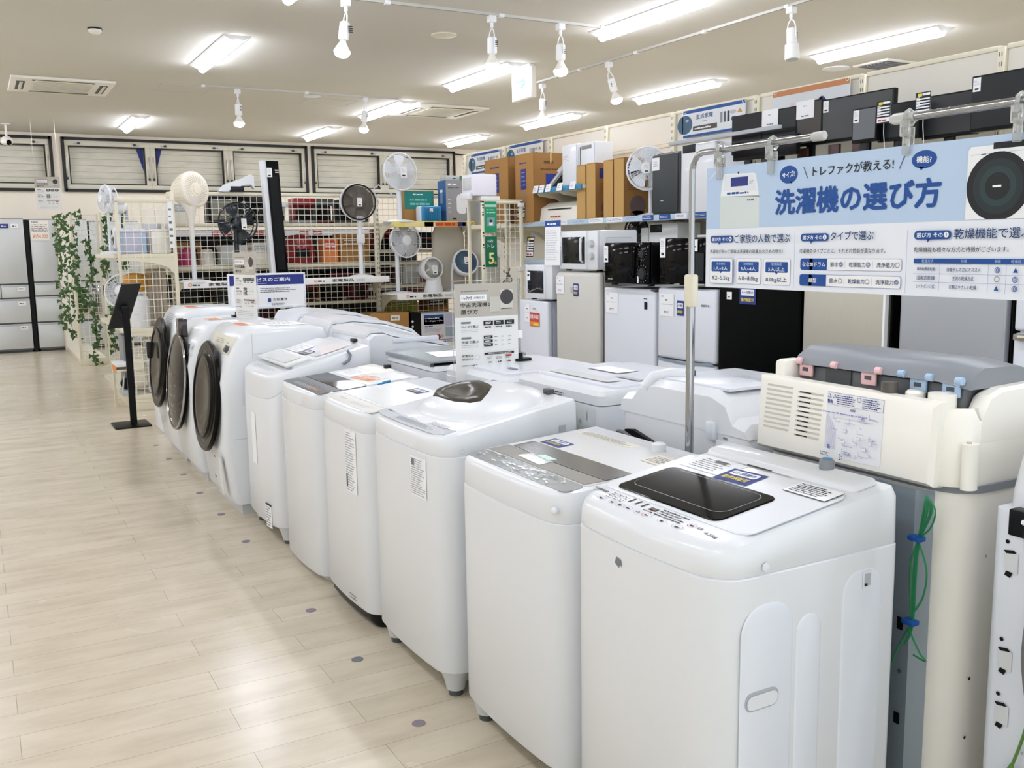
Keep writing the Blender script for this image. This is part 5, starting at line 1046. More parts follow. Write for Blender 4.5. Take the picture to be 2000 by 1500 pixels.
def fan_tag(t, c, N, w=.05, h=.08, off=.0):
    u, v, N = basis(N); u = -u if u.x*0+u.y > 0 and abs(u.y) > .9 else u; o = V3(c)+N*off
    U = V3((0, 0, 1)).cross(N).normalized(); V = N.cross(U); tagcard('price_tag', t, o-U*w/2-V*h/2, U, V, w, h)
FN = (0, -1, 0)
t = thing('electric_fan', 'small white fan on the long shelf facing sideways beside the dark air purifier', 'fan', (4.42, 5.78, 1.622)); fan_head(t, (-.02, .0, .35), (-.75, -.66, 0), .155, .05, WHITE, mat('clear_blade', 'e6eaec', .3), WHITE, 5, 40, motor=WHITE); fan_tag(t, (-.02, 0, .35), (-.75, -.66, 0), .05, .07, .035)
a = MB(); a.cyl((.07, .08, 0), (.06, .07, .33), .014, WHITE, n=12); a.obj('pole', t); a = MB(); a.lathe([(.1, 0), (.1, .012), (.03, .03), (.001, .03)], (.07, .08, 0), (0, 0, 1), WHITE, 24); a.obj('base', t)
t = thing('air_purifier', 'tall dark grey air purifier on the long shelf behind the chrome pole', 'air purifier', (4.36, 5.36, 1.622)); bx('body', t, (0, 0, 0, .26, .31, .435), mat('slate_plastic', '393f42', .45), .018, 3); bx('front_panel', t, (-.008, .012, .02, .0, .298, .425), mat('slate_plastic2', '33393b', .5), .004); bx('top_vent', t, (.03, .02, .435, .2, .29, .44), BLACK); sheet('price_tag', t, (-.0095, .30, .32), (0, -1, 0), (0, 0, 1), .085, .09, PAPER, lambda k, w, h: k.bars(w*.2, h*.3, w*.8, h*.75, 3, PRINTG, .3, 3)); k = Ink((-.009, .2, .1), (0, -1, 0), (0, 0, 1)); k.bars(0, 0, .04, .008, 1, PAPER, .9, 3); k.obj('print', t)
t = thing('air_conditioner_unit', 'tall white floor unit with a black top opening behind the pole', 'air conditioner', (4.34, 4.97, 1.622)); bx('body', t, (0, 0, 0, .3, .36, .47), WHITE, .02, 3); bx('top_opening', t, (-.004, .2, .41, .05, .33, .465), CHAR, .003); bx('side_panel', t, (.06, -.006, .02, .28, 0, .44), WHITE2, .003)
bx('top_bar', t, (-.03, -.6, .475, .0, .45, .5), LGREY, .003)
t = thing('desk_fan', 'small dark desk fan behind the white microwave', 'fan', (4.52, 6.08, 1.402)); fan_head(t, (0, 0, .13), (-.9, -.4, 0), .095, .04, CHAR, DGREY, CHAR, 4, 26, motor=CHAR); a = MB(); a.cyl((.05, .03, 0), (.05, .03, .12), .012, CHAR, n=10); a.lathe([(.07, 0), (.07, .01), (.02, .02)], (.05, .03, 0), (0, 0, 1), CHAR, 20); a.obj('base', t)
t = thing('printer', 'white compact printer on the low shelf above the black microwave', 'printer', (4.46, 5.50, 1.402)); bx('body', t, (0, 0, 0, .22, .34, .17), WHITE, .012); bx('paper_slot', t, (-.003, .18, .1, .01, .32, .16), BLACK, .003); bx('side_module', t, (0, .345, .0, .2, .44, .14), GREYW, .008)
# screens
SGB = mat('screen_green_black', '141a1b', .35, spec=.3); SGR = mat('screen_grey', '4a4c4d', .45, spec=.3)
TV = [('black flat screen nearest the blue category sign', 4.88, 4.60, 1.985, 2.235, 4.4, BLACK, 0), ('black flat screen with a white sheet on its upper corner', 4.60, 4.31, 1.985, 2.23, 4.4, SGB, 1),
 ('brownish dark screen with a white sheet on top', 4.31, 4.11, 1.985, 2.245, 4.4, mat('screen_brown', '45403b', .4, spec=.3), 1), ('wide dark grey screen with a small price tag in its corner', 4.11, 3.61, 1.985, 2.235, 4.4, SGR, 2),
 ('small lighter grey screen in front of the others', 3.79, 3.625, 1.95, 2.135, 4.29, mat('screen_light', '6b6f71', .4, spec=.3), 2), ('black screen behind the first black and white price card', 3.66, 3.40, 1.945, 2.14, 4.34, SGB, 0),
 ('dark charcoal screen behind the second price card', 3.44, 3.13, 1.94, 2.16, 4.42, mat('screen_char', '38393a', .4, spec=.3), 0), ('large tall dark screen at the edge of the photo', 3.06, 2.45, 1.93, 2.195, 4.28, SGB, 2), ('low wide black screen behind the short chrome rail', 4.72, 4.18, 1.93, 2.05, 4.27, GLOSS, 0)]
for l, y0, y1, z0, z1, x, m, k_ in TV:
    t = thing('flat_screen', l, 'screen', (x, y0, 1.622), 0, 'flat screens on the long shelf'); w = y0-y1; bx('casing', t, (0, -w, z0-1.622, .035, 0, z1-1.622), BLACK, .004); bx('display', t, (-.002, -w+.008, z0-1.622+.018, .0, -.008, z1-1.622-.008), m)
    st = BROWNP if 'wide dark grey' in l else BLACK
    bx('neck', t, (.01, -w*.5-.03, .01, .03, -w*.5+.03, z0-1.61), st, .003); bx('foot', t, (-.03, -w*.75, 0, .09, -w*.25, .012), st, .004)
    if k_ == 2: tagcard('price_tag', t, (-.0035, -.01, z1-1.622-.075), (0, -1, 0), (0, 0, 1), .04, .065)
    if k_ == 1: sheet('price_sheet', t, (-.004, .0, z1-1.622-.1), (0, -1, 0), (0, 0, 1), .14, .105, PAPER, lambda k, w, h: (k.bars(w*.4, h*.65, w*.62, h*.75, 1, PRINTG, .7, 3), k.bars(w*.3, h*.1, w*.75, h*.2, 1, PRINTG, .7, 5)))
for i, y in enumerate((4.24, 4.0)):
    t = thing('screen_stand', ['dark red stand leg with a hole, next to the chrome end cap', 'dark red stand leg with a pale hole under the wide grey screen'][i], 'stand', (4.38, y, 1.622), 0, 'dark red stand legs'); a = MB(); a.box(0, -.04, 0, .02, .04, .35, BROWNP, .004); a.obj('leg', t); a = MB(); a.lathe([(.016, 0), (.016, .002), (.001, .002)], (0, 0, .27), (-1, 0, 0), CREAM if i else MGREY, 20); a.obj('hole', t)
t = thing('small_appliance', 'small white round-faced appliance under the low black screen', 'appliance', (4.36, 4.48, 1.622)); a = MB(); a.box(0, -.06, 0, .12, .08, .2, WHITE, .015); a.obj('body', t); a = MB(); a.lathe([(.03, 0), (.03, .006), (.001, .007)], (0, -.02, .16), (-1, 0, 0), CHAR, 20); a.obj('lens', t)
# ================================================================ FRIDGES
def fridge(label, Y0, Y1, H, m, X=3.5, D=.56, split=None, sm=None, rnd=.012, grp='refrigerators in the far row', rad=0):
    t = thing('refrigerator', label, 'refrigerator', (X, Y0, 0), 0, grp); w = Y1-Y0
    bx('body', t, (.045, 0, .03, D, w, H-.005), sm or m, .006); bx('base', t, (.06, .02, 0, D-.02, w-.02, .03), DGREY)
    zs = [.05]+([split] if split else [])+[H]
    for a_, b_ in zip(zs, zs[1:]):
        a = MB(); a.box(0, .003, a_+.004, .042, w-.003, b_-.004, m, rnd, 3); a.obj('door', t)
    return t, w
def fpaper(t, y, z, w=.1, h=.12, s=1): sheet('price_sheet', t, (-.002, y, z), (0, -1, 0), (0, 0, 1), w, h, PAPER, lambda k, w, h: (k.bars(w*.1, h*.85, w*.3, h*.95, 2, PRINTG, .5, s), k.bars(w*.4, h*.68, w*.6, h*.78, 1, PRINTK, .7, s+1), k.bars(w*.05, h*.5, w*.95, h*.58, 1, LGREY, .5, s+2), k.bars(w*.3, h*.12, w*.7, h*.25, 2, PRINTG, .6, s+3)))
def fwar(t, y, z, w=.06, h=.085):
    k = Ink((-.003, y, z), (0, -1, 0), (0, 0, 1)); k.rect(0, 0, w, h, PRINTN); k.up(); k.rr(w*.1, h*.5, w*.9, h*.85, .004, PAPER); k.up(); k.text('6ヶ月間の', w*.15, h*.6, w*.85, h*.76, PRINTN, .01); k.text('動作保証付', w*.12, h*.15, w*.88, h*.36, PRINTY, .02); k.obj('warranty_sticker', t, 'navy warranty sticker')
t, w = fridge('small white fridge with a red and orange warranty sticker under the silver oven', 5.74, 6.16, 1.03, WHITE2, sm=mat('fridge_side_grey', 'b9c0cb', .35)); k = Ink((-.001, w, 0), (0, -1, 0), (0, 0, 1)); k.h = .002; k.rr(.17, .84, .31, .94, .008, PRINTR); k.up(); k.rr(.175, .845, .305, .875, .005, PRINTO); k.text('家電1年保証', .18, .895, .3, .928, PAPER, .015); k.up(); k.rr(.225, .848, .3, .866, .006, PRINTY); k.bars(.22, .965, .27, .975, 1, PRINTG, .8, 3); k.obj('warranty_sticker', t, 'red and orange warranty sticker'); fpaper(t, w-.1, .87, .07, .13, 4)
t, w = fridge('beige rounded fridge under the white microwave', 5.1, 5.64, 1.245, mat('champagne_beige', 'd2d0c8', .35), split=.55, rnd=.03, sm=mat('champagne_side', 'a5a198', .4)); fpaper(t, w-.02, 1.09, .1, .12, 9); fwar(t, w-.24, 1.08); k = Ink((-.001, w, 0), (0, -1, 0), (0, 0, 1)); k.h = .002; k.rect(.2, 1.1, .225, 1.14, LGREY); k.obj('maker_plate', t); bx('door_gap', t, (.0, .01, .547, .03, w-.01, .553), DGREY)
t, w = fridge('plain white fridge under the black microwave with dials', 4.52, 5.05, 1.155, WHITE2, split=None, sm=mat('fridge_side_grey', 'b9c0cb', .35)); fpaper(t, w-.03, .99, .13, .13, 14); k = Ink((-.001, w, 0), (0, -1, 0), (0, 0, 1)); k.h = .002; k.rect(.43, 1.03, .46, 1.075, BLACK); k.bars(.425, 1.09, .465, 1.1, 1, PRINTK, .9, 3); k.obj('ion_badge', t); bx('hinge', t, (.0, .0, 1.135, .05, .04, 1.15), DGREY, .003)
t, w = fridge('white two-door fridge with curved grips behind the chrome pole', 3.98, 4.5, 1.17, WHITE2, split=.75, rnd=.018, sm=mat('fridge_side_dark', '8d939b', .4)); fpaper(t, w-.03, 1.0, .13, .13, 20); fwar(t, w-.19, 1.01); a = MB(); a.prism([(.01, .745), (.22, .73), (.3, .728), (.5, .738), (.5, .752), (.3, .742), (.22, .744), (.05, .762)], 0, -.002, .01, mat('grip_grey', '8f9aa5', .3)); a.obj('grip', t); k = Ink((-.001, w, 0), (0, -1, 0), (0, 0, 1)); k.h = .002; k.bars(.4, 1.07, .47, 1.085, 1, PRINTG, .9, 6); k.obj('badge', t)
t, w = fridge('large glossy black fridge below the banner', 3.37, 3.965, 1.30, mat('black_fridge', '020303', .35, spec=.06), split=None, sm=BLACK); fwar(t, w-.17, 1.1, .12, .09); k = Ink((-.001, w, 0), (0, -1, 0), (0, 0, 1)); k.h = .002; k.rect(.07, 1.12, .11, 1.16, PAPER); k.up(); k.bars(.08, 1.13, .1, 1.14, 1, PRINTK, .9, 4); k.obj('paper_label', t); bx('floor_lip', t, (-.02, 0, .0, .045, w, .05), GREYW)
t, w = fridge('brushed champagne steel fridge beside the black one', 2.87, 3.355, 1.32, STEEL, split=None, sm=BLACK, rnd=.006); bx('edge_strip', t, (-.003, .0, .05, .02, .012, 1.31), PAPER)
t, w = fridge('plain silver grey fridge behind the ivory washer lid', 2.3, 2.8, 1.32, mat('silver_fridge', 'a3a7ab', .3, metal=.3), sm=BLACK)
t, w = fridge('white fridge with a grey pull handle at the edge of the photo', 1.75, 2.27, 1.32, WHITE2, split=1.06); a = MB(); a.box(-.03, w-.3, 1.03, .0, w-.02, 1.055, mat('handle_taupe', '8d877f', .3), .004); a.box(-.034, w-.26, 1.042, -.03, w-.04, 1.05, CREAM); a.obj('handle', t, label='grey pull handle')
# ---- ovens on the fridges
def micro(label, X, Y0, Y1, Z, H, D, m, face, style):
    t = thing('microwave_oven', label, 'microwave', (X, Y0, Z), 0, 'microwave ovens on the fridges'); w = Y1-Y0; bx('body', t, (.02, 0, .012, D, w, H), m, .008); bx('door', t, (0, w*.27, .012, .022, w, H), m if style != 'dark' else GLOSS, .005); bx('control_panel', t, (.002, 0, .012, .022, w*.265, H), m if style != 'dark' else GLOSS, .005)
    for x, y in ((.05, .04), (.05, w-.04), (D-.04, .04), (D-.04, w-.04)): bx('foot', t, (x-.015, y-.015, 0, x+.015, y+.015, .014), BLACK)
    bx('door_window', t, (-.002, w*.31, .05, .001, w-.035, H-.04), face, .001)
    return t, w
t, w = micro('white microwave with two knobs on the beige fridge', 3.5, 5.125, 5.575, 1.247, .265, .32, WHITE, mat('oven_glass', '141917', .12, spec=.3), 'w')
a = MB(); a.tube([(-.002, w*.36, .06), (-.025, w*.34, .07), (-.03, w*.33, .14), (-.025, w*.34, .215), (-.002, w*.36, .225)], .008, WHITE, 8); a.obj('handle', t)
for z in (.1, .18): a = MB(); a.lathe([(.024, 0), (.022, .02), (.001, .021)], (0, w*.13, z), (-1, 0, 0), GREYW, 20); a.obj('knob', t)
k = Ink((0, -.0006, 0), (1, 0, 0), (0, 0, 1)); k.frame(.07, .06, .28, .22, .01, .004, GREYW, WHITE2); k.obj('side_press', t); tagcard('price_tag', t, (-.003, w+.005, .14), (0, -1, 0), (0, 0, 1), .035, .09)
t, w = micro('black microwave with round dials on the plain white fridge', 3.45, 4.515, 4.965, 1.17, .26, .33, BLACK, GLOSS, 'dark')
for z, r in ((.075, .035), (.19, .024)):
    a = MB(); a.lathe([(r, 0), (r*.9, .014), (.001, .015)], (0, w*.13, z), (-1, 0, 0), CHAR, 24); a.obj('dial', t)
k = Ink((-.0006, w, 0), (0, -1, 0), (0, 0, 1)); k.h = .003
for i in range(14): g = 2*math.pi*i/14; k.disk(w*.87+.05*math.cos(g), .075+.05*math.sin(g), .0022, PAPER, n=6); k.disk(w*.87+.036*math.cos(g), .19+.036*math.sin(g), .002, PAPER, n=6)
k.bars(.04, .035, .1, .045, 1, LGREY, .9, 3); k.obj('dial_marks', t); a = MB(); a.tube([(-.004, w*.33, .05), (-.02, w*.33, .06), (-.02, w*.31, .23), (-.004, w*.31, .24)], .007, GLOSS, 8); a.obj('handle', t); tagcard('price_tag', t, (-.004, w+.003, .14), (0, -1, 0), (0, 0, 1), .045, .1); bx('energy_label', t, (-.004, w*.21, .02, -.001, w*.24, .06), PAPER)
t, w = micro('second black microwave with a key panel on the white two-door fridge', 3.47, 4.03, 4.44, 1.185, .265, .33, BLACK, GLOSS, 'dark'); tagcard('price_tag', t, (-.004, w-.01, .155), (0, -1, 0), (0, 0, 1), .05, .11); sheet('price_sheet', t, (-.004, .14, .19), (0, -1, 0), (0, 0, 1), .07, .065, PAPER, lambda k, w, h: k.bars(w*.2, h*.3, w*.8, h*.7, 2, PRINTK, .5, 3)); bx('key_panel', t, (-.003, .02, .03, -.001, .09, .18), mat('key_panel', '1d2427', .3, spec=.3)); bx('top_plate', t, (.1, .02, .265, .28, .2, .28), GREYW, .004)
t, w = micro('small silver-framed oven with a dark window on the small white fridge', 3.5, 5.68, 6.05, 1.032, .25, .33, mat('oven_silver', 'dfe2e6', .3), mat('oven_window', '171b26', .14, spec=.3), 'w'); sheet('price_tag', t, (-.004, w-.03, .14), (0, -1, 0), (0, 0, 1), .045, .06, PAPER, lambda k, w, h: k.rect(w*.2, h*.5, w*.8, h*.75, PRINTK)); a = MB(); a.tube([(-.004, w-.04, .075), (-.012, w-.08, .06), (-.012, .18, .085), (-.004, .12, .08)], .005, CHROME, 8); a.obj('handle', t)
t = thing('price_poster', 'narrow white poster with a blue header standing on the silver-framed oven', 'sign', (3.49, 5.76, 1.284)); sheet('poster', t, (0, 0, 0), (0, -1, 0), (.03, 0, 1), .205, .305, PAPER, lambda k, w, h: (k.rect(0, h*.86, w, h, PRINTB), k.up(), k.bars(w*.15, h*.9, w*.85, h*.96, 1, PAPER, .8, 3), k.bars(w*.08, h*.1, w*.85, h*.8, 13, LGREY, .3, 4)))
# ================================================================ FAN SHELVING (runs along X at Y = 9.5, facing us)
BY = 9.5
t = thing('display_shelving', 'cream mesh-backed shelving with electric fans facing the camera', 'shelving', (1.64, BY, 0))
ox = 1.64
PX = [0, 1.03, 2.06, 3.02]
for i, x in enumerate(PX):
    a = MB(); a.box(x-.02, -.03, 0, x+.02, .03, 1.97, CREAM, .004); p = a.obj('post', t); a = MB()
    for z in [.4+.05*j for j in range(31)]:
        a.box(x-.012, -.031, z, x-.006, -.03, z+.024, DGREY); a.box(x+.006, -.031, z, x+.012, -.03, z+.024, DGREY)
    a.obj('slots', p)
for i in range(3):
    x0, x1 = PX[i]+.02, PX[i+1]-.02
    a = MB(); a.wires(x0, x1, .14, 1.94, 0, CREAMW, .06, .0028); a.obj('mesh_panel', t); bx('top_bar', t, (x0, -.02, 1.945, x1, .02, 1.975), CREAM, .003)
def bshelf(x0, x1, z, dep, rail=None, back=False, h=.035, draw=None, th=.03, brk=True):
    s = 1 if back else -1; o = bx('shelf', t, (x0, s*.03, z-th, x1, s*dep, z), CREAM, .003)
    if rail:
        r = bx('price_rail', o, (x0, s*dep, z-h, x1, s*(dep+.012), z+.012), rail, .002)
    if brk:
        for x in (x0+.008, x1-.008):
            a = MB(); n = 8; pts = [(s*.03, z-th), (s*dep*.96, z-th), (s*dep*.96, z-th-.02)]+[(s*(.03+(dep*.9-.03)*(1-math.sin(math.pi/2*j/n))), z-th-.02-.22*(1-math.cos(math.pi/2*j/n))) for j in range(n+1)]+[(s*.03, z-th-.24)]
            a.prism(pts, 0, x-.004, x+.004, CREAM); a.obj('bracket', o)
    return o
def kaden(o, x, w, y, z, h):
    k = Ink((x, y, z), (1, 0, 0), (0, 0, 1)); k.rr(.02, h*.3, .05, h*.75, .004, PRINTO); k.up(); k.rr(.026, h*.4, .044, h*.65, .003, PAPER); k.bars(.055, h*.3, .14, h*.7, 1, PRINTK, .8, 3); k.text('家電製品', .2, h*.25, .42, h*.78, PRINTK, .02); k.bars(.45, h*.3, .56, h*.7, 2, LGREY, .5, 4)
    if w > .8: k.rr(.62, h*.15, .74, h*.85, .006, PRINTN); k.up(); k.text('家電', .65, h*.3, .71, h*.72, PAPER, .02); k.bars(.78, h*.2, .8, h*.8, 3, LGREY, .5, 5); k.disk(.86, h*.5, .016, CHAR); k.rect(w-.14 if w < 1.01 else .97, h*.3, w-.09 if w < 1.01 else 1.02, h*.7, CHAR)
    k.obj('rail_print', o)
s = bshelf(.0, 1.02, 1.13, .46, PAPER, h=.05); kaden(s, .02, 1.0, -.4725, 1.082, .058)
s = bshelf(1.04, 2.0, 1.13, .46, PAPER, h=.05); kaden(s, 1.2, .8, -.4725, 1.082, .058)
s = bshelf(2.08, 3.0, .945, .46, PAPER, h=.055); kaden(s, 2.16, .8, -.4725, .892, .064)
s = bshelf(2.08, 3.0, 1.675, .42, mat('yellow_rail', 'ead874', .5), h=.05)
k = Ink((2.2, -.4325, 1.627), (1, 0, 0), (0, 0, 1)); k.rect(.0, .004, .32, .05, mat('pale_yellow', 'f1e49a', .5)); k.rect(.22, .004, .34, .05, PAPERW); k.rect(.34, .004, .6, .05, PRINTO); k.up(); k.bars(.35, .008, .59, .046, 1, PRINTR, .8, 5); k.rect(.6, .004, .7, .05, PRINTN); k.disk(.67, .027, .02, PAPER); k.bars(.03, .012, .2, .042, 2, PAPERW, .5, 4); k.poly([(.72, .004), (.78, .05), (.8, .05), (.74, .004)], OCHRE); k.obj('rail_print', s)
bshelf(.0, 1.02, .42, .46, CREAM); bshelf(1.04, 2.0, .42, .46, CREAM); bshelf(2.08, 3.0, .42, .46, CREAM); bx('base_deck', t, (0, -.5, .0, 3.02, .5, .1), CREAM, .004)
REAR = [bshelf(x0, x1, z, .45, None, True, brk=False) for x0, x1 in ((.0, 1.02), (1.04, 2.05), (2.08, 3.0)) for z in (1.68, 1.27, .88, .5)]
# ---- fans and tower on it
def pole_base(t, h, r=.014, R=.15, m=WHITE, o=(0, 0, 0), th=.03):
    a = MB(); a.cyl((o[0], o[1], th), (o[0], o[1], h), r, m, n=16); a.obj('pole', t); a = MB(); a.lathe([(R, 0), (R, th*.35), (R*.9, th*.6), (r*2, th), (.001, th)], o, (0, 0, 1), m, 32); a.obj('base', t)
t = thing('circulator_fan', 'tall cream circulator fan with a drum-shaped head on a slim pole', 'fan', (1.765, 9.16, 1.131))
pole_base(t, .60, .022, .15); N = V3((.5, -.85, .1)).normalized(); c = V3((.045, -.03, .845))
a = MB(); a.lathe([(.06, -.2), (.115, -.19), (.155, -.1), (.165, -.02), (.162, .0), (.15, .008)], c, N, mat('warm_cream_plastic', 'ece3cf', .4), 36, cap=False); o = a.obj('drum_shell', t); u_, v_, w_ = basis(N)
a = MB()
for i in range(30): g = 2*math.pi*i/30; e = math.cos(g)*u_+math.sin(g)*v_; a.tube([c+e*.1175-N*.18, c+e*.158-N*.09, c+e*.1665-N*.02], .0022, CREAMW, 4)
a.obj('shell_ribs', o)
a = MB(); a.lathe([(.152, .004), (.15, .01), (.12, .016), (.001, .022)], c, N, mat('warm_cream_plastic2', 'efe8d8', .45), 36); a.obj('front_disc', t); a = MB(); SL = mat('cream_slit', 'b8ac94', .5)
for i in range(30):
    g = 2*math.pi*i/30; e = math.cos(g)*u_+math.sin(g)*v_; f_ = -math.sin(g)*u_+math.cos(g)*v_; a.tube([c+e*.06+N*.0195, c+e*.09+f_*.012+N*.0185, c+e*.122+f_*.035+N*.0165], .0016, SL, 4)
a.obj('slit_grille', t); a = MB(); a.lathe([(.042, .012), (.04, .028), (.001, .03)], c, N, mat('warm_cream_plastic', 'ece3cf', .4), 24); a.obj('hub_cap', t)
a = MB(); a.lathe([(.022, .4), (.026, .55), (.05, .66), (.09, .73), (.1, .78)], (0, 0, 0), (0, 0, 1), WARMW, 24); a.obj('neck', t)
t = thing('electric_fan', 'dark navy fan with a price tag on its hub', 'fan', (2.17, 9.18, 1.131)); NV = mat('navy_black_plastic', '141d24', .3, coat=.3); fan_head(t, (.02, -.02, .545), (.12, -.99, .05), .185, .06, NV, NV, NV, 4, 36, .0016, .3, motor=NV); fan_tag(t, (.06, -.025, .53), (.12, -.99, .05), .05, .1, .04); pole_base(t, .48, .022, .13, NV)
t = thing('tower_fan', 'tall black and white tower fan standing higher than the shelving', 'fan', (2.56, 9.16, 1.131)); a = MB(); a.lathe([(.12, 0), (.12, .012), (.05, .03), (.001, .03)], (0, 0, 0), (0, 0, 1), WHITE, 28); a.obj('base', t)
ln = -.05; a = MB(); a.loft([[(x+ln*(z/1.14), y, z) for x, y in ((-.085, -.05), (.06, -.06), (.07, .06), (-.08, .06))] for z in (.02, 1.12)], WHITE); a.obj('casing', t); a = MB(); a.loft([[(x+ln*(z/1.14), y, z) for x, y in ((-.047, -.064), (.068, -.07), (.076, .0), (-.045, -.05))] for z in (.025, 1.115)], GLOSS); o = a.obj('front_panel', t)
a = MB(); a.loft([[(x+ln*(z/1.14), -.071, z) for x in (-.03, .05)]+[(x+ln*(z/1.14), -.066, z) for x in (.05, -.03)] for z in (.1, .98)], BLACK); a.obj('outlet', o); tagcard('price_tag', t, (-.095, -.075, .965), (1, 0, 0), (0, 0, 1), .05, .085); k = Ink((-.04, -.0725, .985), (1, 0, 0), (0, 0, 1)); k.rect(.022, .04, .06, .05, ROSE); k.up(); k.rect(.025, .02, .06, .032, LGREY); k.obj('panel_print', t)
t = thing('electric_fan', 'fan with a flat smoky brown disc face and a tag in its centre', 'fan', (3.41, 9.2, 1.131)); BR = mat('smoky_brown', '6e665c', .3); fan_head(t, (-.015, -.03, .745), (-.03, -1, .05), .172, .05, mat('cage_grey', '7b766e', .35), BR, mat('hub_brown', '5d544c', .35), 7, 64, .0013, .42, motor=WHITE); a = MB(); a.torus((-.015, -.0, .745), (-.03, -1, .05), .178, .009, WHITE, 40, 8); a.torus((-.015, -.045, .745), (-.03, -1, .05), .172, .006, BLACK, 40, 8); a.obj('rim', t)
a = MB(); a.lathe([(.165, -.045), (.165, -.04), (.001, -.04)], (-.015, -.03, .745), (-.03, -1, .05), mat('taupe_backing', '8d867a', .5), 40); a.obj('backing', t)
fan_tag(t, (-.02, -.03, .74), (-.03, -1, .05), .05, .085, .045); pole_base(t, .58, .02, .12); a = MB(); a.box(-.035, -.045, .34, .035, .02, .43, WHITE, .01); a.box(-.04, -.03, .56, .05, .04, .61, WHITE, .01); a.obj('control_box', t)
t = thing('stand_fan', 'large white fan on the upper shelf rising above the windows sill', 'fan', (3.85, 9.22, 1.676)); fan_head(t, (.01, -.04, .51), (.1, -.99, .06), .185, .06, WHITE, mat('clear_blade', 'e6eaec', .3), WHITE, 5, 84, .0014, .27, motor=WHITE); fan_tag(t, (.02, -.04, .5), (.1, -.99, .06), .07, .11, .045); pole_base(t, .45, .025, .17); a = MB(); a.tube([(.0, .05, .25), (-.2, .05, .38), (-.26, .05, .33), (-.2, .05, .2)], .006, WHITE, 6); a.obj('cord', t)
t = thing('stand_fan', 'white fan under the yellow price strip leaning slightly', 'fan', (3.80, 9.2, .946)); fan_head(t, (.08, -.05, .545), (.12, -.98, .12), .172, .06, WHITE, mat('clear_blade_grey', 'c3c6cb', .3), WHITE, 5, 84, .0014, .3, motor=WHITE); pole_base(t, .46, .022, .17)
t = thing('circulator_fan', 'round white desk circulator on a wide foot under the yellow price strip', 'fan', (4.17, 9.17, .946)); fan_head(t, (-.01, -.06, .255), (.1, -.99, .1), .108, .05, GREYW, mat('taupe_backing', '8d867a', .5), WHITE, 5, 72, .0014, .3, motor=None); a = MB(); a.lathe([(.1, -.14), (.118, -.08), (.124, -.01), (.118, .01), (.105, .012)], (-.01, -.06, .255), (.1, -.99, .1), WHITE, 36, cap=False); a.obj('shell', t); fan_tag(t, (-.01, -.06, .235), (.1, -.99, .1), .055, .09, .045); a = MB(); a.lathe([(.1, 0), (.1, .02), (.085, .09), (.075, .16)], (.02, 0, 0), (0, 0, 1), WHITE, 28); a.obj('foot', t)
t = thing('circulator_fan', 'white circulator with a slate blue grille beside the green signs', 'fan', (4.55, 9.19, .946)); fan_head(t, (.0, -.06, .31), (-.12, -.95, .3), .12, .04, BLUEG, BLUEG, BLUEG, 5, 44, .0022, .35); a = MB(); a.lathe([(.09, -.14), (.135, -.07), (.145, .0), (.14, .02), (.122, .022)], (0, -.06, .31), (-.12, -.95, .3), WHITE, 36, cap=False); a.lathe([(.12, .0), (.001, .001)], (0, -.06, .31), (-.12, -.95, .3), mat('blue_slate_back', '4f6780', .5), 36); a.obj('shell', t); fan_tag(t, (0, -.06, .32), (-.12, -.95, .3), .05, .075, .04)
a = MB()
for s_ in (-.15, .15): a.tube([(s_, -.02, .02), (s_, -.03, .2), (s_*.95, -.05, .3)], .015, WHITE, 8)
a.box(-.17, -.1, 0, .17, .1, .025, WHITE, .01); a.obj('stand', t)
# ---- boxes on the upper shelf and below
def tealp(k, w, h): k.rect(w*.02, h*.42, w*.98, h*.98, TEAL); k.up(); k.bars(w*.3, h*.85, w*.7, h*.92, 1, PAPER, .7, 3); k.bars(w*.2, h*.52, w*.9, h*.78, 2, mat('pale_teal', '7fc0b4', .5), .5, 4); k.bars(w*.5, h*.05, w*.95, h*.35, 8, mat('dark_card_print', '5a4020', .8), .3, 5)
def cfront(label, X0, Y0, Z0, dx, dy, dz, m, draw=None, left=None, cat='box', name='carton', grp=None):
    t = thing(name, label, cat, (X0, Y0, Z0), 0, grp); a = MB(); a.box(0, 0, 0, dx, dy, dz, m, .003); a.obj('box', t)
    if draw: k = Ink((0, -.0005, 0), (1, 0, 0), (0, 0, 1)); draw(k, dx, dz); k.obj('print', t)
    if left: k = Ink((-.0005, dy, 0), (0, -1, 0), (0, 0, 1)); left(k, dy, dz); k.obj('side_print', t)
    return t
cfront('cardboard box with a teal printed panel behind the small blue heater', 3.93, 9.28, 1.676, .34, .2, .33, CARD, tealp, lambda k, w, h: k.rect(w*.2, h*.45, w*.8, h*.9, TEAL))
t = thing('fan_heater', 'small sky blue square heater on the upper shelf', 'heater', (4.05, 9.1, 1.676)); bx('body', t, (0, .02, 0, .22, .17, .165), mat('white_body', 'e9eef4', .35), .02, 3); bx('front_frame', t, (.0, -.005, .0, .22, .03, .163), BLUEP, .014, 3); bx('louvre_panel', t, (.03, -.012, .02, .19, -.004, .14), mat('blue_louvre', '1d6a98', .4), .004)
a = MB()
for i in range(8): a.box(.035+i*.02, -.016, .025, .041+i*.02, -.011, .135, BLUEP)
a.obj('louvres', t); tagcard('price_tag', t, (.08, -.018, .105), (1, 0, 0), (0, 0, 1), .035, .035)
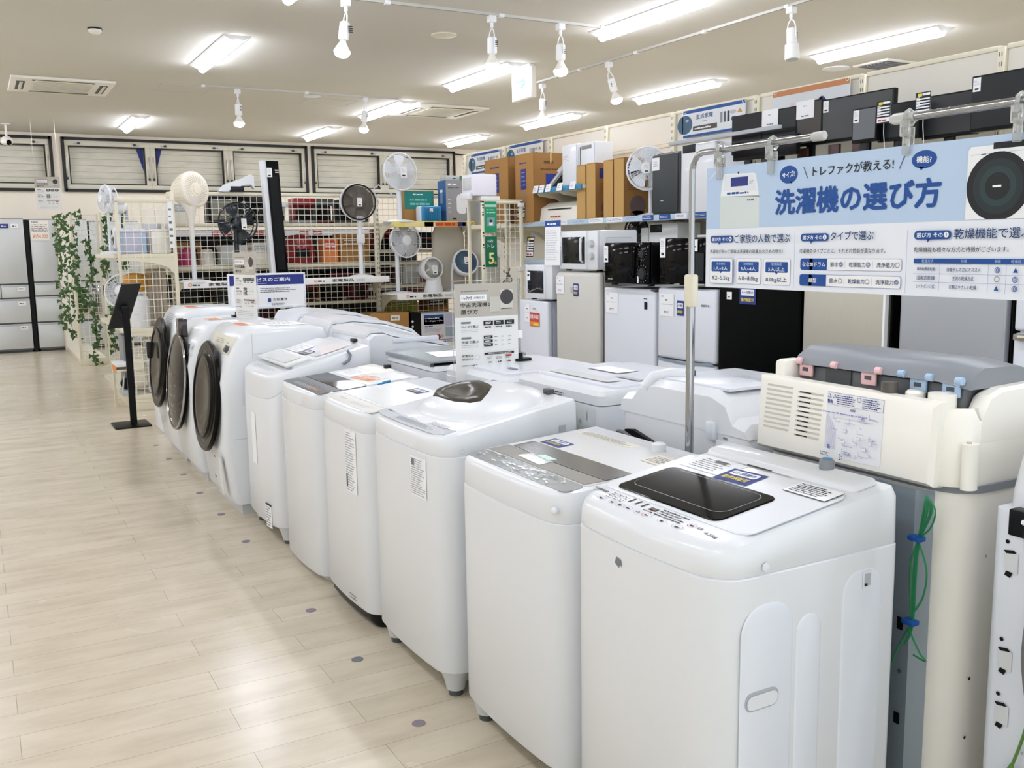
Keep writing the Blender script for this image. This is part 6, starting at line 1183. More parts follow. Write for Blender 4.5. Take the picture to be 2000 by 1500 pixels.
def humid(k, w, h): k.rect(0, 0, w, h, mat('carton_grey', '9b9a9c', .6)); k.up(); k.bars(w*.08, h*.88, w*.5, h*.94, 1, PAPER, .8, 3); k.bars(w*.08, h*.78, w*.6, h*.84, 2, PRINTK, .5, 5); k.rr(w*.42, h*.2, w*.85, h*.68, .05, PAPER); k.up(); k.disk(w*.63, h*.66, w*.1, CHAR, h*.015); k.rect(w*.8, h*.25, w*.95, h*.35, PRINTP); k.bars(w*.08, h*.2, w*.2, h*.6, 4, PAPER, .2, 6); k.rect(w*.25, h*.06, w*.4, h*.1, PRINTK)
t = cfront('grey and blue product carton with a white humidifier printed on it', 4.335, 9.12, 1.676, .29, .2, .43, mat('carton_blue', '1f5f9c', .6), humid, lambda k, w, h: (k.disk(w*.45, h*.75, w*.18, PAPER, h*.04), k.rr(w*.3, h*.45, w*.6, h*.72, .02, mat('carton_blue2', '87a9cc', .6)))); tagcard('price_tag', t, (.2, -.003, .33), (1, 0, 0), (0, 0, 1), .06, .1)
cfront('flat grey-green carton lying on top of the grey and blue carton', 4.36, 9.16, 2.108, .26, .16, .05, mat('pale_box', 'c7cbc6', .6), lambda k, w, h: (k.rect(w*.6, 0, w, h, mat('box_green', '5d8a55', .6)), k.bars(w*.3, h*.3, w*.5, h*.7, 1, PRINTK, .8, 3)))
t = thing('air_purifier', 'pale rounded appliance panel standing at the end of the lower fan shelf', 'air purifier', (4.26, 9.3, .946)); a = MB(); a.loft([[(.2+.2*k_*math.cos(g), .06+.05*math.sin(g), z) for g in [2*math.pi*j/24 for j in range(24)]] for z, k_ in ((0, .95), (.3, 1), (.6, .95), (.7, .75))], mat('putty_plastic', 'cfc9bb', .4)); a.obj('body', t); bx('top_grille', t, (.1, .02, .7, .3, .1, .705), MGREY)
carton2 = cfront('wide cardboard box with a white label on the low shelf behind the washers', 3.44, 9.08, .42, .42, .28, .345, CARD, lambda k, w, h: (k.rect(w*.52, h*.76, w*.76, h*.92, PAPERW), k.up(), k.bars(w*.55, h*.8, w*.74, h*.88, 1, PRINTG, .7, 3), k.rect(w*.5, h*.3, w*.64, h*.4, mat('dark_card_print', '5a4020', .8))), name='cardboard_box')
cfront('cardboard box partly hidden by the curved white washer lid', 3.1, 9.1, .42, .32, .27, .335, CARD, name='cardboard_box')
cfront('upright black carton between the cardboard box and the circulator carton', 3.89, 9.09, .42, .115, .34, .33, BLACK, lambda k, w, h: [k.disk(w*.12, h*(.25+.16*i), w*.1, PAPER) for i in range(4)])
def circ(k, w, h):
    k.rect(0, 0, w, h, mat('carton_white', 'd9d8de', .6)); k.up(); k.rect(w*.06, h*.58, w*.66, h*.95, PRINTB); k.rect(w*.06, h*.58, w*.66, h*.85, PRINTN); k.up(); k.text('サーキュレーター', w*.09, h*.68, w*.63, h*.76, PAPER, .02); k.bars(w*.09, h*.79, w*.63, h*.85, 1, PAPER, .7, 4); k.bars(w*.08, h*.48, w*.34, h*.55, 1, PRINTN, .7, 5); k.bars(w*.08, h*.28, w*.6, h*.45, 4, PRINTG, .3, 6)
    k.rect(w*.68, h*.5, w*.97, h*.97, mat('carton_lilac', 'b9bcd2', .6)); k.rect(w*.7, h*.1, w*.97, h*.45, mat('carton_bluegrey', '9fb0b9', .6)); k.disk(w*.48, h*.1, w*.07, RED); k.disk(w*.6, h*.12, w*.05, mat('skin_print', 'd8b08e', .6), h*.06)
cfront('white and blue circulator carton on top of its stack', 4.0, 9.07, .46, .38, .34, .275, PAPER, circ, name='carton', grp='stacked circulator cartons'); cfront('white and blue circulator carton at the bottom of its stack', 4.02, 9.07, .185, .38, .34, .27, PAPER, circ, name='carton', grp='stacked circulator cartons')
bx('low_shelf', bpy.data.objects['display_shelving'], (2.08, -.46, .155, 3.0, -.03, .183), CREAM)
# ---- kitchen appliances on the rear shelves, seen through the mesh
def goods(label, cat, name, X, Y, Z, kind, w, h, m, m2=BLACK, d=.22, grp='small kitchen appliances behind the mesh'):
    t = thing(name, label, cat, (X, Y, Z), 0, grp)
    if kind == 'box': bx('body', t, (0, 0, 0, w, d, h), m, .004); k = Ink((0, -.0005, 0), (1, 0, 0), (0, 0, 1)); k.rect(w*.1, h*.55, w*.9, h*.9, m2); k.up(); k.bars(w*.15, h*.6, w*.85, h*.85, 2, PAPER, .4, 3); k.obj('print', t)
    elif kind == 'pot':  # rice cooker
        a = MB(); a.lathe([(w*.42, 0), (w*.5, h*.15), (w*.5, h*.6), (w*.47, h*.66)], (w/2, d/2, 0), (0, 0, 1), m, 24); a.obj('body', t); a = MB(); a.lathe([(w*.48, h*.67), (w*.44, h*.85), (w*.25, h*.97), (.001, h)], (w/2, d/2, 0), (0, 0, 1), m2, 24); a.obj('lid', t); bx('panel', t, (w*.3, d/2-w*.52, h*.2, w*.7, d/2-w*.4, h*.5), BLACK, .004)
    elif kind == 'kettle':
        a = MB(); a.lathe([(w*.4, 0), (w*.42, h*.1), (w*.36, h*.7), (w*.28, h*.85), (.001, h*.9)], (w*.45, d/2, 0), (0, 0, 1), m, 22); a.obj('body', t); a = MB(); a.tube([(w*.7, d/2, h*.8), (w*.98, d/2, h*.8), (w*1.0, d/2, h*.3), (w*.8, d/2, h*.15)], w*.05, m2, 8); a.obj('handle', t); a = MB(); a.lathe([(w*.1, h*.88), (w*.08, h), (.001, h)], (w*.45, d/2, 0), (0, 0, 1), m2, 12); a.obj('knob', t)
    elif kind == 'coffee':
        bx('base', t, (0, 0, 0, w, d, h*.12), m2, .006); bx('tower', t, (0, d*.55, h*.12, w, d, h*.75), m, .006); bx('head', t, (0, 0, h*.72, w, d, h), m, .008); a = MB(); a.lathe([(w*.3, 0), (w*.34, h*.2), (w*.24, h*.46)], (w/2, d*.28, h*.13), (0, 0, 1), GLASSD, 18); a.obj('jug', t)
    elif kind == 'toaster':
        bx('body', t, (0, 0, .01, w, d, h), m, .02, 3); bx('slot', t, (w*.12, d*.35, h-.002, w*.88, d*.6, h+.002), DGREY); bx('badge', t, (w*.45, -.003, h*.55, w*.7, .001, h*.68), m2, .001)
    elif kind == 'oven':
        bx('body', t, (0, .01, .01, w, d, h), m, .006); bx('door_window', t, (w*.06, .0, h*.12, w*.72, .012, h*.88), m2, .002); bx('handle', t, (w*.1, -.02, h*.82, w*.68, -.008, h*.87), CHROME, .003)
        for i in range(3): a = MB(); a.lathe([(.016, 0), (.014, .015), (.001, .015)], (w*.86, .008, h*(.25+.25*i)), (0, -1, 0), LGREY, 12); a.obj('knob', t)
    return t
zz = (1.681, 1.271, .881, .501)
G = [('black oven with a silver window seen through the mesh below the white vacuum', 'oven', 'toaster_oven', 2.02, 9.60, zz[0], 'oven', .40, .27, BLACK, mat('oven_silver2', '8d8a7c', .3)), ('tall black coffee machine on the rear top shelf beside the tower fan', 'coffee machine', 'coffee_machine', 2.50-.16, 9.80, zz[0], 'coffee', .3, .28, mat('black_soft', '1a1718', .4), BLACK),
 ('small white coffee maker right beside the tower fan', 'coffee machine', 'coffee_machine', 2.66-.02, 9.62, zz[0], 'coffee', .17, .22, WHITE, LGREY), ('red and grey rice cooker on the rear top shelf', 'rice cooker', 'rice_cooker', 2.86, 9.58, zz[0], 'coffee', .22, .25, RED, MGREY), ('black and maroon coffee maker next to the red one', 'coffee machine', 'coffee_machine', 3.09, 9.6, zz[0], 'coffee', .2, .25, mat('slate_soft', '4b5052', .4), MAROON), ('dark grey boxy oven behind the smoky brown fan', 'oven', 'toaster_oven', 3.33, 9.6, zz[0], 'oven', .34, .24, CHAR, BLACK),
 ('black slim appliance at the end of the rear top shelf', 'appliance', 'toaster_oven', 1.69, 9.62, zz[0], 'box', .18, .2, WARMW, LGREY),
 ('pink kettle behind the cream circulator pole', 'kettle', 'kettle', 1.72, 9.62, zz[1], 'kettle', .19, .2, PINK, BLACK), ('white kettle with a black handle beside the pink one', 'kettle', 'kettle', 1.93, 9.62, zz[1]-.0, 'kettle', .17, .19, WARMW, BLACK), ('silver white toaster with a small badge behind the mesh', 'toaster', 'toaster', 2.11, 9.6, zz[1], 'toaster', .27, .2, GREYW, MAROON), ('white paper-faced carton behind the navy fan', 'box', 'carton', 2.43, 9.62, zz[1], 'box', .17, .22, PAPERW, LGREY),
 ('large red rice cooker with a domed lid beside the tower fan', 'rice cooker', 'rice_cooker', 2.76, 9.62, zz[1]-.0, 'pot', .33, .3, RED, RED), ('orange and red printed carton on the rear middle shelf', 'box', 'carton', 3.15, 9.6, zz[1], 'box', .16, .26, PRINTO, PRINTR), ('brown carton stack behind the control box of the smoky fan', 'box', 'carton', 3.33, 9.6, zz[1], 'box', .33, .3, CARD, CARDD),
 ('black low grill pan on the rear low shelf', 'grill', 'electric_grill', 2.05, 9.6, zz[2], 'oven', .36, .17, BLACK, CHAR), ('dark oven on the rear low shelf below the navy fan', 'oven', 'toaster_oven', 2.45, 9.62, zz[2], 'oven', .3, .22, CHAR, BLACK), ('maroon pot on the rear low shelf', 'rice cooker', 'rice_cooker', 2.82, 9.62, zz[2], 'pot', .28, .24, MAROON, RED), ('black rice cooker on the rear low shelf', 'rice cooker', 'rice_cooker', 3.13, 9.62, zz[2], 'pot', .26, .24, BLACK, CHAR), ('dark red cooker at the end of the rear low shelf', 'rice cooker', 'rice_cooker', 3.42, 9.62, zz[2], 'pot', .25, .22, MAROON, BLACK),
 ('black oven near the floor behind the mesh', 'oven', 'toaster_oven', 2.6, 9.62, zz[3], 'oven', .36, .24, BLACK, CHAR), ('dark red oven near the floor behind the mesh', 'oven', 'toaster_oven', 3.02, 9.62, zz[3], 'oven', .34, .25, MAROON, BLACK), ('charcoal oven near the floor beside the slotted post', 'oven', 'toaster_oven', 3.4, 9.62, zz[3], 'oven', .28, .25, BLACK, MAROON),
 ('row-end red kettle under the yellow strip', 'kettle', 'kettle', 3.74, 9.62, 1.40, 'coffee', .2, .22, RED, BLACK), ('dark red toaster behind the leaning fan', 'toaster', 'toaster', 3.98, 9.62, 1.40, 'toaster', .22, .2, MAROON, BLACK), ('black toaster behind the leaning fan', 'toaster', 'toaster', 4.24, 9.62, 1.40, 'toaster', .2, .18, CHAR, RED), ('red cooker behind the leaning fan pole', 'rice cooker', 'rice_cooker', 3.76, 9.62, zz[2]+.15, 'pot', .22, .22, MAROON, BLACK), ('grey white carton behind the desk circulator', 'box', 'carton', 4.05, 9.65, zz[2]+.15, 'box', .2, .24, GREYW, PAPER), ('olive yellow carton behind the fan poles', 'box', 'carton', 3.84, 9.6, .66, 'box', .34, .24, OLIVE, OLIVE), ('brown carton low behind the slate blue circulator', 'box', 'carton', 4.3, 9.6, .66, 'box', .26, .22, CARDD, BLACK)]
for g in G: goods(*g)
for x0, x1, z in ((2.08, 3.0, 1.395), (2.08, 3.0, 1.025), (2.08, 3.0, .655)): bx('shelf', bpy.data.objects['display_shelving'], (x0, .03, z-.03, x1, .45, z), CREAM, .003)
t = thing('vacuum_cleaner', 'white handheld vacuum lying on top of the mesh shelving', 'vacuum cleaner', (2.1, 9.5, 1.977)); a = MB(); a.loft([[(x, -.045*k_, z0-.0), (x, .045*k_, z0), (x, .045*k_, z1), (x, -.045*k_, z1)] for x, z0, z1, k_ in ((.0, 0, .02, .7), (.06, .0, .07, 1), (.14, .03, .1, 1), (.25, .07, .14, 1), (.31, .07, .17, .9), (.34, .03, .15, .8))], WHITE); a.obj('body', t); a = MB(); a.box(.1, -.046, .005, .24, .046, .06, CHAR, .01); a.obj('dust_bin', t); bx('foot', t, (.0, -.04, 0, .1, .04, .012), WHITE, .003)
# ---- narrow end rack with green signs
t = thing('wire_end_rack', 'narrow cream wire mesh rack with green signs at the end of the fan shelving', 'rack', (3.86, 7.42, 0))
for x, y in ((.0, 0), (.385, 0), (.0, .26), (.385, .26)): bx('post', t, (x-.0, y-.012, 0, x+.026, y+.014, 1.815), CREAM, .003)
a = MB(); a.wires(.03, .385, .3, 1.79, 0, CREAMW, .05, .0028); a.obj('mesh_panel', t); bx('top_rail', t, (0, -.012, 1.79, .41, .012, 1.812), CREAM, .003); bx('top_plate', t, (0, -.01, 1.815, .411, .274, 1.822), CREAM, .002); bx('base', t, (0, -.02, 0, .411, .28, .06), CREAM, .004); bx('shelf', t, (.03, .02, .955, .385, .26, .97), CREAM, .003)
k = Ink((0, -.0125, 0), (1, 0, 0), (0, 0, 1))
for z in (1.74, 1.68, 1.50, 1.40, 1.22): k.bars(.003, z, .022, z+.045, 2, PRINTK, .6, int(z*99))
k.obj('post_print', t)
for z in (1.76, 1.2): bx('clip', t, (.36, -.022, z, .42, .0, z+.035), PAPER, .003)
for z0, z1, m, l, nm in ((1.54, 1.805, GREENL, 'tall green product sign at the top of the mesh end rack', 0), (1.24, 1.505, GREENS, 'green sign with a big yellow five below the other green sign', 1)):
    t = thing('hanging_sign', l, 'sign', (3.885, 7.40, z0), 0, 'green signs on the end rack'); bx('board', t, (0, 0, 0, .115, .004, z1-z0), m); k = Ink((0, -.0004, 0), (1, 0, 0), (0, 0, 1)); w, h = .115, z1-z0
    if nm: k.text('5', .03, .025, .085, .125, mat('cream_yellow_print', 'efe7a0', .5), .03); k.text('トレ', .022, .165, .09, .2, PAPER, .02); k.text('年', .085, .02, .108, .05, PRINTY, .02); k.bars(.022, .212, .09, .24, 2, PAPER, .6, 4)
    else: k.rect(0, h*.82, w, h*.9, mat('pale_sign_green', 'a9d2c2', .5)); k.bars(.015, h*.6, .1, h*.78, 2, mat('pale_sign_green', 'a9d2c2', .5), .5, 3); k.rect(.02, h*.2, .095, h*.48, mat('sign_photo', '7f9ea6', .5)); k.up(); k.disk(.057, h*.36, .013, CHAR); k.rr(.04, h*.22, .075, h*.34, .005, PAPER)
    k.obj('print', t)
t = thing('air_cleaner', 'white boxy appliance with a grey side window standing on the mesh end rack', 'appliance', (3.80, 7.44, 1.823)); bx('foot', t, (.07, .0, 0, .26, .22, .03), WHITE, .004); bx('upper_body', t, (0, -.01, .03, .225, .23, .215), mat('lilac_white', 'eceaf4', .35), .012, 3); bx('side_window', t, (-.003, .04, .08, .002, .2, .19), GREYW, .003); bx('side_pocket', t, (-.03, .02, .0, .0, .2, .06), WHITE, .004)
for i, (dx, z) in enumerate(((.17, 1.56), (.2, 1.5))):
    t = thing('wire_hook', ['thin wire hook on the end mesh rack, higher one', 'thin wire hook on the end mesh rack, lower one'][i], 'hook', (3.86+dx, 7.417, z)); a = MB(); a.tube([(0, .01, .06), (0, -.02, .05), (0, -.03, 0), (0, -.05, -.02), (0, -.06, .0)], .003, CHROME, 6); a.obj('hook', t)
t = thing('steam_cleaner', 'pale upright appliance standing on the shelf inside the mesh end rack', 'appliance', (4.0, 7.52, .972)); bx('body', t, (-.05, 0, 0, .1, .1, .36), mat('putty_plastic2', 'c8c6bf', .4), .02, 3); bx('top_cap', t, (-.02, .01, .36, .07, .09, .385), DGREY, .01)
cordbundle('cord_coil', 'tangle of grey cords on the shelf of the mesh end rack', [[(4.19, 7.52, 1.22), (4.15, 7.52, 1.1), (4.2, 7.53, 1.02), (4.14, 7.53, .982)], [(4.13, 7.53, 1.2), (4.21, 7.52, 1.12), (4.13, 7.53, 1.03), (4.19, 7.52, .982)], [(4.2, 7.53, 1.16), (4.12, 7.53, 1.08), (4.19, 7.53, .985)]], GRYCORD, .007)
# ---- stock shelving in the next aisle; dark back board paints the shade behind the mesh
t = thing('stock_shelving', 'stock shelving glimpsed through the mesh, back board darkened as shade, white price rail', 'shelving', (1.75, 10.25, 0)); bx('back_panel', t, (0, .42, .02, 2.9, .45, 1.64), mat('shade_grey_board', '5c5850', .6))
for z in (.12, .5, .88, 1.24, 1.62): o = bx('shelf', t, (0, 0, z-.03, 2.9, .42, z), CREAM, .003)
r = bx('price_rail', t, (0, -.015, 1.565, 2.9, -.001, 1.625), PAPER); k = Ink((0, -.0156, 1.565), (1, 0, 0), (0, 0, 1))
for u in (.42, .54, .66, .86, .98, 1.35, 1.5): k.rect(u, .01, u+.1, .05, PRINTR); k.up(.3); k.bars(u+.01, .018, u+.09, .042, 1, PAPER, .8, int(u*50))
k.obj('rail_print', r)
R_ = random.Random(11); SC = [('black', BLACK), ('maroon', MAROON), ('charcoal', CHAR), ('dark grey', DGREY), ('brown', CARDD)]
for z in (.12, .5, .88, 1.24):
    x = 1.78
    while x < 4.5:
        w = R_.uniform(.22, .36); n, m = R_.choice(SC); t = thing('stock_carton', n+' carton on the stock shelving behind the mesh', 'box', (x, 10.27, z+.001), 0, n+' cartons on the stock shelving'); bx('box', t, (0, 0, 0, w, .34, R_.uniform(.2, .31)), m, .004); bx('label_sheet', t, (w*.3, -.001, .06, w*.6, .0005, .12), PAPERW if R_.random() < .3 else m); x += w+R_.uniform(.01, .04)
# ================================================================ AISLE SHELVING (end-on, X 1.1 .. 1.62)
t = thing('aisle_shelving', 'cream shelving seen end-on with a wire mesh end panel beside the aisle', 'shelving', (1.6, 9.02, 0))
for y in (.02, .92, 1.82): bx('post', t, (-.03, y-.02, 0, .0, y+.02, 1.95), CREAM, .003)
bx('front_post', t, (-.50, -.012, 1.15, -.475, .015, 1.86), CREAM, .003); a = MB(); a.wires(-.49, -.03, .14, 1.85, 0, CREAMW, .062, .0028); a.obj('mesh_panel', t); bx('top_beam', t, (-.5, -.012, 1.85, .0, .012, 1.885), CREAM, .003); bx('back_panel', t, (-.02, .03, 1.2, -.01, .9, 1.85), WARMW); bx('back_panel', t, (-.02, .95, .2, -.01, 1.8, 1.85), WALLM)
for z in (1.40, .74, .14):
    o = bx('shelf', t, (-.5, .0, z-.035, -.03, 1.8, z), CREAM, .003)
    a = MB(); n = 8; a.prism([(-.03, z-.035), (-.48, z-.035), (-.48, z-.06)]+[(-.48+.42*math.sin(math.pi/2*j/n), z-.06-.1*(1-math.cos(math.pi/2*j/n))) for j in range(n+1)]+[(-.03, z-.18)], 1, -.004, .004, CREAM); a.obj('bracket', o)
bx('base', t, (-.46, .0, 0, -.0, 1.8, .105), CREAM, .004); k = Ink((-.055, -.0005, 0), (1, 0, 0), (0, 0, 1)); k.h = .013; k.rect(-.005, 1.45, .04, 1.86, PAPER); k.up(); k.bars(.0, 1.47, .03, 1.82, 6, PRINTG, .4, 3); k.obj('price_strip', t)
t = thing('clip_fan', 'small white fan on top of the aisle shelving corner', 'fan', (1.06, 9.15, 1.402)); fan_head(t, (-.02, 0, .48), (-.93, -.3, .1), .12, .07, WHITE, mat('clear_blade', 'e6eaec', .3), WHITE, 5, 30, .002, .3, motor=WHITE); pole_base(t, .4, .012, .09)
t = thing('ball_fan', 'round white ball fan on a thin stem inside the aisle shelving', 'fan', (1.2, 9.55, 1.402)); a = MB(); a.ball((0, 0, .44), .075, .075, .075, WHITE, 20, 12); a.obj('head', t); pole_base(t, .4, .014, .1)
t = thing('storage_box', 'pale lilac and blue translucent tub on the top aisle shelf', 'box', (1.13, 9.08, 1.402)); bx('body', t, (.0, 0, 0, .215, .25, .19), mat('lilac_tub', 'c3c4da', .35), .01); bx('lid', t, (-.004, -.004, .19, .219, .254, .215), mat('lilac_lid', 'dfe3ee', .35), .006); bx('side_handle', t, (-.006, -.006, .0, .03, .05, .185), SKY, .006); bx('side_handle', t, (.19, -.006, 0, .222, .05, .185), SKY, .006)
t = thing('humidifier', 'cream square-shouldered appliance at the post end of the top aisle shelf', 'appliance', (1.395, 9.08, 1.402)); bx('body', t, (0, 0, 0, .17, .22, .2), IVORY, .014); bx('tank', t, (-.02, .26, .0, .14, .4, .28), mat('grey_tank', 'c9c9cf', .3), .02); bx('lid', t, (.0, 0, .2, .17, .22, .215), IVORY, .006)
t = thing('steam_iron', 'white slim appliance with a dark grip at the aisle corner of the top shelf', 'appliance', (1.02+.09, 9.28, 1.402)); bx('body', t, (0, 0, 0, .05, .1, .24), WHITE, .012); bx('grip', t, (-.004, .02, .08, .03, .08, .16), CHAR, .012); bx('dock', t, (-.02, -.02, 0, .08, .14, .05), LGREY, .008)
t = thing('kettle', 'shiny ochre kettle on the middle aisle shelf behind the mesh', 'kettle', (1.25, 9.25, .742+.32)); a = MB(); a.lathe([(.08, 0), (.1, .03), (.1, .1), (.08, .15), (.03, .17), (.001, .175)], (0, 0, 0), (0, 0, 1), OCHRE, 26); a.obj('body', t); bx('base', t, (-.09, -.09, -.02, .09, .09, 0), WHITE, .006); a = MB(); a.tube([(.06, 0, .15), (.12, 0, .14), (.13, 0, .05), (.1, 0, .02)], .012, OCHRE, 8); a.obj('handle', t)
t = thing('circulator_fan', 'white cage fan under the ochre kettle on the middle aisle shelf', 'fan', (1.16, 9.35, .742)); fan_head(t, (-.02, -.04, .33), (-.5, -.8, .2), .15, .06, WHITE, LGREY, WHITE, 5, 34, .002, .3, motor=WHITE); pole_base(t, .26, .02, .12)
t = thing('storage_canister', 'white round canister standing at the base of the ochre kettle', 'appliance', (1.27, 9.16, .742)); a = MB(); a.lathe([(.08, 0), (.085, .05), (.085, .24), (.07, .28), (.001, .29)], (0, 0, 0), (0, 0, 1), WHITE, 26); a.obj('body', t); a = MB(); a.torus((0, 0, .285), (0, 0, 1), .03, .006, LGREY, 18, 6); a.obj('lid_ring', t)
t = thing('heater', 'tall putty coloured panel heater at the post side of the middle aisle shelf', 'heater', (1.36, 9.3, .742)); bx('body', t, (0, 0, 0, .18, .12, .52), mat('putty_plastic3', 'b9ae9c', .5), .02); 
k = Ink((0, -.0005, 0), (1, 0, 0), (0, 0, 1)); [k.rect(.04+.03*i, .05, .05+.03*i, .48, mat('putty_dark', '9c917e', .5)) for i in range(4)]; k.obj('slots', t)
t = thing('wrapped_appliance', 'tall clear-wrapped white appliance standing on the lowest aisle shelf', 'appliance', (1.29, 9.10, .142)); bx('body', t, (0, 0, 0, .2, .22, .50), mat('wrap_white', 'd9d8cf', .18, coat=.7, bump=.6, nscale=30), .02, 3); bx('seam', t, (-.002, -.002, .25, .202, .222, .253), MGREY)
t = thing('small_carton', 'small white carton with an orange edge on the aisle side of the low shelf', 'box', (1.03, 9.1, .40)); bx('box', t, (0, 0, 0, .12, .3, .03), PAPER, .003); bx('edge', t, (-.003, .02, -.05, .0, .28, .0), PRINTO)
t = thing('bracket_shelf', 'small cream bracket shelf carrying the white carton', 'shelf', (1.03, 9.1, .36)); bx('plate', t, (0, 0, 0, .14, .34, .012), CREAM); bx('support', t, (.0, .3, -.36, .02, .34, 0), CREAM)
t = thing('floor_fan', 'grey fan with a dark motor lying at the foot of the aisle shelving', 'fan', (1.06, 9.02, .142)); bx('base', t, (0, 0, 0, .12, .26, .045), LGREY, .008); a = MB(); a.cyl((.05, .1, .1), (.05, .17, .1), .05, BLACK, n=20); a.obj('motor', t); a = MB(); a.tube([(.0, .02, .04), (.03, .12, .16), (.06, .2, .22), (.09, .1, .1)], .007, GREYW, 6); a.obj('cord', t)
t = thing('flat_carton', 'dark grey flat carton upright on the low aisle shelf', 'box', (1.12, 9.3, .142)); bx('box', t, (0, 0, 0, .08, .3, .52), MGREY, .004)
# ================================================================ IVY RACK AND BACK FRIDGES
t = thing('wire_rack', 'tall cream wire rack covered with trailing ivy at the end of the aisle', 'rack', (1.08, 13.1, 0)); a = MB(); a.wires(0, .30, .06, 1.88, 0, CREAMW, .06, .0035); a.obj('mesh_panel', t); a = MB(); a.wires(0, 2.3, .06, 1.88, 0, CREAMW, .08, .0035, axis=0); a.obj('side_mesh', t)
for x, y in ((0, 0), (.3, 0), (0, 2.3)): bx('post', t, (x-.014, y-.014, 0, x+.014, y+.014, 1.9), CREAM, .003)
bx('base', t, (0, -.02, 0, .3, 2.3, .09), CREAM, .004); bx('shelf', t, (.02, .02, .62, .3, 2.2, .64), CREAM)
def leaf(a, p, n, s, up):
    u, v, w = basis(n); r = up; c, sn = math.cos(r), math.sin(r); u, v = c*u+sn*v, -sn*u+c*v
    pts = [(0, 0), (.35, -.12), (.5, .2), (.28, .42), (.0, 1), (-.28, .42), (-.5, .2), (-.35, -.12)]
    a.poly([p+s*(x*u+y*v)+w*(.12*s*(abs(x))) for x, y in pts], LEAF)
def ivy(label, x, y, z0, z1, n, amp, s=.06):
    t = thing('ivy_garland', label, 'plant', (x, y, z0), 0, 'ivy garlands on the wire racks'); R_ = random.Random(int(x*1000+y*77)); h = z1-z0; pts = [V3((R_.uniform(-amp, amp), R_.uniform(-amp, 0), h*i/12)) for i in range(13)]
    a = MB(); a.tube(pts, .004, STEM, 5); a.obj('stem', t); a = MB()
    for i in range(int(n*1.5)):
        f = R_.random()*12; j = min(int(f), 11); p = pts[j].lerp(pts[j+1], f-j)+V3((R_.uniform(-.05, .05), R_.uniform(-.07, .01), R_.uniform(-.02, .02))); leaf(a, p, V3((R_.uniform(-.8, .4), -1, R_.uniform(-.2, .9))), R_.uniform(.6, 1.1)*s, R_.uniform(2.4, 3.9))
    a.obj('leaves', t, smooth=0)
for i, (x, y, z0, z1, n, l) in enumerate(((1.05, 15.0, .35, 1.95, 60, 'ivy strand nearest the back fridges, trailing almost to the floor'), (1.06, 14.2, .5, 1.95, 60, 'ivy strand second from the back fridges'), (1.06, 13.5, .3, 1.93, 60, 'ivy strand just behind the rack corner'), (1.10, 13.05, .55, 1.93, 55, 'ivy strand over the front corner of the rack'), (1.25, 13.06, .02, 1.6, 64, 'ivy strand down the front of the rack'), (1.42, 12.6, .2, 1.9, 70, 'dense ivy strand between the rack and the aisle shelving'), (1.55, 12.4, .3, 1.95, 60, 'ivy strand behind the blue tub on the aisle shelf'))): ivy(l, x, y, z0, z1, n, .05)
t = thing('wire_rack', 'second cream wire rack behind the aisle shelving with ivy on it', 'rack', (1.36, 11.4, 0)); a = MB(); a.wires(0, .4, .06, 1.88, 1.25, CREAMW, .06, .003); a.obj('mesh_panel', t); bx('base', t, (0, 0, 0, .4, 1.25, .09), CREAM, .004); bx('post', t, (0, 1.235, 0, .03, 1.265, 1.9), CREAM, .003); bx('shelf', t, (.0, .02, .64, .4, 1.2, .66), CREAM)
t = thing('potted_ivy', 'brown-green leafy ivy trough low inside the wire rack', 'plant', (1.12, 13.5, .642)); bx('trough', t, (0, 0, 0, .2, .2, .1), mat('moss_brown', '5d5a2c', .7), .006); a = MB(); R_ = random.Random(4)
for i in range(60): leaf(a, V3((R_.uniform(0, .2), R_.uniform(-.04, .1), R_.uniform(.05, .35))), V3((R_.uniform(-.6, .6), -1, .4)), .07, R_.uniform(2, 4))
a.obj('leaves', t, smooth=0)
t = thing('trash_bin', 'brushed steel canister with a dark handle hanging at the rack', 'bin', (1.31, 13.3, .642)); a = MB(); a.lathe([(.09, 0), (.095, .02), (.095, .34), (.085, .36), (.001, .365)], (0, 0, 0), (0, 0, 1), CHROME, 28); a.obj('body', t); bx('handle', t, (.09, -.06, .2, .14, .02, .36), CHAR, .012)
BF = mat('pearl_fridge', 'd0d3d2', .3, metal=.15)
def bigfridge(label, x0, x1, H, doors, m=BF, Y=15.42):
    t = thing('refrigerator', label, 'refrigerator', (x0, Y, 0), 0, 'large refrigerators along the back wall'); w = x1-x0; bx('body', t, (0, .05, .03, w, .66, H), MGREY, .006); bx('base', t, (.02, .06, 0, w-.02, .6, .03), DGREY)
    for a0, a1, z0, z1, nm in doors:
        o = bx(nm, t, (w*a0+.004, 0, z0+.006, w*a1-.004, .048, z1-.006), m, .006)
        if nm == 'drawer': bx('grip', o, (w*a0+.02, -.003, z1-.03, w*a1-.02, .0, z1-.012), LGREY, .001)
    return t, w
DR = [(0, 1, .05, .42, 'drawer'), (0, 1, .43, .78, 'drawer'), (0, .5, .79, .98, 'drawer'), (.5, 1, .79, .98, 'drawer')]
t, w = bigfridge('pearl grey fridge cut by the edge of the photo with white stickers', -.06, .655, 1.92, DR+[(0, 1, .99, 1.91, 'door')])
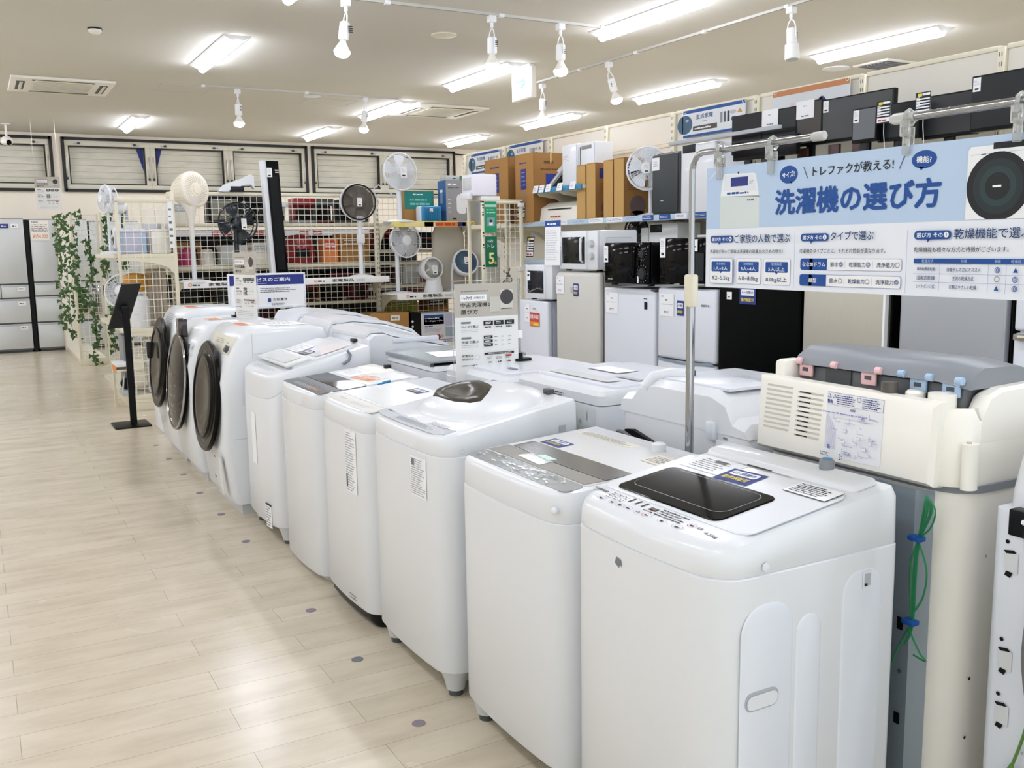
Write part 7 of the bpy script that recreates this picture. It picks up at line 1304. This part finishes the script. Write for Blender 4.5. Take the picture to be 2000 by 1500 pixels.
def pearls(t, pts):
    for x, z, ww, hh, m in pts:
        k = Ink((x, -.004, z), (1, 0, 0), (0, 0, 1)); k.rr(0, 0, ww, hh, .006, m); k.up(); k.bars(ww*.15, hh*.3, ww*.85, hh*.7, 1, PRINTK if m is PAPER else PAPER, .7, 3); k.obj('sticker', t)
pearls(t, ((.56, .33, .1, .06, PAPER), (.56, .68, .1, .06, PAPER), (.57, .89, .1, .06, PAPER), (.41, 1.78, .11, .06, PRINTN), (.55, 1.78, .1, .06, PAPER)))
bx('gap_shade', t, (w+.005, .02, 0, w+.06, .5, 1.9), BLACK)  # black slab stands in for the shade between the two fridges
t, w = bigfridge('pearl grey french door fridge with a long price sheet', .725, 1.49, 1.91, [(0, 1, .05, .42, 'drawer'), (0, 1, .43, .80, 'drawer'), (0, .45, .81, 1.0, 'drawer'), (.45, 1, .81, 1.0, 'drawer'), (0, .45, 1.01, 1.90, 'door'), (.45, 1, 1.01, 1.90, 'door')])
sheet('price_sheet', t, (.015, -.004, 1.6), (1, 0, 0), (0, 0, 1), .235, .29, PAPERW, lambda k, w, h: (k.bars(w*.05, h*.88, w*.5, h*.97, 2, PRINTN, .7, 3), k.bars(w*.05, h*.4, w*.95, h*.82, 5, PRINTG, .5, 4, .95), k.text('¥154,000', w*.08, h*.1, w*.92, h*.3, PRINTR, .0)))
k = Ink((0, -.004, 0), (1, 0, 0), (0, 0, 1)); k.h = .002; k.rr(.36, 1.74, .58, 1.83, .006, PRINTR); k.up(); k.text('家電1年保証', .375, 1.785, .565, 1.82, PAPER, .015); k.bars(.375, 1.75, .565, 1.775, 1, PRINTO, .8, 3); k.obj('warranty_sticker', t, 'red warranty sticker')
bigfridge('pearl grey fridge mostly hidden behind the ivy', 1.51, 2.2, 1.88, DR+[(0, 1, .99, 1.87, 'door')])
t = thing('price_leaflet', 'grey leaflet clipped above the ivy near the small white fan', 'sign', (1.62, 13.0, 1.82)); sheet('sheet', t, (0, 0, 0), (1, 0, 0), (0, 0, 1), .12, .18, LGREY, lambda k, w, h: k.disk(w*.5, h*.5, w*.3, CHAR)); bx('stem', t, (.055, .002, -1.82, .065, .01, .0), CREAM)
for o in S.objects:
    if '_w' in o: del o['_w']
